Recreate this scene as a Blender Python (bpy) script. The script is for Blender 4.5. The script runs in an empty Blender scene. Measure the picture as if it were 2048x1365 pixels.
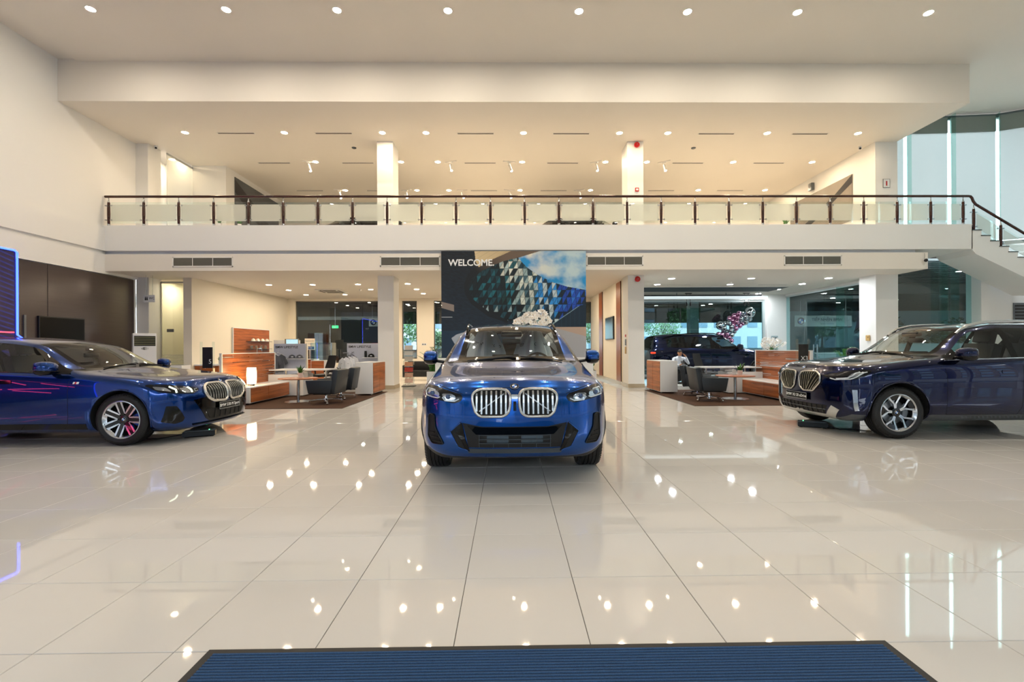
import bpy, bmesh, math, random
from mathutils import Vector, Matrix, noise
from mathutils.bvhtree import BVHTree
random.seed(7)
PI = math.pi
SC = bpy.context.scene
COL = SC.collection

# ------------------------------------------------------------ camera
F_PX = 918.0
cam_d = bpy.data.cameras.new('camera')
cam_d.sensor_fit = 'HORIZONTAL'
cam_d.sensor_width = 36.0
cam_d.lens = 36.0 * F_PX / 2048.0
cam_d.shift_x = -(1030.0 - 1024.0) / 2048.0
cam_d.shift_y = (695.0 - 682.5) / 2048.0
cam_d.clip_start, cam_d.clip_end = 0.05, 300
cam = bpy.data.objects.new('camera', cam_d)
COL.objects.link(cam)
_yaw, _roll = math.atan(12.4 / F_PX), 0.0051
_f = Vector((math.sin(_yaw), math.cos(_yaw), 0))
_r0 = Vector((math.cos(_yaw), -math.sin(_yaw), 0))
_r = _r0 * math.cos(_roll) - Vector((0, 0, 1)) * math.sin(_roll)
_u = Vector((0, 0, 1)) * math.cos(_roll) + _r0 * math.sin(_roll)
cam.matrix_world = Matrix(((_r.x, _u.x, -_f.x, 0), (_r.y, _u.y, -_f.y, 0), (_r.z, _u.z, -_f.z, 1.305), (0, 0, 0, 1)))
SC.camera = cam

# ------------------------------------------------------------ world, exposure
W = bpy.data.worlds.new('overcast_sky')
SC.world = W
W.use_nodes = True
_bg = W.node_tree.nodes['Background']
_bg.inputs[0].default_value = (0.80, 0.90, 1.0, 1)
_bg.inputs[1].default_value = 7.0
SC.view_settings.view_transform = 'Standard'
SC.view_settings.look = 'None'
SC.view_settings.exposure = 0.42
SC.view_settings.gamma = 1.0
SC.view_settings.use_curve_mapping = False
SC.cycles.max_bounces = 8
SC.cycles.diffuse_bounces = 4
SC.cycles.glossy_bounces = 5
SC.cycles.transmission_bounces = 6
SC.cycles.transparent_max_bounces = 14
SC.cycles.sample_clamp_indirect = 6.0
SC.cycles.caustics_reflective = False
SC.cycles.caustics_refractive = False
LAMP_MAIN, LAMP_MEZZ, LAMP_LOW = 560.0, 370.0, 330.0     # radiance of the downlight lenses
WARM, WARMM, WARM2, COOL = (1.0, 0.89, 0.73), (1.0, 0.77, 0.51), (1.0, 0.82, 0.60), (0.92, 0.97, 1.0)

# ------------------------------------------------------------ helpers
def hexc(h):
    h = h.lstrip('#')
    c = [int(h[i:i + 2], 16) / 255 for i in (0, 2, 4)]
    return tuple(x / 12.92 if x <= .04045 else ((x + .055) / 1.055) ** 2.4 for x in c)

MATS = {}
def M(name, col=(.8, .8, .8), rough=.5, metal=0, coat=0, emis=None, es=0, spec=.5, var=.04, scale=8, bump=0, bscale=60, trans=0, alpha=1, sheen=0):
    """principled material with a little procedural colour variation and relief"""
    if name in MATS: return MATS[name]
    if isinstance(col, str): col = hexc(col)
    m = bpy.data.materials.new(name); m.use_nodes = True
    nt = m.node_tree; n = nt.nodes; b = n['Principled BSDF']
    b.inputs['Base Color'].default_value = (*col, 1)
    b.inputs['Roughness'].default_value = rough
    b.inputs['Metallic'].default_value = metal
    b.inputs['Specular IOR Level'].default_value = spec
    b.inputs['Coat Weight'].default_value = coat
    b.inputs['Coat Roughness'].default_value = .02
    b.inputs['Transmission Weight'].default_value = trans
    b.inputs['Sheen Weight'].default_value = sheen
    b.inputs['Alpha'].default_value = alpha
    if emis is not None:
        if isinstance(emis, str): emis = hexc(emis)
        b.inputs['Emission Color'].default_value = (*emis, 1)
        b.inputs['Emission Strength'].default_value = es
    if var or bump:
        tc = n.new('ShaderNodeTexCoord')
    if var:
        nz = n.new('ShaderNodeTexNoise'); nz.inputs['Scale'].default_value = scale; nz.inputs['Detail'].default_value = 3
        rmp = n.new('ShaderNodeMixRGB'); rmp.inputs[1].default_value = (*[c * (1 - var) for c in col], 1)
        rmp.inputs[2].default_value = (*[min(1, c * (1 + var)) for c in col], 1)
        nt.links.new(tc.outputs['Object'], nz.inputs['Vector']); nt.links.new(nz.outputs['Fac'], rmp.inputs[0])
        nt.links.new(rmp.outputs[0], b.inputs['Base Color'])
    if bump:
        nb = n.new('ShaderNodeTexNoise'); nb.inputs['Scale'].default_value = bscale; nb.inputs['Detail'].default_value = 2
        bp = n.new('ShaderNodeBump'); bp.inputs['Strength'].default_value = bump; bp.inputs['Distance'].default_value = .01
        nt.links.new(tc.outputs['Object'], nb.inputs['Vector']); nt.links.new(nb.outputs['Fac'], bp.inputs['Height'])
        nt.links.new(bp.outputs[0], b.inputs['Normal'])
    MATS[name] = m
    return m

def glass_mat(name, tint=(.9, .96, .95), haze=0.0, hazecol=(.85, .9, .88), refl=1.0, rough=0.0, ior=1.5):
    """thin architectural glazing: tinted clear pass + fresnel mirror (+ a frosted share)"""
    m = bpy.data.materials.new(name); m.use_nodes = True
    nt = m.node_tree; n = nt.nodes; n.clear()
    out = n.new('ShaderNodeOutputMaterial')
    tr = n.new('ShaderNodeBsdfTransparent'); tr.inputs[0].default_value = (*tint, 1)
    gl = n.new('ShaderNodeBsdfGlossy'); gl.inputs['Color'].default_value = (refl, refl, refl, 1); gl.inputs['Roughness'].default_value = rough
    lw = n.new('ShaderNodeLayerWeight'); lw.inputs[0].default_value = .5       # symmetric Schlick term: works on both faces of a pane
    pw = n.new('ShaderNodeMath'); pw.operation = 'POWER'; pw.inputs[1].default_value = 5
    f0 = ((ior - 1) / (ior + 1)) ** 2
    fr = n.new('ShaderNodeMath'); fr.operation = 'MULTIPLY_ADD'; fr.inputs[1].default_value = 1 - f0; fr.inputs[2].default_value = f0
    mx = n.new('ShaderNodeMixShader')
    nt.links.new(lw.outputs['Facing'], pw.inputs[0]); nt.links.new(pw.outputs[0], fr.inputs[0]); nt.links.new(fr.outputs[0], mx.inputs[0])
    base = tr
    if haze > 0:
        df = n.new('ShaderNodeBsdfDiffuse'); df.inputs[0].default_value = (*hazecol, 1)
        tl = n.new('ShaderNodeBsdfTranslucent'); tl.inputs[0].default_value = (*hazecol, 1)
        a = n.new('ShaderNodeMixShader'); a.inputs[0].default_value = .5
        nt.links.new(df.outputs[0], a.inputs[1]); nt.links.new(tl.outputs[0], a.inputs[2])
        h = n.new('ShaderNodeMixShader'); h.inputs[0].default_value = haze
        nt.links.new(tr.outputs[0], h.inputs[1]); nt.links.new(a.outputs[0], h.inputs[2])
        base = h
    nt.links.new(base.outputs[0], mx.inputs[1]); nt.links.new(gl.outputs[0], mx.inputs[2])
    nt.links.new(mx.outputs[0], out.inputs[0])
    MATS[name] = m
    return m

def wood_mat(name, c1, c2, axis='Z', scale=9.0, rough=.35):
    m = bpy.data.materials.new(name); m.use_nodes = True
    nt = m.node_tree; n = nt.nodes; b = n['Principled BSDF']
    tc = n.new('ShaderNodeTexCoord'); mp = n.new('ShaderNodeMapping')
    s = {'X': (2, 30, 30), 'Y': (30, 2, 30), 'Z': (30, 30, 2), 'H': (1.2, 1.2, 22)}[axis]
    mp.inputs['Scale'].default_value = s
    nz = n.new('ShaderNodeTexNoise'); nz.inputs['Scale'].default_value = scale / 9; nz.inputs['Detail'].default_value = 6; nz.inputs['Distortion'].default_value = .6
    cr = n.new('ShaderNodeValToRGB'); e = cr.color_ramp.elements
    e[0].position = .3; e[0].color = (*hexc(c1), 1); e[1].position = .72; e[1].color = (*hexc(c2), 1)
    for a, bb in ((tc.outputs['Object'], mp.inputs[0]), (mp.outputs[0], nz.inputs[0]), (nz.outputs['Fac'], cr.inputs[0]), (cr.outputs[0], b.inputs['Base Color'])):
        nt.links.new(a, bb)
    b.inputs['Roughness'].default_value = rough
    MATS[name] = m
    return m

class MB:
    def __init__(s): s.v = []; s.f = []; s.m = []; s.mi = 0
    def add(s, vs, fs):
        o = len(s.v); s.v += [tuple(v) for v in vs]
        for f in fs: s.f.append(tuple(i + o for i in f)); s.m.append(s.mi)
        return s
    def box(s, x0, x1, y0, y1, z0, z1, mat=None):
        vs = [(x, y, z) for z in (z0, z1) for y in (y0, y1) for x in (x0, x1)]
        if mat is not None: vs = [mat @ Vector(v) for v in vs]
        return s.add(vs, [(0, 2, 3, 1), (4, 5, 7, 6), (0, 1, 5, 4), (2, 6, 7, 3), (0, 4, 6, 2), (1, 3, 7, 5)])
    def bar(s, a, b, w, h, up=(0, 0, 1)):
        a = Vector(a); b = Vector(b); d = (b - a).normalized(); u = Vector(up)
        r = d.cross(u)
        if r.length < 1e-4: r = d.cross(Vector((1, 0, 0)))
        r.normalize(); u = r.cross(d).normalized()
        vs = [p + r * (i * w / 2) + u * (j * h / 2) for p in (a, b) for i, j in ((-1, -1), (1, -1), (1, 1), (-1, 1))]
        return s.add(vs, [(3, 2, 1, 0), (4, 5, 6, 7), (0, 1, 5, 4), (1, 2, 6, 5), (2, 3, 7, 6), (3, 0, 4, 7)])
    def cyl(s, a, b, r, r2=None, n=16, caps=True):
        a = Vector(a); b = Vector(b); r2 = r if r2 is None else r2
        d = (b - a).normalized(); x = d.orthogonal().normalized(); y = d.cross(x)
        vs = [p + (x * math.cos(2 * PI * i / n) + y * math.sin(2 * PI * i / n)) * rr for p, rr in ((a, r), (b, r2)) for i in range(n)]
        fs = [(i, (i + 1) % n, n + (i + 1) % n, n + i) for i in range(n)]
        if caps: fs += [tuple(range(n - 1, -1, -1)), tuple(range(n, 2 * n))]
        return s.add(vs, fs)
    def lathe(s, prof, n=24, mat=None, closed=False):
        """prof: (r, z) pairs around local z"""
        vs = []; k = len(prof)
        for i in range(n):
            c, q = math.cos(2 * PI * i / n), math.sin(2 * PI * i / n)
            vs += [Vector((r * c, r * q, z)) for r, z in prof]
        if mat is not None: vs = [mat @ v for v in vs]
        fs = []
        for i in range(n):
            j = (i + 1) % n
            for t in range(k if closed else k - 1):
                u = (t + 1) % k
                fs.append((i * k + t, j * k + t, j * k + u, i * k + u))
        return s.add(vs, fs)
    def tube(s, pts, r, n=8, closed=False, flat=None):
        pts = [Vector(p) for p in pts]; k = len(pts); vs = []
        rs = r if isinstance(r, (list, tuple)) else [r] * k
        prev = None
        for i, p in enumerate(pts):
            d = (pts[(i + 1) % k] - pts[i - 1]) if closed or 0 < i < k - 1 else (pts[1] - pts[0] if i == 0 else pts[-1] - pts[-2])
            d.normalize()
            x = d.orthogonal().normalized() if prev is None else (prev - d * prev.dot(d)).normalized()
            prev = x; y = d.cross(x)
            vs += [p + (x * math.cos(2 * PI * j / n) + y * math.sin(2 * PI * j / n)) * rs[i] for j in range(n)]
        fs = []
        for i in range(k if closed else k - 1):
            a, b = i * n, ((i + 1) % k) * n
            fs += [(a + j, a + (j + 1) % n, b + (j + 1) % n, b + j) for j in range(n)]
        if not closed: fs += [tuple(range(n - 1, -1, -1)), tuple(range((k - 1) * n, k * n))]
        return s.add(vs, fs)
    def prism(s, poly, z0, z1, mat=None):
        k = len(poly)
        vs = [Vector((x, y, z)) for z in (z0, z1) for x, y in poly]
        if mat is not None: vs = [mat @ v for v in vs]
        return s.add(vs, [tuple(range(k - 1, -1, -1)), tuple(range(k, 2 * k))] + [(i, (i + 1) % k, k + (i + 1) % k, k + i) for i in range(k)])
    def sphere(s, c, r, n=16, m=10, sc=(1, 1, 1)):
        c = Vector(c); vs = [c + Vector((0, 0, -r * sc[2]))]
        for i in range(1, m):
            t = PI * i / m
            vs += [c + Vector((r * math.sin(t) * math.cos(2 * PI * j / n) * sc[0], r * math.sin(t) * math.sin(2 * PI * j / n) * sc[1], -r * math.cos(t) * sc[2])) for j in range(n)]
        vs.append(c + Vector((0, 0, r * sc[2]))); fs = []
        for j in range(n): fs.append((0, 1 + (j + 1) % n, 1 + j))
        for i in range(m - 2):
            a, b = 1 + i * n, 1 + (i + 1) * n
            fs += [(a + j, a + (j + 1) % n, b + (j + 1) % n, b + j) for j in range(n)]
        a = 1 + (m - 2) * n
        for j in range(n): fs.append((a + j, a + (j + 1) % n, len(vs) - 1))
        return s.add(vs, fs)
    def mesh(s, name, bevel=0, seg=1, mats=None, smooth=None, ang=35):
        me = bpy.data.meshes.new(name)
        me.from_pydata(s.v, [], s.f)
        for m in (mats or []): me.materials.append(m)
        if len(mats or []) > 1: me.polygons.foreach_set('material_index', s.m)
        bm = bmesh.new(); bm.from_mesh(me)
        bmesh.ops.recalc_face_normals(bm, faces=bm.faces)
        if bevel:
            es = [e for e in bm.edges if len(e.link_faces) == 2 and e.calc_face_angle(0) > .5]
            bmesh.ops.bevel(bm, geom=es, offset=bevel, segments=seg, affect='EDGES', clamp_overlap=True, profile=.5)
        if smooth is not False:
            lim = math.radians(ang)
            for f in bm.faces: f.smooth = True
            for e in bm.edges: e.smooth = not (len(e.link_faces) == 2 and e.calc_face_angle(0) > lim)
        bm.to_mesh(me); bm.free()
        return me
    def build(s, name, mat, parent=None, bevel=0, seg=1, smooth=None, ang=35):
        mats = mat if isinstance(mat, (list, tuple)) else [mat]
        return link(name, s.mesh(name, bevel, seg, mats, smooth, ang), parent)

def link(name, me, parent=None, loc=None, rot=None):
    o = bpy.data.objects.new(name, me); COL.objects.link(o)
    if parent is not None: o.parent = parent
    if loc is not None: o.location = loc
    if rot is not None: o.rotation_euler = rot
    return o
def tag(o, label=None, cat=None, group=None, kind=None):
    for k, v in (('label', label), ('category', cat), ('group', group), ('kind', kind)):
        if v: o[k] = v
    return o
def thing(name, label, cat, loc=(0, 0, 0), rz=0, group=None):
    o = bpy.data.objects.new(name, None); COL.objects.link(o)
    o.location = loc; o.rotation_euler = (0, 0, rz); o.empty_display_size = .1
    return tag(o, label, cat, group)
def copy_tree(o, parent=None):
    c = o.copy(); COL.objects.link(c); c.parent = parent
    for ch in o.children: copy_tree(ch, c)
    return c
def struct(name, mb, mat, label=None, bevel=0, parent=None, smooth=None):
    o = mb.build(name, mat, parent, bevel=bevel, smooth=smooth)
    if parent is None: tag(o, label, None, None, 'structure')
    return o
def text_mesh(name, body, size, mat, parent, loc, rot, depth=.002, align='CENTER', bold=0, squash=1):
    c = bpy.data.curves.new(name, 'FONT'); c.body = body; c.size = size; c.extrude = depth; c.align_x = align; c.align_y = 'CENTER'
    c.offset = bold; c.resolution_u = 3
    t = bpy.data.objects.new(name, c); COL.objects.link(t)
    bpy.context.view_layer.update()
    me = bpy.data.meshes.new_from_object(t.evaluated_get(bpy.context.evaluated_depsgraph_get()))
    bpy.data.objects.remove(t); bpy.data.curves.remove(c)
    me.materials.clear(); me.materials.append(mat)
    o = link(name, me, parent, loc, rot); o.scale = (squash, 1, 1)
    return o
# ------------------------------------------------------------ shared materials
WHITE = M('white_wall_paint', '#efeeeb', .55, var=.015, scale=1.2, bump=.02, bscale=40)
CEIL = M('white_ceiling_paint', '#ece5da', .6, var=.02, scale=.7)  # white ceiling tinted cream; the warm lamp tone is put into the colour
CREAM = M('cream_wall_paint', '#efe7d6', .55, var=.015, scale=1.1)
TILE = M('polished_cream_porcelain', '#d2cfca', .03, var=.02, scale=1.7, spec=.6)
GROUT = M('dark_grout', '#4a443c', .8)
SKIRT = M('beige_stone_skirting', '#b9aa92', .25, var=.05, scale=6)
BLACK = M('black_plastic', '#0b0b0c', .35)
RUBBER = M('black_rubber', '#121214', .6)
STEEL = M('brushed_steel', '#b9bcc0', .22, 1)
CHROME = M('polished_chrome', '#d8d8da', .07, 1)
WLAM = M('white_laminate', '#e6e8ea', .3, var=.01)
SILVER = M('satin_silver_paint', '#c4c7c8', .25, .9)
GREYM = M('grey_metal', '#6e7378', .35, .6)
REDP = M('red_plastic', '#c01618', .3)
PRINTBLACK = M('black_print', '#16181b', .6, var=0)
PRINTWHITE = M('white_print', '#f2f4f6', .5, var=0)
DARKWOOD = wood_mat('dark_handrail_wood', '#2a120b', '#4a2012', 'H', 12, .22)
TEAK = wood_mat('teak_veneer', '#7d3f16', '#c4713a', 'H', 7, .32)
TEAKV = wood_mat('teak_panel_upright', '#7a3a18', '#a65c2a', 'Z', 9, .35)
GLASS = glass_mat('clear_glazing', (.93, .97, .96))
GLASSG = glass_mat('green_edge_glass', (.78, .92, .89))
TEALGL = glass_mat('teal_tinted_glazing', (.70, .85, .86), refl=1.0, ior=1.6)
DARKGL = glass_mat('smoked_glazing', (.66, .70, .68), refl=1.0, ior=1.6)
FROST = glass_mat('frosted_rail_glass', (.96, .975, .95), .5, (.93, .93, .89))
ORD = ['first', 'second', 'third', 'fourth', 'fifth', 'sixth', 'seventh', 'eighth', 'ninth', 'tenth', 'eleventh', 'twelfth', 'thirteenth']

ZL, ZS, ZM, ZC = 3.58, 4.91, 7.83, 8.88       # soffit, upper floor, upper ceiling, main ceiling

# ------------------------------------------------------------ floor: one tile = one piece
fl = struct('floor', MB().box(-12.3, 19.2, -4.0, 21.3, -.2, -.006), GROUT, 'polished cream tiled showroom floor with thin dark joints')
g = .0016
def tile_faces(x0, y0, x1, y1):
    b = .0022
    vs = [(x0, y0, -.008), (x1, y0, -.008), (x1, y1, -.008), (x0, y1, -.008), (x0, y0, -b), (x1, y0, -b), (x1, y1, -b), (x0, y1, -b),
          (x0 + b, y0 + b, 0), (x1 - b, y0 + b, 0), (x1 - b, y1 - b, 0), (x0 + b, y1 - b, 0)]
    fs = [(8, 9, 10, 11)] + [(i, (i + 1) % 4, 4 + (i + 1) % 4, 4 + i) for i in range(4)] + [(4 + i, 4 + (i + 1) % 4, 8 + (i + 1) % 4, 8 + i) for i in range(4)]
    return vs, fs
tm = MB().add(*tile_faces(-.3 + g, -.3 + g, .3 - g, .3 - g)).mesh('tile', mats=[TILE], smooth=False)
cells = []
for i in range(-20, 33):
    for j in range(-10, 33):
        cx, cy = -.248 + .6 * i + .3, 1.995 + .6 * j + .3
        if cx - .3 < -12.3 or cx + .3 > 19.2 or cy + .3 > 21.3 or cy - .3 < -4: continue
        near = cy - .3
        vis = near > 1.0 and abs(cx - .1 * cy) - .3 < 1.13 * (cy + .3) + .1
        cells.append((cy if vis else 99 + cy * cy + cx * cx, cx, cy))
cells.sort()
rest = MB()
for k, (_, cx, cy) in enumerate(cells):
    if k < 300: link('tile', tm, fl, (cx, cy, 0))
    else: rest.add(*tile_faces(cx - .3 + g, cy - .3 + g, cx + .3 - g, cy + .3 - g))
tag(rest.build('distant_tiles', TILE, fl, smooth=False), kind='stuff')

# ------------------------------------------------------------ shell
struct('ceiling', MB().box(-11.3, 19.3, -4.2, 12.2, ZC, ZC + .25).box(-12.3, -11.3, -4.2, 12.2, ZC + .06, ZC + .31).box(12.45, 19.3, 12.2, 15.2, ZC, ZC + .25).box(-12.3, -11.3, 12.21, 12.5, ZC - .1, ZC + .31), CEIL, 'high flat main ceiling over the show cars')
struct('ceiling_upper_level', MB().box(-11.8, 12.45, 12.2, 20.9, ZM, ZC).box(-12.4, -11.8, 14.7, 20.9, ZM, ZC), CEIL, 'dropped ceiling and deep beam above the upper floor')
struct('wall_left', MB().box(-12.3, -11.8, -4, 14.7, ZS - .07, ZC + .3).box(-12.3, -11.72, -4, 14.7, 4.17, ZS - .07).box(-12.3, -11.80, -4, 14.7, 4.07, 4.17)
       .box(-12.3, -11.72, -4, 14.7, 3.5, 4.07).box(-12.3, -11.8, -4, 14.7, 0, 3.5), WHITE, 'tall plain white wall with a shadow groove on the left')
struct('trim_1', MB().box(-11.8, -11.4, 14.7, 15.25, 0, ZM), WHITE, 'white pilaster at the end of the left wall', bevel=.01)
# dark striated wall cladding, one panel each
DARKPAN = M('dark_taupe_cladding', '#4d4340', .22, var=.12, scale=3)
nt = DARKPAN.node_tree
_mp = nt.nodes.new('ShaderNodeMapping'); _mp.inputs['Scale'].default_value = (1, .35, 14)
_nz = next(x for x in nt.nodes if x.type == 'TEX_NOISE'); _tc = next(x for x in nt.nodes if x.type == 'TEX_COORD')
nt.links.new(_tc.outputs['Object'], _mp.inputs[0]); nt.links.new(_mp.outputs[0], _nz.inputs[0])
wp = thing('wall_cladding', 'dark taupe streaked panels covering the lower left wall', 'cladding', (-11.8, 0, 0))
for k in range(4):
    y1 = 14.55 - k * 2.7
    MB().box(0, .06, y1 - 2.69, y1, .02, 3.48).build('panel', DARKPAN, wp, bevel=.004)
# upper floor slab, recessed strip, lower fascia with soffit
struct('floor_upper_level', MB().box(-11.8, 13.84, 13.5, 20.9, 4.17, ZS), WHITE, 'white edge band of the upper floor slab')
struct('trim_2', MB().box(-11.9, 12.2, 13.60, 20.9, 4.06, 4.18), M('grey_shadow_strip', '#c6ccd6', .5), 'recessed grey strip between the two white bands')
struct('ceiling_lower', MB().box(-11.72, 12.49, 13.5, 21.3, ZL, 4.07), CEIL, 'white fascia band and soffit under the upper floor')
# columns
for nm, x0, x1, lb in (('trim_3', -4.13, -3.63, 'left free-standing square white column'), ('trim_4', 3.80, 4.31, 'right free-standing square white column beside the corridor'), ('trim_5', 11.77, 12.49, 'broad white column at the right end of the upper floor')):
    c = struct(nm, MB().box(x0, x1, 14.55, 15.25, 0, ZL).box(x0, x1, 14.55, 15.25, ZS, ZM), WHITE, lb)
    MB().box(x0 - .012, x1 + .012, 14.538, 15.26, 0, .12).build('skirting', SKIRT, c)
# rooms under the slab
struct('wall_partition', MB().box(-10.37, -10.11, 14.78, 21.2, 0, ZL), CREAM, 'cream partition wall running back beside the coffee bar')
struct('wall_back', MB().box(-10.11, -9.79, 21.2, 21.45, 0, ZL).box(-9.79, -5.2, 21.2, 21.45, 0, .62).box(-9.79, -5.2, 21.2, 21.45, 3.47, ZL).box(-5.2, -4.91, 21.2, 21.45, 0, ZL)
       .box(-4.91, -4.23, 21.2, 21.45, 0, .8).box(-4.91, -4.23, 21.2, 21.45, 3.47, ZL).box(-4.23, -3.45, 21.2, 21.45, 0, ZL).box(-3.45, -2.3, 21.2, 21.45, 0, .6).box(-3.45, -2.3, 21.2, 21.45, 3.47, ZL)
       .box(-2.3, 2.6, 21.2, 21.45, 0, ZL).box(2.6, 3.85, 21.2, 21.45, 3.4, ZL), CREAM, 'cream rear wall with tall window openings')
struct('wall_corridor', MB().box(3.83, 4.29, 15.25, 21.4, 0, ZL), CREAM, 'cream corridor wall behind the right column')
MB().box(3.80, 3.83, 15.26, 21.4, 0, .12).build('skirting', SKIRT, bpy.data.objects['wall_corridor'])
for n_, x0, x1, z0, z1, gm in ((1, -9.79, -5.2, .62, 3.47, DARKGL), (2, -4.91, -4.23, .8, 3.47, GLASS), (3, -3.45, -2.3, .6, 3.47, GLASS), (4, 2.6, 3.85, .05, 3.4, TEALGL)):
    w = struct('window_%d' % n_, MB().box(x0, x1, 21.29, 21.34, z0, z0 + .05).box(x0, x1, 21.29, 21.34, z1 - .04, z1).box(x0, x0 + .04, 21.29, 21.34, z0, z1).box(x1 - .04, x1, 21.29, 21.34, z0, z1), M('dark_window_frame', '#55524a', .4), ['wide dark window of the rear wall left of the column', 'narrow tall rear window beside the left column', 'tall rear window at the edge of the mural', 'glazed end of the corridor'][n_ - 1])
    k = 3 if n_ == 1 else 1
    for i in range(k):
        a, b = x0 + .04 + (x1 - x0 - .08) * i / k, x0 + .04 + (x1 - x0 - .08) * (i + 1) / k
        MB().box(a + .006, b - .006, 21.305, 21.317, z0 + .05, z1 - .04).build('pane', gm, w)
# left corridor behind a glass door
struct('wall_washroom', MB().box(-11.8, -11.6, 15.25, 19, 0, ZL).box(-11.6, -10.37, 18.9, 19.05, 0, ZL), M('pale_washroom_tile', '#e9e4cf', .3, var=.02), 'pale washroom corridor walls behind the glass door')
dr = struct('door_1', MB().box(-11.42, -11.38, 15.2, 15.24, 0, 3.5).box(-10.41, -10.37, 15.2, 15.24, 0, 3.5).box(-11.42, -10.37, 15.2, 15.24, 3.46, 3.52), SILVER, 'tall clear glass washroom door at far left')
MB().box(-11.37, -10.42, 15.213, 15.225, .02, 3.45).build('pane', GLASS, dr)
for k in range(6): MB().box(-11.36, -10.43, 15.208, 15.212, .78 + k * .06, .815 + k * .06).build('frosted_stripe', FROST, dr)
MB().cyl((-10.52, 15.16, .55), (-10.52, 15.16, 1.15), .016).bar((-10.52, 15.16, .65), (-10.52, 15.21, .65), .02, .02).bar((-10.52, 15.16, 1.05), (-10.52, 15.21, 1.05), .02, .02).build('pull_handle', STEEL, dr)
MB().box(-11.2, -10.98, 15.19, 15.21, 1.86, 1.96).build('lock_plate', GREYM, dr)
# right: glazed bay under the slab
fr = M('pale_aluminium_frame', '#c9d3d4', .3, .5)
w5 = struct('window_5', MB().box(4.29, 11.4, 20.27, 20.33, 3.28, 3.36).box(4.29, 11.4, 20.27, 20.33, 0, .06).box(11.3, 11.4, 20.25, 20.35, 0, 3.36), fr, 'long teal glass wall behind the parked dark car')
for k in range(5):
    a = 4.31 + k * 1.4
    MB().box(a, a + 1.385, 20.295, 20.31, .06, 3.28).build('pane', TEALGL, w5)
struct('wall_bay', MB().box(4.29, 11.5, 20.2, 20.4, 3.36, ZL).box(11.4, 12.45, 20.15, 20.5, 0, ZL), WHITE, 'white header and pier around the teal glass wall')
w6 = struct('window_6', MB().box(12.27, 12.33, 15.3, 20.15, 3.44, 3.5).box(12.27, 12.33, 15.3, 20.15, 0, .05), fr, 'receding teal glass wall with a glass door')
struct('wall_bay_side', MB().box(12.25, 12.35, 15.25, 20.2, 3.5, ZL), WHITE, 'white header strip over the receding glass wall')
for k in range(4):
    a = 15.3 + k * 1.2125
    MB().box(12.29, 12.305, a + .004, a + 1.206, .05, 3.44).build('pane', TEALGL, w6)
MB().box(11.98, 12.28, 16.62, 16.635, .02, 3.44).build('glass_fin', GLASSG, w6)
for yy in (18.0, 18.22): MB().cyl((12.2, yy, .75), (12.2, yy, 1.35), .018).bar((12.2, yy, .85), (12.29, yy, .85), .02, .02).bar((12.2, yy, 1.25), (12.29, yy, 1.25), .02, .02).build('pull_handle', STEEL, w6)
w7 = struct('window_7', MB().box(12.49, 15.35, 14.98, 15.04, 4.1, 4.17).box(12.49, 15.35, 14.98, 15.04, 0, .05), fr, 'dark teal glazing beneath the stair')
for k in range(2): MB().box(12.5 + k * 1.75, 12.5 + k * 1.75 + (1.74 if k == 0 else 1.08), 15.0, 15.015, .05, 4.1).build('pane', TEALGL, w7)
for xx in (14.25, 14.62): MB().box(xx, xx + .014, 14.7, 14.99, .02, 4.1).build('glass_fin', GLASSG, w7)
struct('wall_right', MB().box(15.35, 15.6, 14.7, 15.2, 0, 4.17).box(15.6, 18.9, 14.85, 15.1, 0, 4.6), WHITE, 'white wall below the stair at far right')
# upper level rear rooms
struct('wall_upper_back', MB().box(-12.3, 12.49, 20.65, 20.9, ZS, ZM), WHITE, 'bright back wall of the upper showroom')
struct('wall_upper_left', MB().box(-10.25, -10.05, 16.5, 20.65, ZS, ZM).box(-11.25, -10.25, 16.5, 16.7, ZS, ZM).box(-12.3, -12.1, 14.7, 20.65, ZS, ZM), WHITE, 'white wall block at the left of the upper floor')
struct('wall_upper_right', MB().box(11.8, 12.45, 15.25, 20.65, ZS, ZM), WHITE, 'white side wall at the right of the upper floor')
d2 = struct('door_2', MB().box(-11.25, -11.21, 15.27, 16.5, ZM - .12, ZM - .06), SILVER, 'frosted green glass screen on the upper floor at left')
MB().box(-11.24, -11.22, 15.27, 16.49, ZS, ZM - .12).build('pane', FROST, d2)

# ------------------------------------------------------------ curved curtain wall with shades
BLIND = bpy.data.materials.new('translucent_roller_shade'); BLIND.use_nodes = True
nt = BLIND.node_tree; nt.nodes.clear()
_o = nt.nodes.new('ShaderNodeOutputMaterial'); _a = nt.nodes.new('ShaderNodeBsdfTranslucent'); _b = nt.nodes.new('ShaderNodeBsdfDiffuse'); _x = nt.nodes.new('ShaderNodeMixShader')
_w = nt.nodes.new('ShaderNodeTexWave'); _w.inputs['Scale'].default_value = 60; _cr = nt.nodes.new('ShaderNodeMixRGB'); _cr.inputs[1].default_value = (.58, .59, .58, 1); _cr.inputs[2].default_value = (.64, .65, .64, 1)
_t = nt.nodes.new('ShaderNodeTexCoord'); nt.links.new(_t.outputs['Object'], _w.inputs[0]); nt.links.new(_w.outputs['Fac'], _cr.inputs[0])
nt.links.new(_cr.outputs[0], _a.inputs[0]); nt.links.new(_cr.outputs[0], _b.inputs[0]); _x.inputs[0].default_value = .38
nt.links.new(_a.outputs[0], _x.inputs[1]); nt.links.new(_b.outputs[0], _x.inputs[2]); nt.links.new(_x.outputs[0], _o.inputs[0])
CW = [(12.49, 15.02), (13.05, 15.0), (14.45, 14.93), (15.92, 14.80), (17.25, 14.15), (18.25, 13.0), (18.75, 11.4), (18.8, 9.6), (18.8, 7.8), (18.8, 6.0), (18.8, 4.2), (18.8, 2.4), (18.8, .6), (18.8, -1.2), (18.8, -4.0)]
cwf = MB()
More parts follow.
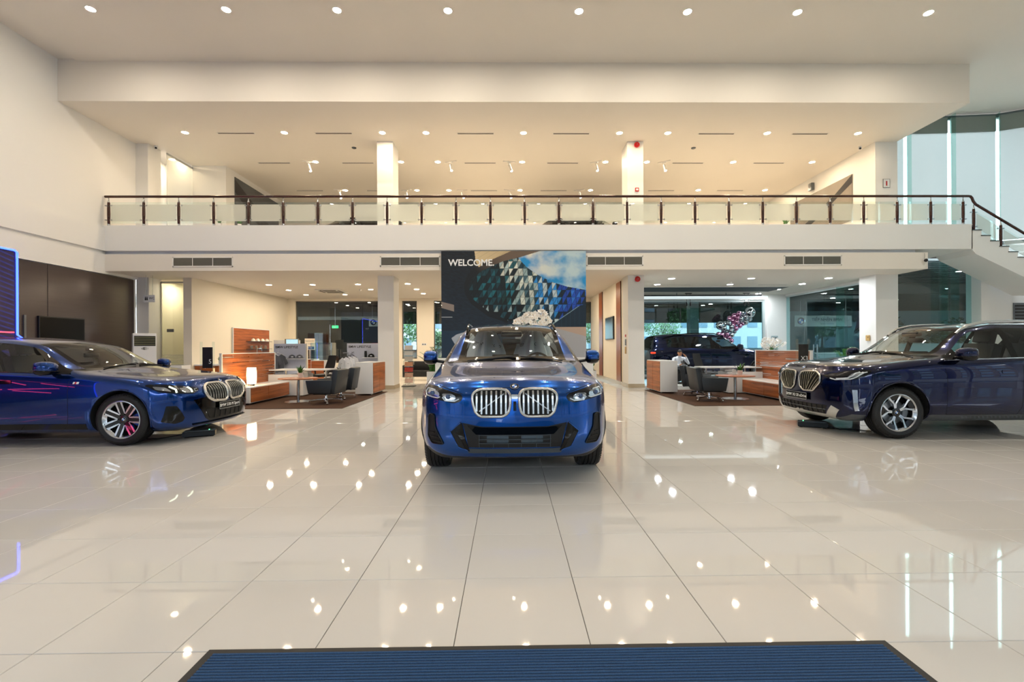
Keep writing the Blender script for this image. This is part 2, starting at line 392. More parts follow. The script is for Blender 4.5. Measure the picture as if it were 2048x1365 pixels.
w8 = None
for k in range(len(CW) - 1):
    a, b = Vector((*CW[k], 0)), Vector((*CW[k + 1], 0))
    for zz in (4.62, ZC - .1):
        cwf.bar(a + Vector((0, 0, zz)), b + Vector((0, 0, zz)), .09, .12)
w8 = struct('window_8', cwf, M('grey_mullion', '#707a80', .35, .7), 'curved glass curtain wall with roller shades at upper right')
shg = 'roller shades on the curved window'
for k in range(len(CW) - 1):
    a, b = Vector((*CW[k], 0)), Vector((*CW[k + 1], 0)); d = (b - a).normalized(); nrm = Vector((-d.y, d.x, 0))
    if nrm.dot(Vector((8, 5, 0)) - a) < 0: nrm = -nrm
    z0 = 4.62
    p, q = a + d * .02, b - d * .02
    MB().add([p + Vector((0, 0, z0)), q + Vector((0, 0, z0)), q + Vector((0, 0, ZC - .1)), p + Vector((0, 0, ZC - .1))] + [v - nrm * .015 for v in (p + Vector((0, 0, z0)), q + Vector((0, 0, z0)), q + Vector((0, 0, ZC - .1)), p + Vector((0, 0, ZC - .1)))],
             [(0, 1, 2, 3), (7, 6, 5, 4), (0, 4, 5, 1), (1, 5, 6, 2), (2, 6, 7, 3), (3, 7, 4, 0)]).build('pane', GLASS, w8)
    if k: MB().bar(a + nrm * .18 + Vector((0, 0, z0)), a + nrm * .18 + Vector((0, 0, ZC - .1)), .34, .016, up=(d.x, d.y, 0)).build('glass_fin', GLASSG, w8)
    if k < 14:
        s0, s1 = (a + d * .09 + nrm * .06), (b - d * .03 + nrm * .06)
        names = ['shade beside the broad column', 'second shade from the broad column', 'third shade from the broad column', 'fourth shade from the broad column', 'fifth shade of the curved window', 'sixth shade of the curved window', 'seventh shade of the curved window'] + ['shade in the %s bay of the right glass wall' % q for q in ORD[:7]]
        sh = thing('roller_shade', 'pale translucent ' + names[k], 'shade', s0, 0, shg)
        e = s1 - s0; zt = ZC - .62
        MB().add([(0, 0, zt), (e.x, e.y, zt), (e.x, e.y, z0 + .1), (0, 0, z0 + .1), (nrm.x * .004, nrm.y * .004, zt), (e.x + nrm.x * .004, e.y + nrm.y * .004, zt), (e.x + nrm.x * .004, e.y + nrm.y * .004, z0 + .1), (nrm.x * .004, nrm.y * .004, z0 + .1)],
                 [(0, 1, 2, 3), (7, 6, 5, 4), (0, 4, 5, 1), (2, 6, 7, 3), (1, 5, 6, 2), (0, 3, 7, 4)]).build('fabric', BLIND, sh, smooth=False)
        MB().box(0, e.length, -.03, .03, zt, zt + .5, Matrix.Rotation(math.atan2(e.y, e.x), 4, 'Z')).build('fabric_fold', M('shade_top_band', '#8f9792', .8), sh)
        MB().cyl((0, 0, z0 + .1), (e.x, e.y, z0 + .1), .012, n=8).build('bottom_bar', SILVER, sh)
wr = MB()
wr.bar((18.25, 13.0, 2.3), (18.6, 14.9, 2.3), .2, 4.6)
for k in range(5, len(CW) - 1): wr.bar((*CW[k], 2.3), (*CW[k + 1], 2.3), .2, 4.6)
struct('wall_right_side', wr, WHITE, 'white lower wall along the right side of the hall')  # unseen solid wall, added to dim car reflections and side daylight
# front facade behind the camera: glazed entrance
ff = MB().box(-12.3, 19.2, -4.3, -4.0, 5.6, ZC + .25)
for k in range(14): ff.box(-12.0 + k * 2.4 - .06, -12.0 + k * 2.4 + .06, -4.2, -4.05, 0, 5.6)
ff.box(-12.3, 19.2, -4.2, -4.05, 2.9, 3.0).box(-14, 21, -8.5, -4.3, 5.6, 5.9)  # last box: unseen overhang added to keep daylight off the near floor
struct('wall_front', ff, M('facade_frame', '#b9bbbb', .4), 'glazed entrance front of the showroom')
# ------------------------------------------------------------ downlights
def lamp_mat(name, col, s):
    m = bpy.data.materials.new(name); m.use_nodes = True
    n = m.node_tree.nodes; b = n['Principled BSDF']
    b.inputs['Base Color'].default_value = (.9, .9, .9, 1); b.inputs['Emission Color'].default_value = (*col, 1); b.inputs['Emission Strength'].default_value = s
    return m
TRIM = M('white_lamp_trim', '#efece6', .4)
def downlight(loc, r, mat, label, group, key, cache={}):
    if key not in cache:
        ring = MB().lathe([(r * 1.22, 0), (r * 1.2, -.006), (r * 1.02, -.006), (r, .002), (r, .03)], 20).mesh('trim_ring', mats=[TRIM])
        lens = MB().cyl((0, 0, -.003), (0, 0, -.0015), r, n=16).mesh('lens', mats=[mat])
        cache[key] = (ring, lens)
    t = thing('downlight', label, 'ceiling light', loc, 0, group)
    link('trim_ring', cache[key][0], t); link('lens', cache[key][1], t)
L1 = lamp_mat('lamp_main', WARM, LAMP_MAIN); L1b = lamp_mat('lamp_main_dimmed', WARM, LAMP_MAIN * .14); L2 = lamp_mat('lamp_mezz', WARMM, LAMP_MEZZ)
L3 = lamp_mat('lamp_low_warm', WARM2, LAMP_LOW); L4 = lamp_mat('lamp_low_cool', COOL, LAMP_LOW)
XM = [-9.26, -6.27, -3.81, -1.33, 1.62, 4.08, 6.59, 9.6, 12.6]
for j, yy in enumerate((10.33, 6.6, 2.9, -.8)):
    for i, xx in enumerate(XM):
        if i == 8 and j == 0: continue
        lb = '%s warm downlight from the left in the high main ceiling%s' % (ORD[i], ['', ', row above the show cars', ', row near the entrance', ', row by the entrance doors'][j])
        downlight((xx, yy, ZC), .085, L1 if j < 2 else L1b, lb, 'main ceiling downlights', 'm' if j < 2 else 'mb')
ROW = {13.96: [-9.72, -6.75, -3.8, -2.48, .48, 3.41, 4.89, 7.95, 10.76], 16.15: [-6.73, -3.75, -2.46, .5, 3.44, 4.91, 7.98, 10.8], 19.06: [-6.72, -3.77, -2.45, .5, 3.43, 7.94, 10.75]}
for j, (yy, xs) in enumerate(ROW.items()):
    for i, xx in enumerate(xs):
        downlight((xx, yy, ZM), .085, L2, '%s downlight from the left in the %s row of the upper floor ceiling' % (ORD[i], ['front', 'middle', 'rear'][j]), 'upper floor downlights', 'z')
downlight((-11.55, 15.95, ZM), .085, L2, 'single downlight beyond the frosted screen on the upper floor', 'upper floor downlights', 'z')
for k, (xx, yy) in enumerate([(-8.55, 16.5), (-7.0, 16.5), (-5.37, 16.45), (-8.59, 18.05), (-5.35, 17.9), (-8.6, 19.6), (-6.95, 19.6), (-3.58, 16.35), (-3.57, 17.88), (-3.58, 19.35)]):
    downlight((xx, yy, ZL), .085, L3, '%s of the warm soffit downlights around the lifestyle shop, counted from the front left' % ORD[k], 'soffit downlights on the left', 'l')
for k, (xx, yy) in enumerate([(2.6, 16.4), (2.6, 19.2), (-1.6, 16.4), (-1.6, 19.3), (.8, 17.8)]):
    downlight((xx, yy, ZL), .085, L3, '%s soffit downlight behind the mural' % ORD[k], 'soffit downlights behind the mural', 'l')
downlight((-11.1, 15.95, ZL), .085, L3, 'downlight in the washroom corridor behind the glass door', 'soffit downlights on the left', 'l')
for k, (xx, yy) in enumerate([(5.46, 15.3), (8.16, 15.32), (10.77, 15.3), (5.45, 16.75), (8.16, 16.8), (10.79, 16.72), (10.8, 18.27), (10.85, 19.8)]):
    downlight((xx, yy, ZL), .1, L4, '%s of the cool soffit downlights above the right consulting desk' % ORD[k], 'soffit downlights on the right', 'c')

# ------------------------------------------------------------ ceiling slots, track spots, detectors
SLOTM = M('slot_dark', '#5f564c', .6)
slot_fr = MB().box(-.56, .56, -.05, -.035, -.008, 0).box(-.56, .56, .035, .05, -.008, 0).box(-.56, -.545, -.05, .05, -.008, 0).box(.545, .56, -.05, .05, -.008, 0).mesh('frame', mats=[TRIM])
slot_in = MB().box(-.55, .55, -.04, .04, -.003, -.001).mesh('slot', mats=[SLOTM])
SL = {14.0: [-8.22, -5.28, -.98, 1.94, 6.4, 9.3], 16.24: [-8.21, -5.28, -.98, 1.94, 6.4, 9.3], 19.1: [-8.2, -5.3, -1.0, 1.9, 6.4, 9.3]}
for j, (yy, xs) in enumerate(SL.items()):
    for i, xx in enumerate(xs):
        t = thing('ceiling_slot_vent', '%s slim air slot from the left in the %s row of the upper ceiling' % (ORD[i], ['front', 'middle', 'rear'][j]), 'vent', (xx, yy, ZM), 0, 'slim air slots in the upper ceiling')
        link('frame', slot_fr, t); link('slot', slot_in, t)
for lb, xx, yy in (('left', 5.6, 16.9), ('right', 9.2, 16.9)):
    t = thing('ceiling_slot_vent', '%s slim air slot in the soffit above the right consulting desk' % lb, 'vent', (xx + .6, yy, ZL), 0, 'slim air slots in the soffit')
    link('frame', slot_fr, t); link('slot', slot_in, t)
tk_b = MB().box(-.22, .22, -.018, .018, -.03, 0).box(-.06, .06, -.02, .02, -.07, -.03).mesh('track', mats=[TRIM])
tk_h = MB().cyl((0, 0, -.06), (0, 0, -.13), .012, n=8).cyl((0, .01, -.12), (.07, -.06, -.36), .042, n=14).mesh('head', mats=[TRIM])
tk_l = MB().cyl((.0702, -.0602, -.3605), (.0705, -.0605, -.3615), .036, n=14).mesh('lens', mats=[lamp_mat('lamp_spot', WARM2, 60)])
TS = [(-6.95, 16.1, .3), (-2.0, 16.1, -.4), (.05, 16.1, .2), (3.1, 16.1, -.5), (5.5, 16.1, -.6), (-6.95, 19.0, .3), (-4.2, 19.0, -.3), (-1.9, 19.0, 0), (.05, 19.0, .1), (2.95, 19.0, -.3)]
for k, (xx, yy, rz) in enumerate(TS):
    t = thing('track_spotlight', '%s white track spotlight from the left in the %s of the upper ceiling' % (ORD[k if k < 5 else k - 5], 'middle' if k < 5 else 'rear'), 'spotlight', (xx, yy, ZM), rz, 'white track spotlights')
    link('track', tk_b, t); link('head', tk_h, t); link('lens', tk_l, t)
for lb, xx, yy in (('left', -5.0, 15.0), ('right', 6.1, 15.0)):
    t = thing('smoke_detector', 'round grey detector in the upper ceiling, %s one' % lb, 'detector', (xx, yy, ZM))
    MB().lathe([(0, -.03), (.05, -.03), (.07, -.02), (.075, 0)], 18).build('housing', GREYM, t)
t = thing('smoke_detector', 'small white detector on the soffit over the left shop', 'detector', (-5.75, 17.9, ZL))
MB().lathe([(0, -.05), (.03, -.045), (.05, -.02), (.055, 0)], 18).build('housing', TRIM, t)
t = thing('smoke_detector', 'small white detector on the soffit over the right desk', 'detector', (7.9, 16.2, ZL))
MB().lathe([(0, -.05), (.03, -.045), (.05, -.02), (.055, 0)], 18).build('housing', TRIM, t)
# cassette air conditioner in the left soffit
t = thing('ceiling_cassette', 'square ceiling cassette air conditioner above the lifestyle shop', 'air conditioner', (-6.98, 18.2, ZL))
MB().box(-.48, .48, -.48, .48, -.04, 0).build('panel', TRIM, t, bevel=.012)
MB().box(-.26, .26, -.26, .26, -.046, -.041).build('intake_grille', M('grille_grey', '#9a958c', .5), t)
for a in range(4):
    MB().box(-.3, .3, .33, .4, -.05, -.041, Matrix.Rotation(a * PI / 2, 4, 'Z')).build('louver', SLOTM, t)
# ------------------------------------------------------------ grilles of the lower fascia
def grille(x0, x1, label):
    zc = 3.84; w = x1 - x0
    t = thing('fascia_grille', label, 'vent', ((x0 + x1) / 2, 13.5, zc), 0, 'wide air grilles in the lower white band')
    h = .15; w2 = w / 2
    MB().box(-w2, w2, -.012, 0, h - .035, h).box(-w2, w2, -.012, 0, -h, -h + .035).box(-w2, -w2 + .035, -.012, 0, -h, h).box(w2 - .035, w2, -.012, 0, -h, h).build('frame', TRIM, t, bevel=.002)
    MB().box(-w2 + .03, w2 - .03, -.003, -.001, -h + .03, h - .03).build('backing', M('grille_back', '#58554e', .7), t)
    for k in (1, 2): MB().box(-w2 + w * k / 3 - .008, -w2 + w * k / 3 + .008, -.014, -.001, -h + .03, h - .03).build('divider', TRIM, t)
    m = MB()
    for k in range(10):
        z = -h + .045 + k * .0233
        m.box(-w2 + .035, w2 - .035, -.010, -.004, z - .0045, z + .0045)
    tag(m.build('louver_bank', M('louver_grey', '#8f8c80', .4, .5), t), kind='stuff')
grille(-9.78, -8.03, 'air grille in the lower white band above the washroom door')
grille(-3.76, -2.0, 'air grille in the lower white band just left of the mural')
grille(2.3, 3.98, 'air grille in the lower white band just right of the mural')
grille(8.17, 9.9, 'air grille in the lower white band above the right desk')

# ------------------------------------------------------------ railing of the upper floor
rl = thing('glass_railing', 'upper floor railing with dark wood handrail, wood posts and frosted glass panels', 'railing', (0, 13.56, ZS))
XP = [-11.66 + k * 1.0125 for k in range(25)] + [13.62]
post = MB().lathe([(.02, .04), (.034, .06), (.04, .3), (.04, .5), (.034, .68), (.02, .70)], 14).mesh('post', mats=[DARKWOOD])
capm = MB().lathe([(.036, 0), (.036, .05), (.028, .06), (.0, .06)], 12).lathe([(.034, .66), (.03, .70), (.018, .73), (.012, .79), (.02, .80), (.0, .82)], 12).mesh('steel_cap', mats=[STEEL])
clm = MB()
clm.bar((-.11, 0, 0), (.11, 0, 0), .022, .018).bar((-.085, -.018, 0), (-.085, .018, 0), .034, .034).bar((.085, -.018, 0), (.085, .018, 0), .034, .034)
clm = clm.mesh('glass_clamp', mats=[STEEL])
def rail_post(x, z=0, par=None):
    p = link('post', post, par or rl, (x, 0, z)); link('steel_cap', capm, p); [link('glass_clamp', clm, p, (0, 0, z_)) for z_ in (.17, .59)]
for x in XP: rail_post(x)
for a, b in zip(XP[:-1], XP[1:]):
    gp = MB().box(a + .075, b - .075, -.005, .005, .07, .69).build('glass_panel', GLASS, rl)
    MB().box(a + .075, b - .075, -.009, -.006, .13, .62).build('frosted_film', FROST, gp)
MB().tube([(-11.76, 0, .855), (-11.7, 0, .855)] + [(-11 + 1.0 * k, 0, .855) for k in range(25)] + [(13.78, 0, .855)], .036, 12).build('handrail', DARKWOOD, rl)

# ------------------------------------------------------------ stair
st = thing('staircase', 'white staircase running down to the right from the upper floor', 'staircase', (13.84, 13.5, 0))
run, rise, NS = .275, .163, 9
TREAD = M('dark_tread_stone', '#3c4644', .2)
for k in range(NS):
    z = ZS - (k + 1) * rise
    MB().box(k * run - .02, (k + 1) * run, -.02, 1.15, z - .025, z).build('tread', TREAD, st, bevel=.003)
    MB().box(k * run - .02, k * run, 0, 1.15, z, z + rise - .025).build('riser', WHITE, st)
prof = []
for k in range(NS):
    z = ZS - (k + 1) * rise - .025
    prof += [(k * run - .02, z), ((k + 1) * run - .02, z)]
low = [(NS * run, ZS - NS * rise - .5), (NS * run + 0, ZS - NS * rise - .5), (.35, 4.17), (-.03, 4.17)]
poly = prof + [(NS * run, ZS - NS * rise - .55), (.1, 4.02), (-.03, 4.17)]
m = MB(); k = len(poly)
m.prism(poly, -1.15, 0, Matrix(((1, 0, 0, 0), (0, 0, -1, 0), (0, 1, 0, 0), (0, 0, 0, 1))))
m.build('stringer', WHITE, st, smooth=False)
xl = NS * run
MB().box(xl, xl + .6, 0, 1.15, ZS - NS * rise - .55, ZS - NS * rise).build('landing', WHITE, st)
sr = thing('stair_railing', 'sloping glass stair railing with dark wood handrail and posts', 'railing', (13.84, 13.56, ZS))
for k in range(4):
    x = .1 + k * .82; rail_post(x, -.30 - (x - .1) * rise / run + .08, sr)
    if k < 3:
        a, b = x + .075, x + .82 - .075
        za, zb = -.22 - (a - .1) * rise / run, -.22 - (b - .1) * rise / run
        def slab(y0, y1, l, h): return MB().add([(a, y0, za + l), (b, y0, zb + l), (b, y0, zb + h), (a, y0, za + h), (a, y1, za + l), (b, y1, zb + l), (b, y1, zb + h), (a, y1, za + h)], [(0, 1, 2, 3), (7, 6, 5, 4), (0, 4, 5, 1), (2, 6, 7, 3), (1, 5, 6, 2), (0, 3, 7, 4)])
        gp = slab(-.005, .005, .1, .66).build('glass_panel', GLASS, sr)
        slab(-.009, -.006, .17, .6).build('frosted_film', FROST, gp)
MB().tube([(-.06, 0, .855), (.0, 0, .85), (.05, 0, .80), (.09, 0, .70), (.16, 0, .61)] + [(.16 + .6 * k, 0, .61 - .6 * k * rise / run) for k in range(1, 5)], .036, 12).build('handrail', DARKWOOD, sr)
t = thing('wall_vent', 'dark louvered vent on the white wall under the stair', 'vent', (17.05, 14.84, 2.28))
MB().box(-.5, .5, -.02, 0, -.4, .4).build('frame', GREYM, t, bevel=.004)
for k in range(7): MB().box(-.45, .45, -.035, -.02, -.36 + k * .105, -.30 + k * .105).build('louver', BLACK, t)
# ============================================================ cars
def pchip(xs, ys):
    n = len(xs); h = [xs[i + 1] - xs[i] for i in range(n - 1)]; d = [(ys[i + 1] - ys[i]) / h[i] for i in range(n - 1)]
    m = [0.0] * n; m[0], m[-1] = d[0], d[-1]
    for i in range(1, n - 1):
        if d[i - 1] * d[i] > 0:
            w1, w2 = 2 * h[i] + h[i - 1], h[i] + 2 * h[i - 1]
            m[i] = (w1 + w2) / (w1 / d[i - 1] + w2 / d[i])
    def f(x):
        if x <= xs[0]: return ys[0]
        if x >= xs[-1]: return ys[-1]
        i = 0
        while x > xs[i + 1]: i += 1
        t = (x - xs[i]) / h[i]
        return ((1 + 2 * t) * (1 - t) ** 2 * ys[i] + t * (1 - t) ** 2 * h[i] * m[i] + t * t * (3 - 2 * t) * ys[i + 1] + t * t * (t - 1) * h[i] * m[i + 1])
    return f
def spline3(pts, steps, mirror_ends=False):
    """interpolating C1 spline through 3D points; steps = samples per interval"""
    P = [Vector(p) for p in pts]; k0 = 0
    if mirror_ends:                       # symmetric about y = 0 at both ends
        a, b = P[1].copy(), P[-2].copy(); a.y *= -1; b.y *= -1
        P = [a] + P + [b]; k0 = 1
    t = [0.0]
    for i in range(1, len(P)): t.append(t[-1] + max(.004, (P[i] - P[i - 1]).length))
    fs = [pchip(t, [p[c] for p in P]) for c in range(3)]
    out = []
    for i in range(k0, len(P) - 1 - k0):
        for s in range(steps):
            u = t[i] + (t[i + 1] - t[i]) * s / steps
            out.append(Vector((fs[0](u), fs[1](u), fs[2](u))))
    out.append(P[len(P) - 1 - k0].copy())
    return out

TAGS = ['paint', 'hood', 'windshield', 'side_window', 'rear_window', 'frit', 'lower_trim', 'underbody', 'pillar_trim', 'liner', 'roof']
NU, NV = 6, 5
TAGM = {t: bpy.data.materials.new('tag_' + t) for t in TAGS}
def car_shell(sp):
    """grid of control rings -> closed shell, tagged, wheel arches cut"""
    S = sp['stations']; plan = pchip(*zip(*sp['plan'])); prof = pchip(*zip(*sp['prof'])); FO = sp['FO']
    fx = lambda y, z: FO - plan(abs(y)) - prof(z)
    ctrl = []
    for i, (xs, ring) in enumerate(S):
        row = []
        for j, (y, z) in enumerate(ring):
            x = fx(y, z) if i == 0 else (xs[j] if isinstance(xs, (list, tuple)) else xs)
            row.append(Vector((x, y, z)))
        ctrl.append(row)
    nr = len(ctrl[0])
    cols = [spline3([r[j] for r in ctrl], NU) for j in range(nr)]
    nU = len(cols[0])
    rings = [spline3([cols[j][u] for j in range(nr)], NV, True) for u in range(nU)]
    nV = len(rings[0])
    for p in rings[0]: p.x = fx(p.y, p.z)
    verts = []; faces = []; mats = []
    idx = {}
    def vid(u, v, side):
        if v in (0, nV - 1): side = 0
        key = (u, v, side)
        if key not in idx:
            p = rings[u][v]; idx[key] = len(verts)
            verts.append((p.x, 0 if v in (0, nV - 1) else (p.y if side == 0 else -p.y), p.z))
        return idx[key]
    tg = {t: i for i, t in enumerate(TAGS)}
    C, H, B1, B2, C1, C2, D1, R1, R2 = sp['keys']
    def tagf(u, v):
        i, a = divmod(u, NU); j, b = divmod(v, NV)
        if j == 0: return 'underbody'
        if j == 1 and sp.get('cladding'): return 'lower_trim'
        if C <= i < H and j >= 8:
            edge = (j == 8 and b < 1) or (i == C and a < 1) or (i == H - 1 and a == NU - 1)
            return 'frit' if edge else 'windshield'
        if j == 6:
            if C <= i < B1: return 'side_window' if not (i == C and a < 2) else 'pillar_trim'
            if B1 <= i < B2 or C1 <= i < C2: return 'pillar_trim'
            if B2 <= i < C1 or C2 <= i < D1: return 'side_window'
        if R1 <= i < R2 and j >= 8: return 'rear_window'
        if i < C - 1 and j >= 6: return 'hood'
        if i == C - 1 and j >= 7: return 'frit'
        if i >= H and i < R1 and j >= 8: return 'roof'
        return 'paint'
    for u in range(nU - 1):
        for v in range(nV - 1):
            for sd in (0, 1):
                q = [vid(u, v, sd), vid(u + 1, v, sd), vid(u + 1, v + 1, sd), vid(u, v + 1, sd)]
                faces.append(tuple(q) if sd == 0 else tuple(reversed(q))); mats.append(tg[tagf(u, v)])
    # end caps: concentric rings following the nose / tail surface
    for end in (0, nU - 1):
        zc = sp['capz'][0 if end == 0 else 1]
        loop = [vid(end, v, 0) for v in range(nV)] + [vid(end, v, 1) for v in range(nV - 2, 0, -1)]
        x_e = max(verts[i][0] for i in loop) if end == 0 else min(verts[i][0] for i in loop)
        prev = loop; base = [Vector(verts[i]) for i in loop]
        for s in (.97, .92, .85, .76, .66, .55, .43, .3, .16):
            cur = []
            for p in base:
                y, z = p.y * s, zc + (p.z - zc) * s
                x = fx(y, z) if end == 0 else p.x * s + (x_e - .05) * (1 - s)
                cur.append(len(verts)); verts.append((x, y, z))
            n = len(loop)
            for k in range(n):
                q = (prev[k], prev[(k + 1) % n], cur[(k + 1) % n], cur[k])
                faces.append(q if end == 0 else tuple(reversed(q))); mats.append(tg['paint'])
            prev = cur
        c = len(verts); verts.append((fx(0, zc) if end == 0 else x_e - .05, 0, zc))
        for k in range(n):
            q = (prev[k], prev[(k + 1) % n], c)
            faces.append(q if end == 0 else tuple(reversed(q))); mats.append(tg['paint'])
    me = bpy.data.meshes.new('shell'); me.from_pydata(verts, [], faces)
    me.polygons.foreach_set('material_index', mats)
    bm = bmesh.new(); bm.from_mesh(me)
    bmesh.ops.remove_doubles(bm, verts=bm.verts, dist=.0004)
    bmesh.ops.recalc_face_normals(bm, faces=bm.faces); bm.to_mesh(me)
    bvh = BVHTree.FromBMesh(bm); bm.free()
    for t in TAGS: me.materials.append(TAGM[t])
    o = link('shell', me)
    cut = MB()
    for ax in (0, -sp['WB']):
        for s in (-1, 1):
            cut.cyl((ax, s * .60, sp['wr'] + .005), (ax, s * 1.2, sp['wr'] + .005), sp['arch'], n=48)
    cm = cut.mesh('cut', mats=[TAGM['liner']], smooth=False); co = link('cut', cm)
    md = o.modifiers.new('b', 'BOOLEAN'); md.operation = 'DIFFERENCE'; md.object = co; md.solver = 'EXACT'; md.material_mode = 'TRANSFER'
    bpy.context.view_layer.update()
    out = bpy.data.meshes.new_from_object(o.evaluated_get(bpy.context.evaluated_depsgraph_get()))
    names = [m.name for m in out.materials]
    bpy.data.objects.remove(o); bpy.data.objects.remove(co)
    return out, bvh, names

def split_parts(me, sp, root, pn):
    """one object per tag (windows: one per pane)"""
    slots = [m.name[4:] if m else 'liner' for m in me.materials]
    bm0 = bmesh.new(); bm0.from_mesh(me)
    bm0.normal_update()
    groups = {}
    for f in bm0.faces: groups.setdefault(f.material_index, []).append(f)
    res = {}
    for mi, fs in groups.items():
        t = slots[mi] if mi < len(slots) else 'liner'
        sets = [fs]
        if t in ('side_window', 'pillar_trim', 'liner', 'lower_trim', 'frit'):
            left = set(fs); sets = []
            while left:
                st = [left.pop()]; comp = []
                while st:
                    f = st.pop(); comp.append(f)
                    for e in f.edges:
                        for g2 in e.link_faces:
                            if g2 in left: left.discard(g2); st.append(g2)
                sets.append(comp)
        for comp in sets:
            vm = {}; vs = []; nf = []; nm = []
            for f in comp:
                ids = []
                for v in f.verts:
                    if v.index not in vm: vm[v.index] = len(vs); vs.append(v.co[:]); nm.append(v.normal[:])
                    ids.append(vm[v.index])
                nf.append(ids)
            m2 = bpy.data.meshes.new(pn.get(t, t)); m2.from_pydata(vs, [], nf)
            m2.materials.append(sp['mats'][t])
            sm = t != 'liner'
            m2.polygons.foreach_set('use_smooth', [sm] * len(nf))
            if sm and t not in ('underbody',): m2.normals_split_custom_set_from_vertices(nm)
            o = link(pn.get(t, t), m2, root); res.setdefault(t, []).append(o)
    bm0.free()
    return res

def inpoly(p, poly):
    c = False; j = len(poly) - 1
    for i in range(len(poly)):
        if (poly[i][1] > p[1]) != (poly[j][1] > p[1]) and p[0] < (poly[j][0] - poly[i][0]) * (p[1] - poly[i][1]) / (poly[j][1] - poly[i][1]) + poly[i][0]: c = not c
        j = i
    return c
def rpoly(pts, r=.02, n=4):
    """round the corners of a closed 2D outline"""
    out = []; k = len(pts)
    for i in range(k):
        p, a, b = Vector(pts[i]), Vector(pts[i - 1]), Vector(pts[(i + 1) % k])
        da, db = (a - p), (b - p); ra = min(r, da.length * .45, db.length * .45)
        s, e = p + da.normalized() * ra, p + db.normalized() * ra
        for q in range(n + 1):
            t = q / n; out.append(tuple(s * (1 - t) ** 2 + p * 2 * t * (1 - t) + e * t * t))
    return out
class Proj:
    """drapes outlines onto a car shell along a fixed direction"""
    def __init__(s, bvh, D, side=1, org=(0, 0, 0)):
        s.bvh = bvh; s.D = Vector(D).normalized(); s.U = Vector((0, 0, 1)); s.R = s.D.cross(s.U).normalized(); s.side = side; s.org = Vector(org)
    def pt(s, a, b, off=0):
        o = s.org + s.R * a + s.U * b - s.D * 4
        h = s.bvh.ray_cast(o, s.D)
        if h[0] is None:
            h = s.bvh.find_nearest(o + s.D * 3.4)
        n = h[1] if h[1].dot(s.D) < 0 else -h[1]
        return h[0] + n * off, n
    def patch(s, mb, outline, off=.004, th=.02, step=.04):
        bm = bmesh.new()
        f = bm.faces.new([bm.verts.new((a, b, 0)) for a, b in outline])
        xs = [p[0] for p in outline]; ys = [p[1] for p in outline]
        for ax, lo, hi in ((0, min(xs), max(xs)), (1, min(ys), max(ys))):
            n = int((hi - lo) / step)
            for k in range(1, n + 1):
                c = [0, 0, 0]; c[ax] = lo + (hi - lo) * k / (n + 1); nn = [0, 0, 0]; nn[ax] = 1
                bmesh.ops.bisect_plane(bm, geom=bm.verts[:] + bm.edges[:] + bm.faces[:], dist=1e-5, plane_co=c, plane_no=nn)
        bmesh.ops.triangulate(bm, faces=[f for f in bm.faces if len(f.verts) > 4])
        bm.verts.index_update(); top = []; nrm = []
        for v in bm.verts:
            p, q = s.pt(v.co.x, v.co.y, off); top.append(p); nrm.append(q)
        n = len(top); vs = top + [p - q * th for p, q in zip(top, nrm)]
        fs = [tuple(v.index for v in f.verts) for f in bm.faces]
        fs2 = [tuple(i + n for i in reversed(f)) for f in fs]
        sd = []
        for e in bm.edges:
            if len(e.link_faces) == 1:
                l = e.link_loops[0]; a, b = l.vert.index, l.link_loop_next.vert.index
                sd.append((b, a, a + n, b + n))
        bm.free(); mb.add(vs, fs + fs2 + sd); return mb
    def line(s, mb, pts, r=.004, off=0, closed=False, n=6, step=.05):
        P = []
        k = len(pts)
        for i in range(k if closed else k - 1):
            a, b = Vector(pts[i]), Vector(pts[(i + 1) % k]); m = max(1, int((b - a).length / step))
            for q in range(m): t = q / m; P.append(s.pt(*(a * (1 - t) + b * t), off)[0])
        if not closed: P.append(s.pt(*pts[-1], off)[0])
        mb.tube(P, r, n, closed); return mb
def mir(pts): return [(-a, b) for a, b in pts][::-1]

def paint_mat(name, col, dark, metal=.85, rough=.2):
    m = bpy.data.materials.new(name); m.use_nodes = True
    nt = m.node_tree; n = nt.nodes; b = n['Principled BSDF']; out = n['Material Output']
    b.inputs['Base Color'].default_value = (*col, 1); b.inputs['Metallic'].default_value = metal; b.inputs['Roughness'].default_value = rough
    b.inputs['Specular IOR Level'].default_value = .1; b.inputs['Coat Weight'].default_value = 1; b.inputs['Coat Roughness'].default_value = .012; b.inputs['Coat IOR'].default_value = 1.42
    vo = n.new('ShaderNodeTexVoronoi'); vo.inputs['Scale'].default_value = 900; tc = n.new('ShaderNodeTexCoord')
    mx = n.new('ShaderNodeMixRGB'); mx.inputs[1].default_value = (*col, 1); mx.inputs[2].default_value = (*dark, 1)
    nt.links.new(tc.outputs['Object'], vo.inputs['Vector']); nt.links.new(vo.outputs['Color'], mx.inputs[0]); nt.links.new(mx.outputs[0], b.inputs['Base Color'])
    lin = n.new('ShaderNodeBsdfDiffuse'); lin.inputs[0].default_value = (.03, .03, .032, 1)
    ge = n.new('ShaderNodeNewGeometry'); ms = n.new('ShaderNodeMixShader')
    nt.links.new(ge.outputs['Backfacing'], ms.inputs[0]); nt.links.new(b.outputs[0], ms.inputs[1]); nt.links.new(lin.outputs[0], ms.inputs[2]); nt.links.new(ms.outputs[0], out.inputs[0])
    MATS[name] = m
    return m
GLOSSB = M('gloss_black_trim', '#040405', .05, spec=.35, var=0)
MATTB = M('matt_black_plastic', '#101113', .55)
CARGL = glass_mat('car_glass', (.80, .84, .82), ior=1.5)
CARGLD = glass_mat('privacy_glass', (.16, .18, .19), ior=1.5)
LINER = M('wheel_arch_liner', '#060607', .9)
CABIN = M('cabin_dark', '#141416', .7)
LENS = glass_mat('lamp_cover', (.93, .95, .97), ior=1.5)
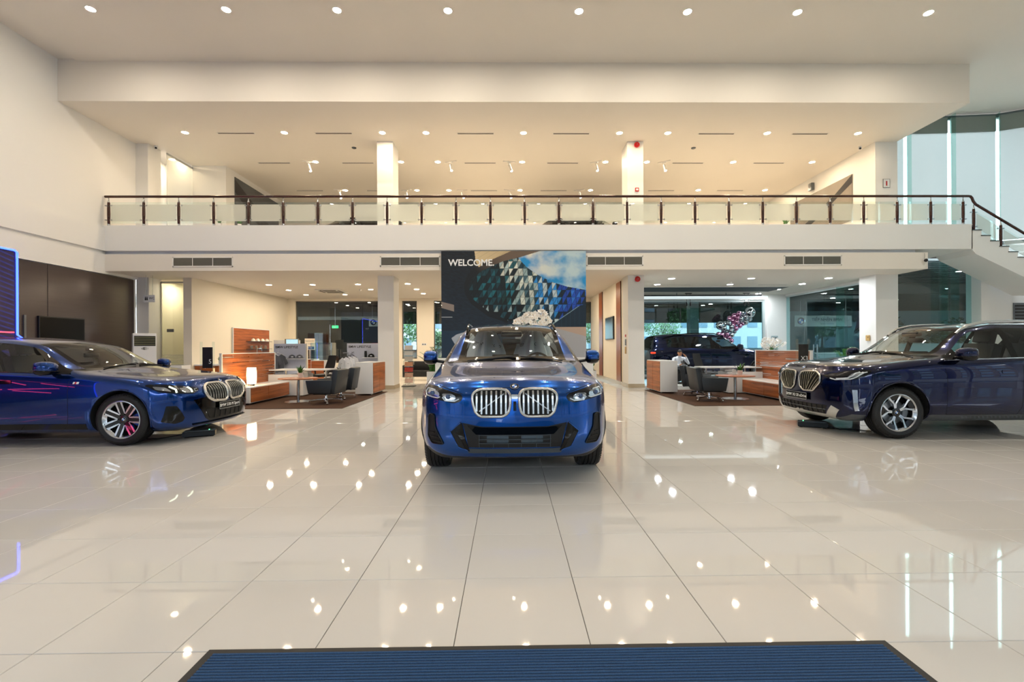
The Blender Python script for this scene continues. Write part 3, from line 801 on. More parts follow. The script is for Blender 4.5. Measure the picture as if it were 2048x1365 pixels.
LAMPIN = M('lamp_reflector', '#b8bec6', .12, .9)
LAMPDK = M('lamp_housing_dark', '#0c0d10', .2, .3)
BLUEQ = M('emblem_blue', '#1668c8', .2, var=0); WHITEQ = M('emblem_white', '#f0f2f4', .2, var=0)
TYRE = M('tyre_rubber', '#0d0d0e', .55, bump=.1, bscale=200)
RIMD = M('wheel_dark', '#0b0c0e', .2, .5, coat=.5)
RIMS = M('wheel_machined', '#c9ccd0', .2, 1)
DISC = M('brake_disc', '#8b8f93', .35, 1)
BLUECAL = M('caliper_blue', '#0b3fa8', .3)

def emblem(r=.04):
    """round badge: dark ring, four quadrants, silver rim (faces +x)"""
    R = Matrix.Rotation(PI / 2, 4, 'Y')
    m = MB()
    m.mi = 0; m.lathe([(r, 0), (r, .006), (r * .94, .008), (r * .92, .006)], 28, R)
    m.mi = 1; m.lathe([(r * .93, .006), (r * .62, .006)], 28, R)
    for q in range(4):
        m.mi = 2 if q % 2 else 3
        vs = [R @ Vector((0, 0, .0065))] + [R @ Vector((r * .6 * math.cos(a), r * .6 * math.sin(a), .0065)) for a in [q * PI / 2 + k * PI / 14 for k in range(8)]]
        m.add(vs, [(0, k, k + 1) for k in range(1, 8)])
    m.mi = 0; m.lathe([(r * .64, .0062), (r * .62, .008), (r * .6, .0062)], 28, R)
    return m.mesh('emblem', mats=[CHROME, GLOSSB, BLUEQ, WHITEQ])

def wheel_parts(style, wr, rim, w=.245):
    """meshes with the outer face towards +y"""
    RY = Matrix.Rotation(-PI / 2, 4, 'X')      # local z -> +y
    h = w / 2
    prof = [(rim - .012, -h * .86), (rim + .012, -h * .95), (rim + (wr - rim) * .45, -h * 1.03), (wr - .035, -h * .98), (wr - .012, -h * .86)]
    for k in range(5):
        a = -h * .78 + k * h * 1.56 / 5 + .004; b = a + h * 1.56 / 5 - .011
        prof += [(wr, a), (wr, b)]
        if k < 4: prof += [(wr - .009, b + .001), (wr - .009, b + .008)]
    prof += [(wr - .012, h * .86), (wr - .035, h * .98), (rim + (wr - rim) * .45, h * 1.03), (rim + .012, h * .95), (rim - .012, h * .86)]
    ty = MB().lathe(prof, 56, RY).mesh('tyre', mats=[TYRE], ang=30)
    lug = MB()                                   # shoulder sipes
    for k in range(56):
        a = 2 * PI * k / 56
        for s in (-1, 1):
            p = [Vector((math.cos(a) * (wr - .001), s * h * .72, math.sin(a) * (wr - .001))), Vector((math.cos(a) * (wr - .022), s * h * .96, math.sin(a) * (wr - .022)))]
            lug.bar(p[0], p[1], .005, .006)
    lg = lug.mesh('tread_sipes', mats=[RUBBER], smooth=False)
    ri = MB(); ri.lathe([(rim - .01, -h * .9), (rim - .03, -h * .3), (rim - .034, h * .55), (rim - .014, h * .78), (rim - .002, h * .84), (rim + .004, h * .9), (rim - .008, h * .93), (rim - .018, h * .86)], 48, RY)
    rm = ri.mesh('rim', mats=[RIMS if style != 'd' else RIMD])
    dk = MB().lathe([(rim - .03, -.01), (.05, -.01)], 40, RY).mesh('inner_barrel', mats=[M('barrel_shadow', '#09090a', .8)])
    sp = []
    y0, yh, yr = h * .35, h * .50, h * .82
    def arm(pts, wid, mat):                       # flat faced spoke arm through (angle offset t, radius r)
        m = MB()
        P = [Vector((r, 0, t)) for t, r in pts]
        for A, B, w1, w2 in zip(P[:-1], P[1:], wid[:-1], wid[1:]):
            d = (B - A); nn = Vector((-d.z, 0, d.x)).normalized()
            ya, yb = yh + (yr - yh) * (A.x / rim) ** 1.5, yh + (yr - yh) * (B.x / rim) ** 1.5
            vs = [A + nn * w1 / 2 + Vector((0, ya, 0)), A - nn * w1 / 2 + Vector((0, ya, 0)), B - nn * w2 / 2 + Vector((0, yb, 0)), B + nn * w2 / 2 + Vector((0, yb, 0))]
            vs += [v * 1 - Vector((0, .03, 0)) for v in vs]
            m.add(vs, [(0, 1, 2, 3), (7, 6, 5, 4), (0, 4, 5, 1), (1, 5, 6, 2), (2, 6, 7, 3), (3, 7, 4, 0)])
        return m.mesh('spoke', mats=[mat], smooth=False)
    rr = rim - .016
    if style == 'double':
        arms = [(arm([(.024, .075), (.034, .13), (.036, rr)], [.024, .021, .026], RIMS), k * 2 * PI / 7) for k in range(7)]
        arms += [(arm([(-.024, .075), (-.034, .13), (-.036, rr)], [.024, .021, .026], RIMS), k * 2 * PI / 7) for k in range(7)]
        arms += [(arm([(0, .05), (0, rr)], [.05, .034], RIMD), k * 2 * PI / 7) for k in range(7)]
    else:
        arms = [(arm([(0.008, .06), (.012, .125), (.075, rr * .86), (.085, rr)], [.018, .02, .026, .045], RIMS), k * 2 * PI / 5) for k in range(5)]
        arms += [(arm([(-.008, .06), (-.012, .125), (-.075, rr * .86), (-.085, rr)], [.018, .02, .026, .045], RIMS), k * 2 * PI / 5) for k in range(5)]
        arms += [(arm([(0, rr * .72), (0, rr)], [.05, .15], RIMD), k * 2 * PI / 5) for k in range(5)]
    hub = MB().lathe([(.0, yh + .004), (.045, yh + .004), (.062, yh - .002), (.075, yh - .03), (.078, -.02)], 28, RY).mesh('hub', mats=[RIMD])
    di = MB().lathe([(.17, -.005), (.17, .008), (.08, .008)], 40, RY).mesh('brake_disc', mats=[DISC])
    cal = MB().prism([(math.cos(a) * r, math.sin(a) * r) for r, a in [(.12, 2.6), (.12, 3.1), (.12, 3.6), (.19, 3.6), (.2, 3.1), (.19, 2.6)]], -.03, .035, RY).mesh('caliper', mats=[BLUECAL if style == 'double' else GREYM], bevel=.006)
    em = emblem(.032)
    return dict(tyre=ty, tread_sipes=lg, rim=rm, inner_barrel=dk, arms=arms, hub=hub, brake_disc=di, caliper=cal, emblem=em, yh=yh)
def add_wheel(root, W, x, y, z, steer=0, name='wheel', spin=.2):
    w = link(name, W['rim'], root, (x, y, z), (0, 0, steer + (0 if y > 0 else PI)))
    for k in ('tyre', 'inner_barrel', 'hub', 'brake_disc', 'caliper'): link(k, W[k], w)
    tag(link('tread_sipes', W['tread_sipes'], w), kind='stuff')
    for me, a in W['arms']: link('spoke', me, w, None, (0, -a - PI / 2 + spin, 0))
    link('emblem', W['emblem'], w, (0, W['yh'] + .004, 0), (0, 0, PI / 2))
    return w

def seat_mesh(cover=None):
    """car front seat facing +x, origin on the cabin floor under the cushion"""
    m = MB()
    m.box(-.24, .26, -.25, .25, .16, .34)
    A = Matrix.Translation((-.24, 0, .30)) @ Matrix.Rotation(-.28, 4, 'Y')
    m.box(-.08, .06, -.25, .25, 0, .62, A); m.box(-.06, .05, -.14, .14, .65, .83, A)
    m.cyl(A @ Vector((0, -.06, .6)), A @ Vector((0, -.06, .68)), .008, n=6).cyl(A @ Vector((0, .06, .6)), A @ Vector((0, .06, .68)), .008, n=6)
    return m
def cover_mesh(seed):
    """draped plastic seat cover: bell shape with folds over the head rest"""
    rnd = random.Random(seed); ph = [rnd.uniform(0, 6) for _ in range(6)]
    vs = []; fs = []; n = 48
    zs = [(.0, 1.16), (.05, 1.155), (.1, 1.14), (.145, 1.10), (.17, 1.04), (.2, .98), (.25, .90), (.29, .80), (.31, .65), (.33, .45), (.34, .30)]
    for i, (r, z) in enumerate(zs):
        for k in range(n):
            a = 2 * PI * k / n
            fold = (.022 * math.sin(9 * a + ph[0]) + .014 * math.sin(14 * a + ph[1])) * min(1, i / 5)
            rx, ry = (r * .62 + fold) * math.cos(a), (r * .98 + fold) * math.sin(a)
            vs.append((-.26 - (z - 1.16) * .28 + rx + .06, ry, z + .02 * math.sin(5 * a + ph[2]) * (i > 0)))
    for i in range(len(zs) - 1):
        for k in range(n): fs.append((i * n + k, i * n + (k + 1) % n, (i + 1) * n + (k + 1) % n, (i + 1) * n + k))
    fs.append(tuple(range(n - 1, -1, -1)))
    return MB().add(vs, fs)
def interior(root, sp, cover=False):
    zf, xw = sp['cab']            # cabin floor height, windscreen base x
    m = MB().box(xw - .95, xw - .28, -.74, .74, zf + .35, sp['dash']); m.build('dashboard', CABIN, root, bevel=.05, seg=3)
    MB().box(-3.0, xw - .2, -.8, .8, zf - .05, zf).build('cabin_floor', CABIN, root)
    sx = xw - 1.75
    for y in (-.37, .37):
        s = seat_mesh().build('front_seat', M('seat_leather_black', '#17171a', .5), root, bevel=.045, seg=3); s.location = (sx, y, zf)
        if cover:
            c = cover_mesh(3 if y < 0 else 5).build('seat_cover', M('seat_cover_film', '#e4ecf4', .35, var=.06, scale=14), s)
            text_mesh('cover_print', 'BMW Group', .085, M('cover_print_grey', '#5f6a76', .6, var=0), s, (-.02, 0, .93), (PI / 2 - .5, .12 if y < 0 else -.05, PI / 2), .001)
    bk = MB(); A = Matrix.Translation((sx - .98, 0, zf + .3)) @ Matrix.Rotation(-.35, 4, 'Y')
    bk.box(-.1, .06, -.66, .66, 0, .58, A).box(-.3, .3, -.66, .66, -.16, .04, Matrix.Translation((sx - .75, 0, zf + .3)))
    for y in (-.38, 0, .38): bk.box(-.06, .04, y - .13, y + .13, .58, .74, A)
    bk.build('rear_seat', M('seat_leather_black', '#17171a', .5), root, bevel=.03, seg=2)
    ys = sp.get('drive', .37)
    sw = MB().lathe([(.185 + .016 * math.cos(a), .016 * math.sin(a)) for a in [k * PI / 4 for k in range(8)]], 32, closed=True).cyl((0, 0, -.03), (0, 0, .02), .07, n=20).box(-.17, .17, -.02, .02, -.01, .01).box(-.02, .02, -.17, 0, -.01, .01)
    o = sw.build('steering_wheel', M('wheel_leather', '#1c1a18', .45), root); o.location = (xw - 1.13, ys, sp['dash'] - .05); o.rotation_euler = (0, -1.15, 0)
    sc = MB().box(-.008, .008, -.26, .10, -.07, .09).build('centre_screen', GLOSSB, root, bevel=.006); sc.location = (xw - .78, 0, sp['dash'] + .02); sc.rotation_euler = (0, -.2, 0)
def mirror_unit(root, sp, side, body_mat):
    x, y, z = sp['mirror']
    o = link('wing_mirror', MB().mesh('e'), root)
    sec = []
    m = MB()                                       # loft: shell from inner to outer end
    prof = [(0, .62), (.025, .9), (.07, 1.0), (.12, .99), (.155, .86), (.175, .5), (.181, .15)]
    rings = []
    n = 20
    for dy, s in prof:
        r = []
        for k in range(n):
            a = 2 * PI * k / n
            cx, cz = math.cos(a), math.sin(a)
            sx_ = .10 * s * (abs(cx) ** .75) * (1 if cx > 0 else -1) * (1.3 if cx > 0 else .75)
            sz_ = .086 * s * (abs(cz) ** .8) * (1 if cz > 0 else -1)
            r.append((sx_ - dy * .22, side * dy, sz_ + .01 * (1 - s)))
        rings.append(r)
    vs = [p for r in rings for p in r]; fs = []
    for i in range(len(rings) - 1):
        for k in range(n): fs.append((i * n + k, i * n + (k + 1) % n, (i + 1) * n + (k + 1) % n, (i + 1) * n + k))
    fs += [tuple(range(n)), tuple(range((len(rings) - 1) * n, len(rings) * n))]
    up = MB().add(vs, fs)
    me = up.mesh('wing_mirror', mats=[body_mat], ang=50)
    o.data = me; o.location = (x, side * y, z)
    lo = [(vx * 1.02, vy, min(vz, -.028) - .012) if vz < 0 else (vx * .9, vy, -.03) for vx, vy, vz in vs]
    MB().add(lo, fs).build('mirror_base', GLOSSB, o, ang=50)
    MB().bar((-.02, -side * .14, -.075), (-.02, side * .06, -.045), .10, .035).build('mirror_arm', GLOSSB, o, bevel=.012, seg=2)
    MB().add([(-.045 - dy * .22, side * dy, z_) for dy, z_ in ((.025, -.05), (.145, -.045), (.15, .055), (.025, .06))] + [(-.05 - dy * .22, side * dy, z_) for dy, z_ in ((.025, -.05), (.145, -.045), (.15, .055), (.025, .06))], [(0, 1, 2, 3), (7, 6, 5, 4), (0, 4, 5, 1), (1, 5, 6, 2), (2, 6, 7, 3), (3, 7, 4, 0)]).build('mirror_glass', CHROME, o)
    return o
# ------------------------------------------------------------ body control rings (y, z) from under-floor centre round to roof centre
def low(w, zb, zs, zm=.52, ws=None):
    return [(0, zb), (w - .2, zb), (ws or w - .045, zs), (w, zm)]
SUV_ST = [
    (0, [(0, .27), (.60, .27), (.83, .345), (.905, .50), (.915, .68), (.90, .80), (.80, .89), (.62, .915), (.44, .925), (.22, .932), (0, .934)]),
    ([.60, .56, .46, .40, .37, .38, .50, .62, .67, .69, .69], [(0, .22), (.68, .22), (.885, .33), (.938, .52), (.942, .72), (.925, .885), (.82, .955), (.62, .975), (.44, .982), (.22, .988), (0, .99)]),
    (.0, low(.945, .22, .33) + [(.948, .78), (.925, .95), (.83, 1.03), (.62, 1.055), (.44, 1.062), (.22, 1.072), (0, 1.075)]),
    ([-.45, -.45, -.45, -.45, -.45, -.45, -.47, -.47, -.42, -.28, -.24], low(.943, .22, .33) + [(.945, .80), (.93, .985), (.87, 1.075), (.76, 1.11), (.62, 1.122), (.3, 1.138), (0, 1.142)]),
    ([-.56, -.56, -.56, -.56, -.56, -.58, -.60, -.62, -.56, -.38, -.33], low(.94, .22, .33) + [(.945, .81), (.93, 1.0), (.885, 1.085), (.80, 1.13), (.67, 1.14), (.33, 1.15), (0, 1.153)]),
    ([-1.25, -1.25, -1.25, -1.25, -1.25, -1.25, -1.25, -1.25, -1.26, -1.19, -1.17], low(.935, .22, .33) + [(.945, .83), (.93, 1.02), (.895, 1.105), (.672, 1.495), (.60, 1.545), (.30, 1.575), (0, 1.583)]),
    (-1.62, low(.935, .22, .33) + [(.945, .83), (.93, 1.03), (.90, 1.115), (.66, 1.545), (.59, 1.60), (.3, 1.632), (0, 1.64)]),
    (-1.72, low(.935, .22, .33) + [(.945, .83), (.93, 1.03), (.90, 1.118), (.658, 1.55), (.588, 1.607), (.3, 1.638), (0, 1.646)]),
    (-2.62, low(.94, .22, .33) + [(.948, .84), (.93, 1.05), (.89, 1.14), (.635, 1.535), (.57, 1.60), (.3, 1.64), (0, 1.648)]),
    (-2.70, low(.94, .22, .33) + [(.948, .84), (.93, 1.05), (.89, 1.143), (.63, 1.53), (.565, 1.598), (.3, 1.637), (0, 1.646)]),
    (-3.2, low(.945, .24, .35) + [(.948, .85), (.92, 1.06), (.86, 1.18), (.61, 1.46), (.545, 1.56), (.29, 1.605), (0, 1.613)]),
    (-3.52, low(.92, .28, .4) + [(.925, .85), (.88, 1.06), (.80, 1.20), (.60, 1.40), (.53, 1.51), (.28, 1.555), (0, 1.563)]),
    (-3.72, low(.90, .32, .42, .55) + [(.905, .85), (.86, 1.03), (.79, 1.10), (.70, 1.13), (.60, 1.14), (.3, 1.15), (0, 1.152)]),
    (-3.80, low(.86, .36, .45, .58) + [(.87, .82), (.83, .96), (.74, 1.03), (.64, 1.06), (.5, 1.07), (.25, 1.08), (0, 1.08)])]
SUV = dict(FO=.87, WB=2.864, wr=.364, arch=.415, capz=(.58, .7), keys=(4, 5, 6, 7, 8, 9, 10, 11, 12), cladding=True, stations=SUV_ST,
           plan=[(0, 0), (.3, .012), (.5, .04), (.65, .085), (.78, .16), (.86, .26), (.92, .41)], prof=[(.2, .16), (.28, .07), (.36, .02), (.5, 0), (.62, .0), (.75, .01), (.86, .03), (.92, .075), (.96, .14), (1.02, .25)],
           cab=(.42, -.33), dash=1.10, mirror=(-.80, .955, 1.185), drive=.37)
def shift(st, f):
    out = []
    for i, (xs, r) in enumerate(st): out.append((xs, [f(i, j, y, z) for j, (y, z) in enumerate(r)]))
    return out
# the newer sport utility: blunter and taller nose
SUV2 = dict(SUV); SUV2['FO'] = .84
st2 = [list(s) for s in SUV_ST]
st2[0] = (0, [(0, .26), (.60, .26), (.83, .335), (.905, .50), (.918, .70), (.905, .845), (.80, .925), (.62, .945), (.44, .952), (.22, .958), (0, .96)])
st2[1] = ([.60, .56, .46, .40, .36, .34, .48, .62, .67, .69, .69], [(0, .22), (.68, .22), (.885, .33), (.938, .52), (.945, .74), (.935, .93), (.82, .99), (.62, 1.008), (.44, 1.012), (.22, 1.017), (0, 1.018)])
st2[2] = (.0, low(.948, .22, .33) + [(.95, .80), (.935, .985), (.84, 1.06), (.62, 1.08), (.44, 1.085), (.22, 1.092), (0, 1.095)])
st2[3] = ([-.48, -.48, -.48, -.48, -.48, -.48, -.52, -.54, -.50, -.32, -.27], low(.945, .22, .33) + [(.948, .82), (.935, 1.01), (.88, 1.10), (.77, 1.13), (.63, 1.142), (.3, 1.155), (0, 1.158)])
st2[4] = ([-.60, -.60, -.60, -.60, -.60, -.62, -.66, -.70, -.66, -.44, -.37], low(.942, .22, .33) + [(.948, .83), (.935, 1.02), (.89, 1.10), (.80, 1.15), (.67, 1.162), (.33, 1.168), (0, 1.17)])
SUV2.update(stations=st2, capz=(.60, .7), prof=[(.2, .15), (.28, .06), (.36, .02), (.5, 0), (.70, .0), (.85, .012), (.91, .04), (.95, .09), (1.0, .2)], cab=(.42, -.37), mirror=(-.84, .955, 1.185))
SED_ST = [
    (0, [(0, .19), (.60, .19), (.84, .26), (.915, .40), (.925, .56), (.91, .68), (.80, .755), (.62, .775), (.42, .785), (.2, .792), (0, .794)]),
    ([.60, .55, .44, .40, .37, .36, .50, .64, .70, .72, .72], [(0, .16), (.66, .16), (.89, .235), (.943, .42), (.948, .61), (.93, .775), (.82, .835), (.62, .85), (.42, .857), (.2, .866), (0, .868)]),
    (.0, low(.95, .15, .235, .42) + [(.952, .66), (.935, .845), (.84, .92), (.62, .94), (.42, .946), (.2, .958), (0, .96)]),
    ([-.55, -.55, -.55, -.55, -.55, -.55, -.58, -.60, -.55, -.42, -.38], low(.948, .15, .235, .42) + [(.95, .70), (.935, .895), (.88, .965), (.77, 1.0), (.63, 1.012), (.3, 1.028), (0, 1.032)]),
    ([-.66, -.66, -.66, -.66, -.66, -.68, -.70, -.74, -.69, -.52, -.47], low(.946, .15, .235, .42) + [(.95, .71), (.935, .91), (.89, .972), (.80, 1.022), (.68, 1.036), (.33, 1.043), (0, 1.046)]),
    ([-1.38, -1.38, -1.38, -1.38, -1.38, -1.38, -1.38, -1.38, -1.40, -1.33, -1.31], low(.942, .15, .235, .42) + [(.95, .72), (.935, .93), (.90, 1.0), (.67, 1.335), (.595, 1.38), (.30, 1.408), (0, 1.415)]),
    (-1.85, low(.942, .15, .235, .42) + [(.95, .72), (.935, .94), (.90, 1.012), (.655, 1.40), (.585, 1.448), (.3, 1.476), (0, 1.484)]),
    (-1.95, low(.942, .15, .235, .42) + [(.95, .72), (.935, .94), (.90, 1.014), (.653, 1.405), (.583, 1.453), (.3, 1.482), (0, 1.49)]),
    (-2.75, low(.945, .15, .235, .42) + [(.95, .73), (.935, .955), (.895, 1.03), (.63, 1.385), (.56, 1.44), (.3, 1.475), (0, 1.483)]),
    (-2.83, low(.945, .15, .235, .42) + [(.95, .73), (.935, .955), (.895, 1.032), (.625, 1.378), (.555, 1.435), (.3, 1.47), (0, 1.478)]),
    (-3.25, low(.948, .16, .24, .44) + [(.95, .74), (.93, .97), (.88, 1.06), (.61, 1.29), (.535, 1.375), (.29, 1.415), (0, 1.423)]),
    (-3.38, low(.948, .17, .25, .45) + [(.948, .75), (.92, .98), (.87, 1.06), (.62, 1.25), (.53, 1.335), (.29, 1.38), (0, 1.39)]),
    (-3.85, low(.93, .2, .3, .46) + [(.935, .76), (.90, .97), (.85, 1.03), (.74, 1.06), (.62, 1.07), (.3, 1.09), (0, 1.095)]),
    (-4.12, low(.88, .28, .36, .5) + [(.885, .76), (.85, .93), (.78, 1.0), (.68, 1.03), (.5, 1.045), (.25, 1.06), (0, 1.062)])]
SED = dict(FO=.88, WB=2.995, wr=.352, arch=.392, capz=(.45, .65), keys=(4, 5, 6, 7, 8, 9, 10, 11, 12), stations=SED_ST,
           plan=[(0, 0), (.3, .015), (.5, .05), (.65, .10), (.78, .18), (.86, .28), (.92, .43)], prof=[(.14, .14), (.2, .06), (.28, .02), (.45, 0), (.60, .0), (.70, .02), (.76, .07), (.80, .13), (.88, .25)],
           cab=(.30, -.47), dash=1.0, mirror=(-.88, .955, 1.06), drive=-.37)
def car_mats(paint, side_gl=CARGL):
    return dict(paint=paint, hood=paint, windshield=CARGL, side_window=side_gl, rear_window=CARGLD, frit=GLOSSB, lower_trim=MATTB, underbody=MATTB, pillar_trim=GLOSSB, liner=LINER, roof=paint)
PNAMES = dict(paint='body', frit='glass_surround', side_window='side_window', liner='wheel_arch_liner', lower_trim='lower_cladding', pillar_trim='pillar_trim')

def make_car(sp, label, loc, rz, wheel, kind, name='show_car', steer=0, cover=False, group=None, plate=None, clad_mat=None):
    root = thing(name, label, 'car', loc, rz, group)
    if clad_mat: sp['mats']['lower_trim'] = clad_mat
    me, bvh, names = car_shell(sp)
    parts = split_parts(me, sp, root, PNAMES)
    bpy.data.meshes.remove(me)
    for x in (0, -sp['WB']):
        for s in (-1, 1):
            add_wheel(root, wheel, x, s * (.945 - .135), sp['wr'], steer if x == 0 else 0, 'front_wheel' if x == 0 else 'rear_wheel')
    interior(root, sp, cover)
    for s in (-1, 1): mirror_unit(root, sp, s, sp['mats']['paint'])
    FRT = Proj(bvh, (-1, 0, 0))
    seam = M('panel_gap', '#030304', .8, var=0)
    # side seams, handles, window trims
    for s in (-1, 1):
        SD = Proj(bvh, (0, -s, 0)); sg = lambda pts: [(x * (-s), z) for x, z in pts]      # R of this frame is -s * x
        dx = sp.get('doorx', -.66)
        zb, zt = sp['doorz']; hz_ = sp['handlez']
        m = MB(); SD.line(m, sg([(dx - .02, zb), (dx, zb + .1), (dx, zt - .12), (dx + .02, zt)]), .0035, -.001); SD.line(m, sg([(dx - .02, zb), (-1.68, zb), (-1.72, zb + .1), (-1.74, zt + .04)]), .0035, -.001)
        SD.line(m, sg([(-1.74, zb), (-2.3, zb), (-2.62, .75), (-2.72, zt + .06)]), .0035, -.001)
        m.build('door_seam', seam, root)
        for hx in (-1.55, -2.5):
            h = MB(); SD.patch(h, sg(rpoly([(hx - .12, hz_ - .024), (hx + .12, hz_ - .024), (hx + .12, hz_ + .024), (hx - .12, hz_ + .024)], .02)), .006, .02)
            h.build('door_handle', sp['mats']['paint'] if kind != 'sedan' else GLOSSB, root)
        w = MB(); SD.line(w, sg(sp['beltline']), .011 if kind == 'suv2' else .008, .003)
        w.build('window_trim', CHROME if kind == 'suv2' else GLOSSB, root)
        A = sp['arch']
        arc = [(math.cos(t) * (A + .012), sp['wr'] + math.sin(t) * (A + .012)) for t in [PI * k / 24 for k in range(-3, 28)]]
        for ax in (0, -sp['WB']):
            P = [SD.pt((ax + c) * (-s), z, .001)[0] for c, z in arc if z > .2]
            MB().tube(P, .012 if kind != 'sedan' else .006, 6).build('arch_lip', MATTB if kind == 'suv' else sp['mats']['paint'], root)
        # hood shut line
    # wipers
    m = MB()
    C0 = sp['cab'][1]
    for y0, y1 in ((-.55, .05), (.1, .62)):
        a = bvh.find_nearest(Vector((C0 - .08, y0, sp['dash'] + .12)))[0]; b = bvh.find_nearest(Vector((C0 - .10, y1, sp['dash'] + .12)))[0]
        m.bar(a + Vector((.012, 0, .012)), b + Vector((.012, 0, .012)), .014, .012)
    m.build('wiper', BLACK, root)
    # inner mirror and camera pod
    hx, hz = sp['stations'][5][0][10], sp['stations'][5][1][10][1]
    MB().box(-.05, .05, -.14, .14, -.05, .02).build('camera_pod', BLACK, root, bevel=.02, seg=2).location = (hx + .17, 0, hz - .09)
    im = MB().box(-.02, .02, -.125, .125, -.035, .035).build('rear_view_mirror', BLACK, root, bevel=.015, seg=2); im.location = (hx + .10, 0, hz - .2)
    def F(name, outline, mat, off=.004, th=.02, step=.035, parent=None, both=True):
        for k in ((0, 1) if both else (0,)):
            o = MB(); FRT.patch(o, outline if k == 0 else mir(outline), off, th, step); x = o.build(name, mat, parent or root, ang=50)
        return x
    def frame(name, outline, mat, r, off=.006, flat=1.0, parent=None, both=True):
        for k in ((0, 1) if both else (0,)):
            o = MB(); FRT.line(o, outline if k == 0 else mir(outline), r, off, True, 8, .02); x = o.build(name, mat, parent or root, ang=60)
        return x
    def bars(name, segs, w, d, off, mat, parent=None, both=True):
        for k in ((0, 1) if both else (0,)):
            for (a, b) in segs:
                if k: a, b = (-a[0], a[1]), (-b[0], b[1])
                n = 6; P = [FRT.pt(a[0] + (b[0] - a[0]) * i / n, a[1] + (b[1] - a[1]) * i / n, off)[0] for i in range(n + 1)]
                o = MB()
                for p, q in zip(P[:-1], P[1:]): o.bar(p, q, d, w, up=(0, 1, 0) if abs(b[1] - a[1]) > abs(b[0] - a[0]) else (0, 0, 1))
                o.build(name, mat, parent or root)
    e = link('emblem', emblem(.041), root)
    ep, en = FRT.pt(0, sp['embz'], .001); e.location = ep; e.rotation_euler = en.to_track_quat('X', 'Z').to_euler()
    if kind == 'suv':
        kid = rpoly([(.042, .86), (.07, .895), (.145, .907), (.335, .902), (.395, .865), (.392, .80), (.362, .70), (.32, .663), (.11, .663), (.06, .695), (.044, .76)], .03, 3)
        F('kidney_grille', kid, M('grille_void', '#020203', .7, var=0), .006, .03, .03)  # no opening is cut; black patch paints the shade inside the grille
        frame('grille_frame', kid, M('satin_chrome', '#c9c6c0', .22, 1), .0145, .012)
        bars('grille_slat', [((y, .685), (y, .888)) for y in (.082, .126, .171, .217, .262, .307)] + [((.352, .71), (.352, .87))], .016, .022, .012, SILVER)
        bars('grille_brace', [((.10, .87), (.33, .71))], .010, .006, .008, SILVER)
        F('grille_bridge', rpoly([(-.03, .825), (.03, .825), (.03, .862), (-.03, .862)], .01), SILVER, .012, .03, both=False)
        F('sensor_block', rpoly([(-.013, .715), (.013, .715), (.013, .80), (-.013, .80)], .005), GLOSSB, .016, .03, both=False)
        hl = rpoly([(.483, .834), (.506, .866), (.66, .905), (.76, .932), (.85, .938), (.885, .90), (.875, .85), (.80, .822), (.70, .803), (.57, .779), (.51, .795)], .02, 3)
        F('headlight', hl, LAMPDK, .003, .02, .025)
        F('headlight_reflector', rpoly([(.56, .80), (.66, .808), (.69, .865), (.60, .868), (.55, .845)], .02), LAMPIN, .006, .02, .03)
        F('headlight_reflector', rpoly([(.72, .825), (.83, .84), (.84, .90), (.75, .892), (.71, .868)], .02), LAMPIN, .006, .02, .03)
        DRL = M('daytime_light', '#dfe8f2', .15, .2, var=0)
        for pts in ([(.52, .82), (.56, .80), (.655, .803), (.68, .83), (.66, .845), (.60, .842)], [(.705, .835), (.73, .825), (.85, .842), (.86, .88), (.84, .905), (.76, .895)]):
            for sgn in (1, -1):
                o = MB(); FRT.line(o, [(y * sgn, z) for y, z in pts], .006, .008, False, 6, .03); o.build('light_tube', DRL, root)
        for y, z in ((.625, .84), (.785, .865)):
            for sgn in (1, -1):
                p, n = FRT.pt(y * sgn, z, .008); o = MB().sphere((0, 0, 0), .024, 16, 10); o = o.build('projector_lens', M('projector_glass', '#2a4b78', .03, .2, coat=1, var=0), root); o.location = p
        F('lower_intake', [(-.485, .602), (-.305, .568), (.305, .568), (.485, .602), (.43, .372), (-.43, .372)], M('intake_void', '#030304', .6, var=0), .004, .02, .05, both=False)  # surface patch, its black stands for the shade inside the intake
        F('bumper_panel', [(-.44, .578), (-.30, .562), (.30, .562), (.44, .578), (.36, .497), (-.36, .497)], GLOSSB, .010, .02, .05, both=False)
        bars('intake_bar', [((-.335, z), (.335, z)) for z in (.49, .452, .415)], .007, .012, .009, M('bar_grey', '#3c4248', .4, .5), both=False)
        bars('intake_post', [((y, .378), (y, .49)) for y in (-.33, -.2, -.06, .06, .2, .33)], .006, .01, .009, M('bar_grey', '#3c4248', .4, .5), both=False)
        RAD = M('radiator_fins', '#44505a', .35, .8, var=.2, scale=120)
        for sgn in (-1, 1):
            for z0 in (.458, .42): F('radiator', [(sgn * .06, z0), (sgn * .26, z0), (sgn * .26, z0 + .028), (sgn * .06, z0 + .028)], RAD, .006, .01, .08, both=False)
        blade = [(-.505, .612), (-.607, .518), (-.53, .372), (-.42, .338), (-.463, .46), (-.49, .60)]
        F('bumper_blade', blade, GLOSSB, .012, .03)
        F('blade_pocket', [(-.555, .52), (-.585, .505), (-.518, .385), (-.455, .352), (-.495, .44)], M('intake_void', '#030304', .6, var=0), .016, .02)
        frame('blade_edge', [(-.50, .606), (-.60, .518), (-.526, .376), (-.428, .344)] + [(-.526, .374), (-.602, .516)], sp['mats']['paint'], .005, .014)
        vent = rpoly([(-.82, .668), (-.765, .668), (-.755, .545), (-.67, .392), (-.79, .392), (-.83, .46)], .02)
        F('corner_vent', vent, M('intake_void', '#030304', .6, var=0), .004, .02, .03)
        frame('vent_frame', vent, GLOSSB, .007, .006)
        bars('vent_fin', [((-.81, .50), (-.76, .50)), ((-.80, .46), (-.73, .46)), ((-.79, .42), (-.70, .42))], .008, .012, .008, GLOSSB)
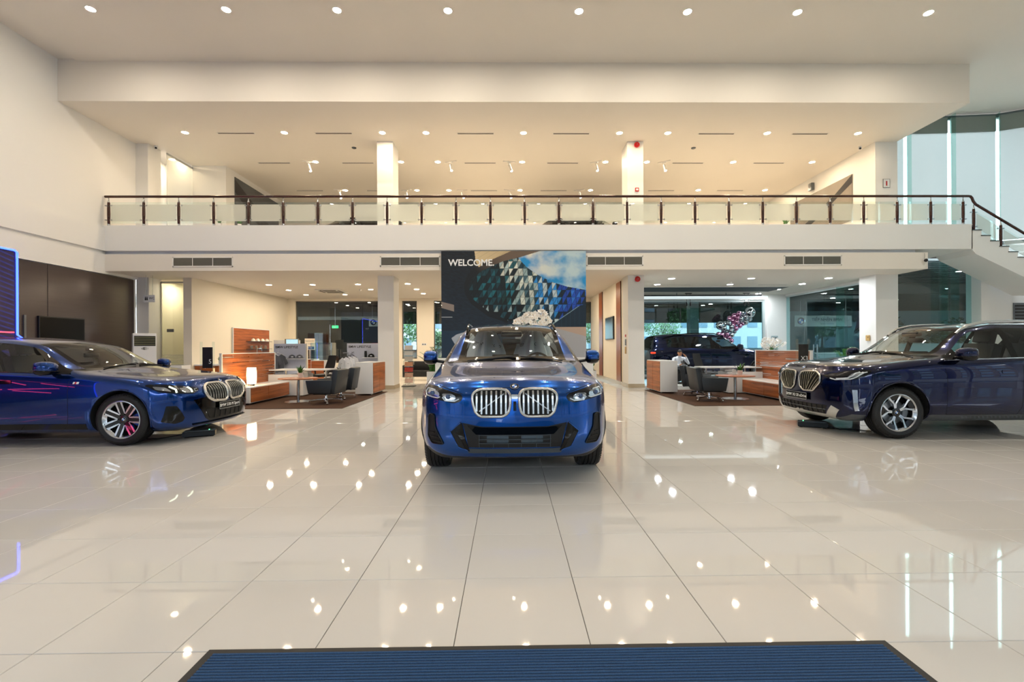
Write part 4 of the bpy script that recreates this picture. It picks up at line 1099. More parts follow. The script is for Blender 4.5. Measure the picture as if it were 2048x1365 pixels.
        F('chin_strip', [(-.46, .362), (.46, .362), (.43, .318), (-.43, .318)], M('chin_grey', '#4c545c', .3, .5), .008, .02, .06, both=False)
        bars('hood_seam', [((-.49, .868), (-.60, .905)), ((-.60, .905), (-.76, .945)), ((-.40, .912), (-.30, .922)), ((-.30, .922), (0, .924))], .005, .005, .0, seam)
    if kind == 'sedan':
        kid = rpoly([(.03, .72), (.055, .772), (.12, .785), (.335, .783), (.43, .752), (.472, .69), (.432, .598), (.33, .541), (.09, .528), (.036, .56)], .03, 3)
        F('kidney_grille', kid, M('grille_void', '#020203', .7, var=0), .006, .03, .03)
        frame('grille_frame', kid, M('pearl_grille_frame', '#d6d3cc', .25, .75), .021, .014)
        bars('grille_slat', [((y, .562), (y, .762)) for y in (.095, .145, .195, .245, .295, .345)] + [((.395, .60), (.395, .74))], .012, .02, .014, SILVER)
        hl = rpoly([(.525, .738), (.56, .705), (.64, .674), (.80, .69), (.88, .708), (.915, .76), (.925, .80), (.905, .825), (.77, .802), (.64, .772)], .015, 3)
        F('headlight', hl, LAMPDK, .003, .02, .025)
        F('headlight_reflector', rpoly([(.66, .69), (.74, .70), (.75, .76), (.67, .755)], .015), LAMPIN, .006, .02, .025)
        F('headlight_reflector', rpoly([(.83, .715), (.90, .75), (.905, .795), (.84, .775)], .015), LAMPIN, .006, .02, .02)
        DRL = M('lit_running_light', '#f4f8ea', .2, emis=(.86, 1.0, .72), es=1.6, var=0)
        for pts in ([(.645, .695), (.64, .73), (.655, .765)], [(.80, .702), (.79, .74), (.815, .785)]):
            for sgn in (1, -1):
                o = MB(); FRT.line(o, [(y * sgn, z) for y, z in pts], .011, .008, False, 6, .02); o.build('light_tube', DRL, root)
        for pts in ([(.565, .712), (.60, .705), (.595, .735), (.555, .738)],):
            for sgn in (1, -1):
                o = MB(); FRT.line(o, [(y * sgn, z) for y, z in pts], .004, .008, False, 6, .02); o.build('light_outline', M('lamp_edge', '#cfd6da', .2, .3), root)
        F('bumper_panel', [(-.64, .585), (-.44, .612), (-.33, .515), (.33, .515), (.44, .612), (.64, .585), (.45, .30), (.38, .255), (-.38, .255), (-.45, .30)], GLOSSB, .005, .02, .05, both=False)
        F('lower_intake', rpoly([(-.47, .43), (.47, .43), (.38, .285), (-.38, .285)], .02), M('intake_void', '#030304', .6, var=0), .009, .02, .05, both=False)
        bars('intake_post', [((y, .29), (y, .425)) for y in (-.3, -.18, -.06, .06, .18, .3)], .012, .012, .012, MATTB, both=False)
        F('corner_vent', rpoly([(-.872, .525), (-.808, .52), (-.735, .35), (-.748, .298), (-.815, .275), (-.893, .312)], .01), GLOSSB, .004, .02, .03)
        bars('chin_strip', [((-.62, .235), (-.4, .235)), ((-.4, .235), (.4, .235)), ((.4, .235), (.62, .235))], .012, .03, .01, GLOSSB, both=False)
        bars('hood_seam', [((-.52, .752), (-.64, .785)), ((-.64, .785), (-.80, .825))], .005, .005, .0, seam)
        # side sill and fender badge
        for s in (-1, 1):
            SD = Proj(bvh, (0, -s, 0)); sg = lambda pts: [(x * (-s), z) for x, z in pts]
            o = MB(); SD.patch(o, sg([(-.46, .30), (-2.55, .30), (-2.55, .225), (-.46, .225)]), .006, .03, .08); o.build('side_sill', GLOSSB, root)
            b = MB(); SD.patch(b, sg([(-.62, .84), (-.545, .84), (-.535, .868), (-.61, .868)]), .003, .006); b.build('fender_badge', PRINTWHITE, root)
            b = MB(); SD.patch(b, sg([(-.595, .84), (-.575, .84), (-.565, .868), (-.585, .868)]), .005, .006); b.build('badge_stripe', REDP, root)
    if kind == 'suv2':
        kid = rpoly([(.04, .83), (.062, .888), (.12, .905), (.375, .912), (.475, .862), (.478, .76), (.352, .625), (.15, .618), (.068, .68)], .03, 3)
        F('kidney_grille', kid, M('grille_void', '#020203', .7, var=0), .006, .03, .03)
        frame('grille_frame', kid, M('satin_chrome', '#c9c6c0', .22, 1), .014, .012)
        bars('grille_slat', [((y, .66 if y > .1 else .70), (y, .89)) for y in (.085, .13)] + [((.175, .64), (.175, .895)), ((.22, .64), (.22, .898)), ((.22, .64), (.36, .895)), ((.265, .72), (.265, .90)), ((.31, .80), (.31, .90)), ((.262, .635), (.42, .87)), ((.305, .635), (.455, .83)), ((.345, .645), (.465, .78))], .008, .016, .012, M('warm_silver', '#cfc8b4', .2, 1))
        hl = rpoly([(.507, .862), (.65, .905), (.80, .95), (.88, .965), (.915, .955), (.918, .90), (.873, .83), (.69, .806), (.62, .828)], .015, 3)
        F('headlight', hl, LAMPDK, .003, .02, .025)
        DRL = M('daytime_light', '#dfe8f2', .15, .2, var=0)
        for pts in ([(.625, .833), (.69, .815), (.83, .83), (.865, .86), (.885, .92), (.90, .93)], [(.70, .83), (.81, .845), (.84, .88), (.86, .93)]):
            for sgn in (1, -1):
                o = MB(); FRT.line(o, [(y * sgn, z) for y, z in pts], .008, .008, False, 6, .02); o.build('light_tube', DRL, root)
        for sgn in (1, -1):
            o = MB(); FRT.patch(o, [(y * sgn, z) for y, z in ([(.80, .845), (.86, .87), (.885, .93), (.84, .925)] if sgn > 0 else [(.80, .845), (.86, .87), (.885, .93), (.84, .925)])], .006, .02, .03); o.build('headlight_reflector', LAMPIN, root)
        F('lower_intake', rpoly([(-.57, .432), (-.05, .432), (.05, .432), (.57, .432), (.515, .305), (-.515, .305)], .015), M('intake_void', '#030304', .6, var=0), .004, .02, .05, both=False)
        bars('intake_bar', [((-.55, .37), (.55, .37))], .008, .012, .008, GREYM, both=False)
        bars('intake_post', [((y, .31), (y, .43)) for y in [-.5 + k * .1 for k in range(11)]], .008, .012, .008, MATTB, both=False)
        SK = M('skid_plate_silver', '#c2c4c4', .3, .8)
        F('skid_plate', [(-.64, .44), (-.53, .30), (-.12, .302), (-.06, .32), (.06, .32), (.12, .302), (.53, .30), (.64, .44), (.73, .385), (.63, .25), (.12, .238), (-.12, .238), (-.63, .25), (-.73, .385)], SK, .008, .02, .04, both=False)
        F('air_curtain', [(.845, .68), (.872, .68), (.878, .39), (.855, .38)], LAMPIN, .005, .02, .03)
        bars('hood_seam', [((-.5, .872), (-.65, .912)), ((-.65, .912), (-.8, .955))], .005, .005, .0, seam)
        for s in (-1, 1):
            SD = Proj(bvh, (0, -s, 0)); sg = lambda pts: [(x * (-s), z) for x, z in pts]
            for k in range(22):
                x = -.95 - k * .06
                o = MB(); SD.patch(o, sg([(x, .27), (x - .025, .27), (x + .02, .305), (x + .045, .305)]), .004, .006, .1); o.build('sill_rib', GREYM, root)
    if kind != 'sedan':           # roof rails
        for s in (-1, 1):
            P = []
            for x, up in ((-1.12, -.01), (-1.18, .012), (-1.28, .035), (-1.5, .05), (-1.9, .052), (-2.4, .052), (-2.9, .05), (-3.2, .03), (-3.3, -.005)):
                h = bvh.ray_cast(Vector((x, s * .60, 3)), Vector((0, 0, -1)))[0]; P.append(h + Vector((0, 0, up)))
            MB().tube(P, .022 if kind == 'suv2' else .017, 8).build('roof_rail', SILVER if kind == 'suv2' else GLOSSB, root)
    if plate:
        pz, ty = plate[1], plate[0]
        pg = MB().box(-.006, .006, -.26, .26, -.055, .055).build('number_plate', GLOSSB, root, bevel=.002)
        p, n = FRT.pt(0, pz, .02); pg.location = p
        MB().box(.006, .0075, -.255, .255, .047, .052).box(.006, .0075, -.255, .255, -.052, -.047).box(.006, .0075, -.255, -.25, -.05, .05).box(.006, .0075, .25, .255, -.05, .05).build('plate_border', SILVER, pg)
        text_mesh('plate_text', ty, .062, PRINTWHITE, pg, (.0068, 0, 0), (PI / 2, 0, PI / 2), .0008)
    return root

SUV.update(doorz=(.40, .93), doorx=-.66, beltline=[(-.68, 1.085), (-1.25, 1.10), (-1.7, 1.115), (-2.65, 1.14), (-3.15, 1.18)], embz=.932, handlez=.93)
SUV2.update(doorz=(.33, .98), doorx=-.66, beltline=[(-.66, 1.095), (-1.25, 1.108), (-1.7, 1.118), (-2.65, 1.142), (-3.15, 1.18)], embz=.964, handlez=.93)
SED.update(doorz=(.30, .93), doorx=-.68, beltline=[(-.70, .975), (-1.38, 1.0), (-1.9, 1.012), (-2.8, 1.03), (-3.2, 1.055)], embz=.815, handlez=.87)
for _S, _W, _z4, _z5, _k in ((SUV, .945, .78, .95, .075), (SUV2, .948, .80, .985, .045), (SED, .95, .665, .848, .078)):
    _st = []
    for _i, (_xs, _r) in enumerate(_S['stations']):          # smooth barrel shape of the flanks along the length
        _r = list(_r)
        if 2 <= _i <= 9:
            _x = _xs[4] if isinstance(_xs, (list, tuple)) else _xs
            _w = _W - .007 * ((_x + 1.4) / 1.4) ** 2
            _r[2] = (_w - .045, _r[2][1]); _r[3] = (_w, _r[3][1]); _r[4] = (_w + .004, _z4 - .022 * _x); _r[5] = (_w - .016, _z5 + _k * (1 - math.exp(_x / .7)) - .012 * _x)
        _st.append((_xs, _r))
    _S['stations'] = _st
PB = paint_mat('bright_blue_paint', (.004, .058, .27), (.006, .08, .36))
PM = paint_mat('mid_blue_paint', (.002, .026, .145), (.004, .04, .20))
PN = paint_mat('navy_paint', (.0008, .003, .028), (.0015, .006, .045))
WH_S = wheel_parts('star', .364, .262); WH_D = wheel_parts('double', .352, .257)
SUV['mats'] = dict(car_mats(PB), rear_window=CARGL); SED['mats'] = car_mats(PM); SUV2['mats'] = car_mats(PN)
car_c = make_car(SUV, 'bright blue sport utility car facing the camera in the centre of the hall', (.045, 5.12, 0), math.radians(-89.5), WH_S, 'suv', 'show_car', cover=True)
car_l = make_car(SED, 'blue saloon car facing right at the left edge of the hall', (-5.235, 7.18, 0), 0, WH_D, 'sedan', 'show_car', plate=('BMW 530i M Sport', .452))
car_r = make_car(SUV2, 'dark navy sport utility car facing left at the right edge of the hall', (5.43, 7.24, 0), PI, WH_S, 'suv2', 'show_car', plate=('BMW X3 20 xDrive', .53), clad_mat=M('grey_sill_plastic', '#4d5156', .4))
# ============================================================ outside and the rooms behind the glass
GROUND = M('outdoor_paving', '#565856', .8, var=.1, scale=.8)
struct('floor_outdoor', MB().box(-90, 90, 21.32, 90, -.3, -.02).box(12.36, 90, 15.05, 21.32, -.3, -.02).box(-90, 90, -45, -4.32, -.3, -.02).box(19.25, 60, -4.32, 15.05, -.3, -.02), GROUND, 'grey paved ground outside the glass')
SOFF = M('canopy_boards', '#4a4038', .6, var=.2, scale=.9)
cn = struct('ceiling_canopy', MB().box(-22, 40, 21.5, 33, 3.75, 3.9).box(12.5, 40, 15.1, 21.5, 4.2, 4.35).box(12.5, 40, 21.42, 21.5, 3.75, 4.35).box(39.9, 40, 15, 33, 0, 4.3).box(-22, 40, 32.6, 33, 3.0, 3.75), SOFF, 'dark boarded canopy ceiling outside the rear glass')
for k in range(22): MB().box(-20, 38, 21.6 + k * .5, 21.66 + k * .5, 3.70, 3.75).build('batten', M('canopy_joint', '#231d19', .7), cn)
for k in range(12): MB().box(12.6, 38, 15.3 + k * .5, 15.36 + k * .5, 4.16, 4.2).build('batten', M('canopy_joint', '#231d19', .7), cn)
L5 = lamp_mat('lamp_canopy', (1, .93, .8), 110)
for k, (xx, yy, zz) in enumerate([(14, 24, 3.74), (16.4, 23, 3.74), (18.5, 25.5, 3.74), (16, 27, 3.74), (20.5, 24, 3.74), (9, 24, 3.74), (11.5, 26, 3.74), (14.4, 18.2, 4.19), (17.5, 17.6, 4.19), (16, 19.8, 4.19), (-7.6, 24, 3.74), (-5.6, 25.5, 3.74), (-3.9, 24.3, 3.74)]):
    t = thing('canopy_lamp', '%s round lamp set into the dark canopy outside the rear glass' % ORD[k], 'ceiling light', (xx, yy, zz), 0, 'canopy lamps')
    MB().cyl((0, 0, 0), (0, 0, -.03), .11, n=14).build('housing', TRIM, t); MB().cyl((0, 0, -.031), (0, 0, -.034), .09, n=14).build('lens', L5, t)
DKW = M('workshop_dark_wall', '#2b2d2b', .7, var=.15, scale=1.5)
struct('wall_workshop', MB().box(-22, -7.3, 27.5, 27.7, 0, 3.75).box(-16, -15.8, 21.5, 27.5, 0, 3.75), DKW, 'dark workshop walls behind the left rear window')
t = thing('roof_beam', 'pale roof beam crossing the dark workshop', 'beam', (-10, 26, 2.9)); MB().box(-4, 3.2, -.06, .06, 0, .18).build('beam', M('beam_paint', '#8c918e', .5), t)
for k, (x0, x1, z0, h) in enumerate([(-13.2, -12.3, 0, 1.9), (-11.2, -10.7, 0, 2.2), (-9.3, -8.7, 0, 1.5)]):
    t = thing('tool_cabinet', '%s tall cabinet standing in the dark workshop' % ['left', 'middle', 'right'][k], 'cabinet', (x0, 26.6, 0))
    MB().box(0, x1 - x0, 0, .5, 0, h).build('carcass', M('workshop_cab_%d' % k, ['#26241f', '#7f8a8c', '#1d2c38'][k], .5), t, bevel=.01)
    MB().box(.03, (x1 - x0) / 2 - .01, -.012, 0, .06, h - .06).build('door', GREYM, t); MB().box((x1 - x0) / 2 + .01, x1 - x0 - .03, -.012, 0, .06, h - .06).build('door', GREYM, t)
t = thing('exit_sign', 'small green lit exit sign in the dark workshop', 'sign', (-9.1, 24.2, 2.42)); MB().box(-.16, .16, -.03, .03, -.07, .07).build('box', M('exit_green', '#0fae4c', .4, emis=(.05, .9, .3), es=2.2, var=0), t, bevel=.008)
MB().box(-.05, .05, -.034, -.03, -.03, .03).build('running_figure', PRINTWHITE, t)
MB().cyl((0, 0, .07), (0, 0, 1.33), .006, n=6).build('hanger_rod', STEEL, t)
def hang_sign(name, label, loc, w, h, lines, rz=0, badge=True, base='#cfd4d2'):
    t = thing(name, label, 'sign', loc, rz)
    MB().box(-w / 2, w / 2, -.03, .03, -h / 2, h / 2).build('board', M('sign_board_' + base[1:], base, .4), t, bevel=.006)
    for sx in (-w * .4, w * .4): MB().cyl((sx, 0, h / 2), (sx, 0, max(h / 2 + .02, 3.75 - loc[2])), .008, n=6).build('hanger_rod', STEEL, t)
    x0 = 0
    if badge:
        e = link('emblem', emblem(h * .36), t, (-w / 2 + h * .55, -.031, 0), (0, 0, -PI / 2)); x0 = h * .35
    for k, (s, z, tx) in enumerate(lines): text_mesh('lettering', tx, s, M('sign_text', '#4a565e', .5, var=0), t, (x0, -.032, z), (PI / 2, 0, 0), .001)
    return t
hang_sign('reception_sign', 'pale service reception sign with round badge seen through the receding glass', (15.9, 23.0, 2.55), 2.9, .55, [(.2, .07, 'TIẾP NHẬN BMW'), (.1, -.14, 'Service reception')])
hang_sign('return_sign', 'pale hanging sign with round badge behind the left rear window', (-6.3, 23.6, 2.62), 1.7, .42, [(.12, .06, 'BMW'), (.1, -.1, 'SERVICE')])
# planted edge, pale buildings and sky behind
LEAF = M('hedge_leaves', '#2f5a2a', .6, var=.5, scale=9)
def leaf_blob(mb, c, r, n, s, rnd):
    for _ in range(n):
        d = Vector((rnd.gauss(0, 1), rnd.gauss(0, 1), rnd.gauss(0, 1))).normalized() * r * rnd.uniform(.6, 1.0); p = Vector(c) + Vector((d.x, d.y, d.z * .9))
        a = Vector((rnd.uniform(-1, 1), rnd.uniform(-1, 1), rnd.uniform(-1, 1))).normalized(); b = a.orthogonal().normalized(); w = s * rnd.uniform(.6, 1.2)
        mb.add([p - a * w, p + b * w * .4, p + a * w, p - b * w * .4], [(0, 1, 2, 3)])
TREES = [(-7.5, 38, 3.3, 1.6), (-5.2, 36, 2.2, 1.0), (-3.0, 40, 3.6, 1.7), (4.6, 36, 2.6, 1.4), (7.2, 38, 3.2, 1.5), (10.4, 37, 3.8, 1.7), (13.6, 40, 3.2, 1.5), (22, 27, 2.2, 1.2), (24.5, 29, 2.6, 1.4), (27, 28, 2.4, 1.3)]
for k, (xx, yy, h, r) in enumerate(TREES):
    rnd = random.Random(k); t = thing('tree', '%s leafy tree from the left outside the rear glass' % ORD[k], 'tree', (xx, yy, -.02), 0, 'trees outside')
    MB().tube([(0, 0, 0), (.05, 0, h * .4), (-.03, .05, h * .75)], [.12, .09, .05], 8).build('trunk', M('bark', '#4a3b2c', .8), t)
    m = MB()
    for q in range(5): leaf_blob(m, (rnd.uniform(-.5, .5) * r, rnd.uniform(-.5, .5) * r, h * .8 + rnd.uniform(-.3, .4) * r), r * .7, 160, .16, rnd)
    tag(m.build('foliage', LEAF, t, smooth=False), kind='stuff')
BW = M('pale_building', '#8f999d', .7); BG = M('building_window', '#5d7484', .15)
for k, (xx, yy, w, h, nf) in enumerate([(-12, 60, 14, 9, 3), (3.4, 62, 8, 7, 2), (14.5, 58, 10, 8, 3), (28, 60, 12, 10, 3), (-30, 64, 14, 8, 2)]):
    t = thing('building', '%s pale building far behind the rear glass' % ORD[k], 'building', (xx, yy, -.02), 0, 'pale buildings outside')
    MB().box(-w / 2, w / 2, 0, 6, 0, h).build('wall', BW, t); MB().box(-w / 2 - .2, w / 2 + .2, -.2, 6.2, h, h + .3).build('roof', GREYM, t)
    for f in range(nf):
        for c in range(int(w / 2.2)):
            MB().box(-w / 2 + .6 + c * 2.2, -w / 2 + 1.9 + c * 2.2, -.06, 0, 1 + f * 2.8, 2.6 + f * 2.8).build('window', BG, t)
t = thing('low_wall', 'low white boundary wall beyond the canopy', 'wall', (6, 34.5, -.02)); MB().box(-30, 30, 0, .2, 0, 1.1).build('wall', M('boundary_white', '#a3abaa', .7), t); MB().box(-30.05, 30.05, -.05, .25, 1.1, 1.18).build('coping', GREYM, t)
t = thing('service_counter', 'pale service counter seen through the receding glass', 'counter', (16.2, 21.6, -.02), 0)
MB().box(-1.8, 1.8, -.3, .3, 0, .95).build('counter_body', M('counter_pale', '#aab6b8', .5), t, bevel=.01); MB().box(-1.9, 1.9, -.36, .36, .95, 1.0).build('counter_top', WLAM, t)
t = thing('canopy_pillar', 'grey pillar standing outside the receding glass', 'pillar', (19.5, 24.5, -.02)); MB().box(-.3, .3, -.3, .3, 0, 3.7).build('shaft', M('pillar_grey', '#7f8b8e', .6), t)
t = thing('canopy_pillar', 'dark pillar behind the long teal glass wall', 'pillar', (9.35, 23.2, -.02)); MB().box(-.22, .22, -.22, .22, 0, 3.7).build('shaft', M('pillar_dark', '#6d7e84', .6), t)
struct('wall_service', MB().box(18.5, 36, 31.5, 31.8, 0, 3.7).box(20, 34, 24.5, 24.7, 0, 1.4), M('service_wall', '#b4c4c6', .6), 'grey green service wall outside the glass')

# the other side of the street, seen only in reflections
for k, (xx, w, h) in enumerate(sorted([(-30, 16, 12), (-12, 15, 16), (4, 13, 10), (19, 14, 15), (36, 16, 12), (54, 18, 15), (74, 20, 13), (-49, 18, 14), (-70, 20, 13)])):
    t = thing('street_building', '%s building from the left across the street behind the entrance' % ORD[k], 'building', (xx, -34, -.02), 0, 'buildings across the street')
    MB().box(-w / 2, w / 2, -6, 0, 0, h).build('wall', M('street_wall_%d' % (k % 5), ['#5e5a54', '#4c4e50', '#6a6258', '#474d50', '#5b5550'][k % 5], .8), t)
    for f in range(int(h / 3)):
        for c in range(int(w / 2.4)): MB().box(-w / 2 + .6 + c * 2.4, -w / 2 + 2.2 + c * 2.4, 0, .06, 1 + f * 3, 2.7 + f * 3).build('window', BG, t)
for k in range(6):
    rnd = random.Random(40 + k); t = thing('street_tree', '%s street tree outside the entrance' % ORD[k], 'tree', (-23 + k * 9.0 + (k % 2) * 3, -15 - (k % 3) * 3, -.02), 0, 'street trees')
    MB().tube([(0, 0, 0), (.1, 0, 2.4), (0, .1, 5)], [.2, .15, .08], 8).build('trunk', M('bark', '#4a3b2c', .8), t); m = MB()
    for q in range(9): leaf_blob(m, (rnd.uniform(-2, 2), rnd.uniform(-1.5, 1.5), 5.0 + rnd.uniform(-1.6, 2.0)), 1.6, 220, .32, rnd)
    tag(m.build('foliage', LEAF, t, smooth=False), kind='stuff')
# ------------------------------------------------------------ mural panel
MX0, MX1, MZ0, MZ1 = -1.96, 2.27, 1.0, 4.12
mu = thing('mural_panel', 'tall photo mural reading WELCOME behind the centre car', 'mural', ((MX0 + MX1) / 2, 13.42, 0))
hw = (MX1 - MX0) / 2
MB().box(-hw, hw, 0, .06, MZ0, MZ1).build('board', M('mural_board_edge', '#1a2430', .5), mu)
def mural_colour():
    sky = [(1045, 145), (1160, 270), (1300, 370), (1500, 470), (1700, 530), (1960, 577), (1960, 40), (1390, 40)]
    cream = [(462, 40), (480, 200), (520, 268), (620, 200), (800, 122), (985, 40)]
    band = [(985, 40), (800, 120), (620, 195), (470, 270), (370, 370), (320, 500), (330, 620), (420, 760), (640, 920), (900, 1010), (900, 975), (640, 850), (450, 700), (385, 600), (390, 500), (440, 410), (560, 320), (700, 250), (850, 190), (1040, 142), (1400, 62), (1400, 40)]
    fac = [(900, 975), (640, 850), (450, 700), (385, 600), (390, 500), (440, 410), (560, 320), (700, 250), (850, 190), (1045, 145), (1160, 270), (1300, 370), (1500, 470), (1700, 530), (1960, 577), (1960, 755), (1850, 790), (1540, 1000), (1440, 1040), (1000, 1010)]
    pav = [(1540, 1065), (1960, 1070), (1960, 1500), (1200, 1500), (1000, 1300)]
    plate = [(150, 1210), (220, 1160), (360, 1120), (700, 1080), (900, 1500), (420, 1500), (220, 1330)]
    H = {}
    def tri(cx, cy):
        w, h = 62.0, 96.0
        sx = cx + cy * .25
        r = math.floor(cy / h); fy = cy / h - r; c = sx / w + (r % 2) * .5; ci = math.floor(c); fc = c - ci
        up = abs(fc - .5) * 2 < fy
        k = (r, ci if up else (ci if fc > .5 else ci - 1), up)
        d = min(abs(fy), abs(1 - fy)) * h; e = abs(abs(fc - .5) * 2 - fy) * w * .45
        if k not in H:
            rnd = random.Random(hash(k)); u = (cx - 385) / 1560; q = rnd.random()
            if u < .28: p = [('#0a1a22', .55), ('#0f3a46', .3), ('#175f6c', .15)]
            elif u < .40: p = [('#0c2026', .35), ('#1a5a64', .2), ('#a9bfbf', .3), ('#d9dccf', .15)] if cy < 430 else [('#08161a', .5), ('#10373a', .3), ('#1d6a7a', .2)]
            elif u < .58: p = [('#cfd6cc', .35), ('#8ea7aa', .25), ('#3d5f6c', .2), ('#1c3b48', .2)]
            elif u < .76: p = [('#2a86cf', .3), ('#b9cbd2', .25), ('#16405c', .25), ('#0e2a3c', .2)]
            else: p = [('#1c49ad', .45), ('#0f2438', .4), ('#2a6fd0', .15)]
            if cy > 760 and u < .45: p = [('#081218', .7), ('#16414e', .2), ('#9fb7bd', .1)]
            acc = 0
            for hx, w_ in p:
                acc += w_
                if q <= acc: break
            v = rnd.uniform(.8, 1.15); H[k] = tuple(x * v for x in hexc(hx))
        if min(d, e) < 3.2: return tuple(x * .3 for x in H[k])
        return H[k]
    def mixc(a, b, t): t = max(0, min(1, t)); return tuple(x * (1 - t) + y * t for x, y in zip(a, b))
    def f(cx, cy):
        P = (cx, cy)
        if inpoly(P, sky):
            n = noise.fractal(Vector((cx / 330, cy / 260, 3.1)), 1.0, 2.0, 5); n2 = noise.noise(Vector((cx / 160, cy / 160, 9)))
            t = n * 1.3 + .62 + n2 * .25 - (cx - 1400) / 2600
            return mixc(hexc('#1f8fd0'), mixc(hexc('#bcd3da'), hexc('#e9e3d2'), (1500 - cx) / 500 + .3), t)
        if inpoly(P, cream):
            l = abs(((cx * .6 + cy) / 70) % 1 - .5)
            c = mixc(hexc('#d8c39a'), hexc('#c0ab84'), (cx - 480) / 500); return tuple(x * .72 for x in c) if l < .03 else c
        if inpoly(P, band): return mixc(hexc('#0e141b'), hexc('#6a5a4d'), (cx - 350) / 500 - (cy - 150) / 600)
        if inpoly(P, fac): return tri(cx, cy)
        if inpoly(P, plate): return mixc(hexc('#a9b4c2'), hexc('#8795a8'), (cy - 1150) / 300)
        if cy > 1068 and cx > 1000:
            edge = 1068 + (cx - 1500) * .28
            n = noise.noise(Vector((cx / 200, cy / 40, 1))) * .1
            return mixc(hexc('#b8a191'), hexc('#a8a9ae'), 1 if cy > edge else 0) if n < .3 else hexc('#98999e')
        if cx > 1380 and cy > 740:
            dl = (cy - 1010) + (cx - 1520) * .68
            if abs(dl) < 10: return hexc('#9fc3cc')
            if abs(dl + 45) < 26: return hexc('#1c5560')
            return mixc(hexc('#14283a'), hexc('#22455a'), (cx % 60 < 4) * .6)
        # dark left: streaked shadow side
        s = noise.noise(Vector((cx / 60 + cy / 200, (cy - cx * .25) / 14, 2)))
        c = mixc(hexc('#0b1119'), hexc('#172636'), .35 + .5 * s + (cy - 300) / 1500)
        if 715 < cy < 860 and cx < 190 and (cy - 735) > (cx - 60) * .25 and cy < 800 + (cx) * .3: c = hexc('#8a7f79')
        if abs(cy - 930) < 5 and cx < 165: c = hexc('#aab3ba')
        if cy > 1110: c = mixc(c, hexc('#15344f'), .6)
        return c
    return f
mf = mural_colour()
NX, NZ = 420, 310
vs = []; cs = []
for j in range(NZ + 1):
    for i in range(NX + 1):
        vs.append((-hw + 2 * hw * i / NX, -.003, MZ1 - (MZ1 - MZ0) * j / NZ)); cs.append(mf(20 + 1932 * i / NX, 55 + 1417 * j / NZ))
fs = [(j * (NX + 1) + i, (j + 1) * (NX + 1) + i, (j + 1) * (NX + 1) + i + 1, j * (NX + 1) + i + 1) for j in range(NZ) for i in range(NX)]
me = bpy.data.meshes.new('print'); me.from_pydata(vs, [], fs)
ca = me.color_attributes.new('ink', 'FLOAT_COLOR', 'POINT')
ca.data.foreach_set('color', [x for c in cs for x in (*c, 1)])
pm = bpy.data.materials.new('mural_print'); pm.use_nodes = True; n = pm.node_tree.nodes
va = n.new('ShaderNodeVertexColor'); va.layer_name = 'ink'; pm.node_tree.links.new(va.outputs[0], n['Principled BSDF'].inputs['Base Color']); n['Principled BSDF'].inputs['Roughness'].default_value = .45
me.materials.append(pm); link('photo_print', me, mu)
text_mesh('welcome_lettering', 'WELCOME.', .265, PRINTWHITE, mu, (-hw + .21, -.006, MZ1 - .345), (PI / 2, 0, 0), .001, 'LEFT', .006)
t = thing('reception_counter', 'white reception counter below the mural', 'counter', ((MX0 + MX1) / 2, 13.2, 0))
MB().box(-hw - .1, hw + .1, -.35, .2, .06, .96).build('counter_body', WLAM, t, bevel=.006); MB().box(-hw - .14, hw + .14, -.4, .2, .96, 1.0).build('counter_top', WLAM, t, bevel=.006); MB().box(-hw, hw, -.3, .2, 0, .06).build('plinth', GREYM, t)
MB().box(hw + .101, hw + .112, -.2, -.12, .62, .74).build('socket_plate', GREYM, t)

# ------------------------------------------------------------ entrance mat
MATB = M('ribbed_mat_blue', '#2f527a', .95, var=.6, scale=260, bump=.6, bscale=500)
mt = thing('entrance_mat', 'ribbed blue entrance mat with black rubber border in the foreground', 'mat', (.175, 1.0, 0))
MB().box(-1.475, 1.475, -1.0, 1.0, .0005, .006).build('rubber_border', RUBBER, mt, bevel=.002)
m = MB()
for k in range(115):
    y = -.96 + k * .0168
    x = 1.435
    m.add([(-x, y, .006), (x, y, .006), (x, y + .003, .011), (-x, y + .003, .011), (x, y + .010, .011), (-x, y + .010, .011), (x, y + .013, .006), (-x, y + .013, .006)], [(0, 1, 2, 3), (3, 2, 4, 5), (5, 4, 6, 7), (0, 3, 5, 7), (1, 6, 4, 2)])
tag(m.build('ribs', MATB, mt, smooth=False), kind='stuff')
MB().box(-1.437, 1.437, -.962, .972, .006, .0075).build('carpet_base', M('mat_dark_blue', '#101c30', .95), mt)
# ============================================================ consulting islands (left and right mirror each other)
X0 = .225
CARPET = M('brown_carpet', '#4a3020', .98, var=.35, scale=160, bump=.5, bscale=400)
LEATHER = M('charcoal_leather', '#20262d', .42, bump=.04, bscale=300)
def star_base(t, n=4, r=.36, rot=.5, mat=CHROME):
    b = MB().lathe([(0, .02), (.04, .02), (.045, .08), (.03, .12), (.026, .30), (.0, .30)], 16).build('column', CHROME, t)
    for k in range(n):
        a = rot + 2 * PI * k / n; c, s = math.cos(a), math.sin(a)
        o = MB().bar((.03 * c, .03 * s, .105), (r * c, r * s, .075), .045, .03).build('base_arm', CHROME, t, bevel=.006)
        MB().cyl((r * c, r * s, .075), (r * c, r * s, .045), .012, n=10).cyl((r * c - .02 * s, r * s + .02 * c, .03), (r * c + .02 * s, r * s - .02 * c, .03), .03, n=14).build('castor', CHROME, o)
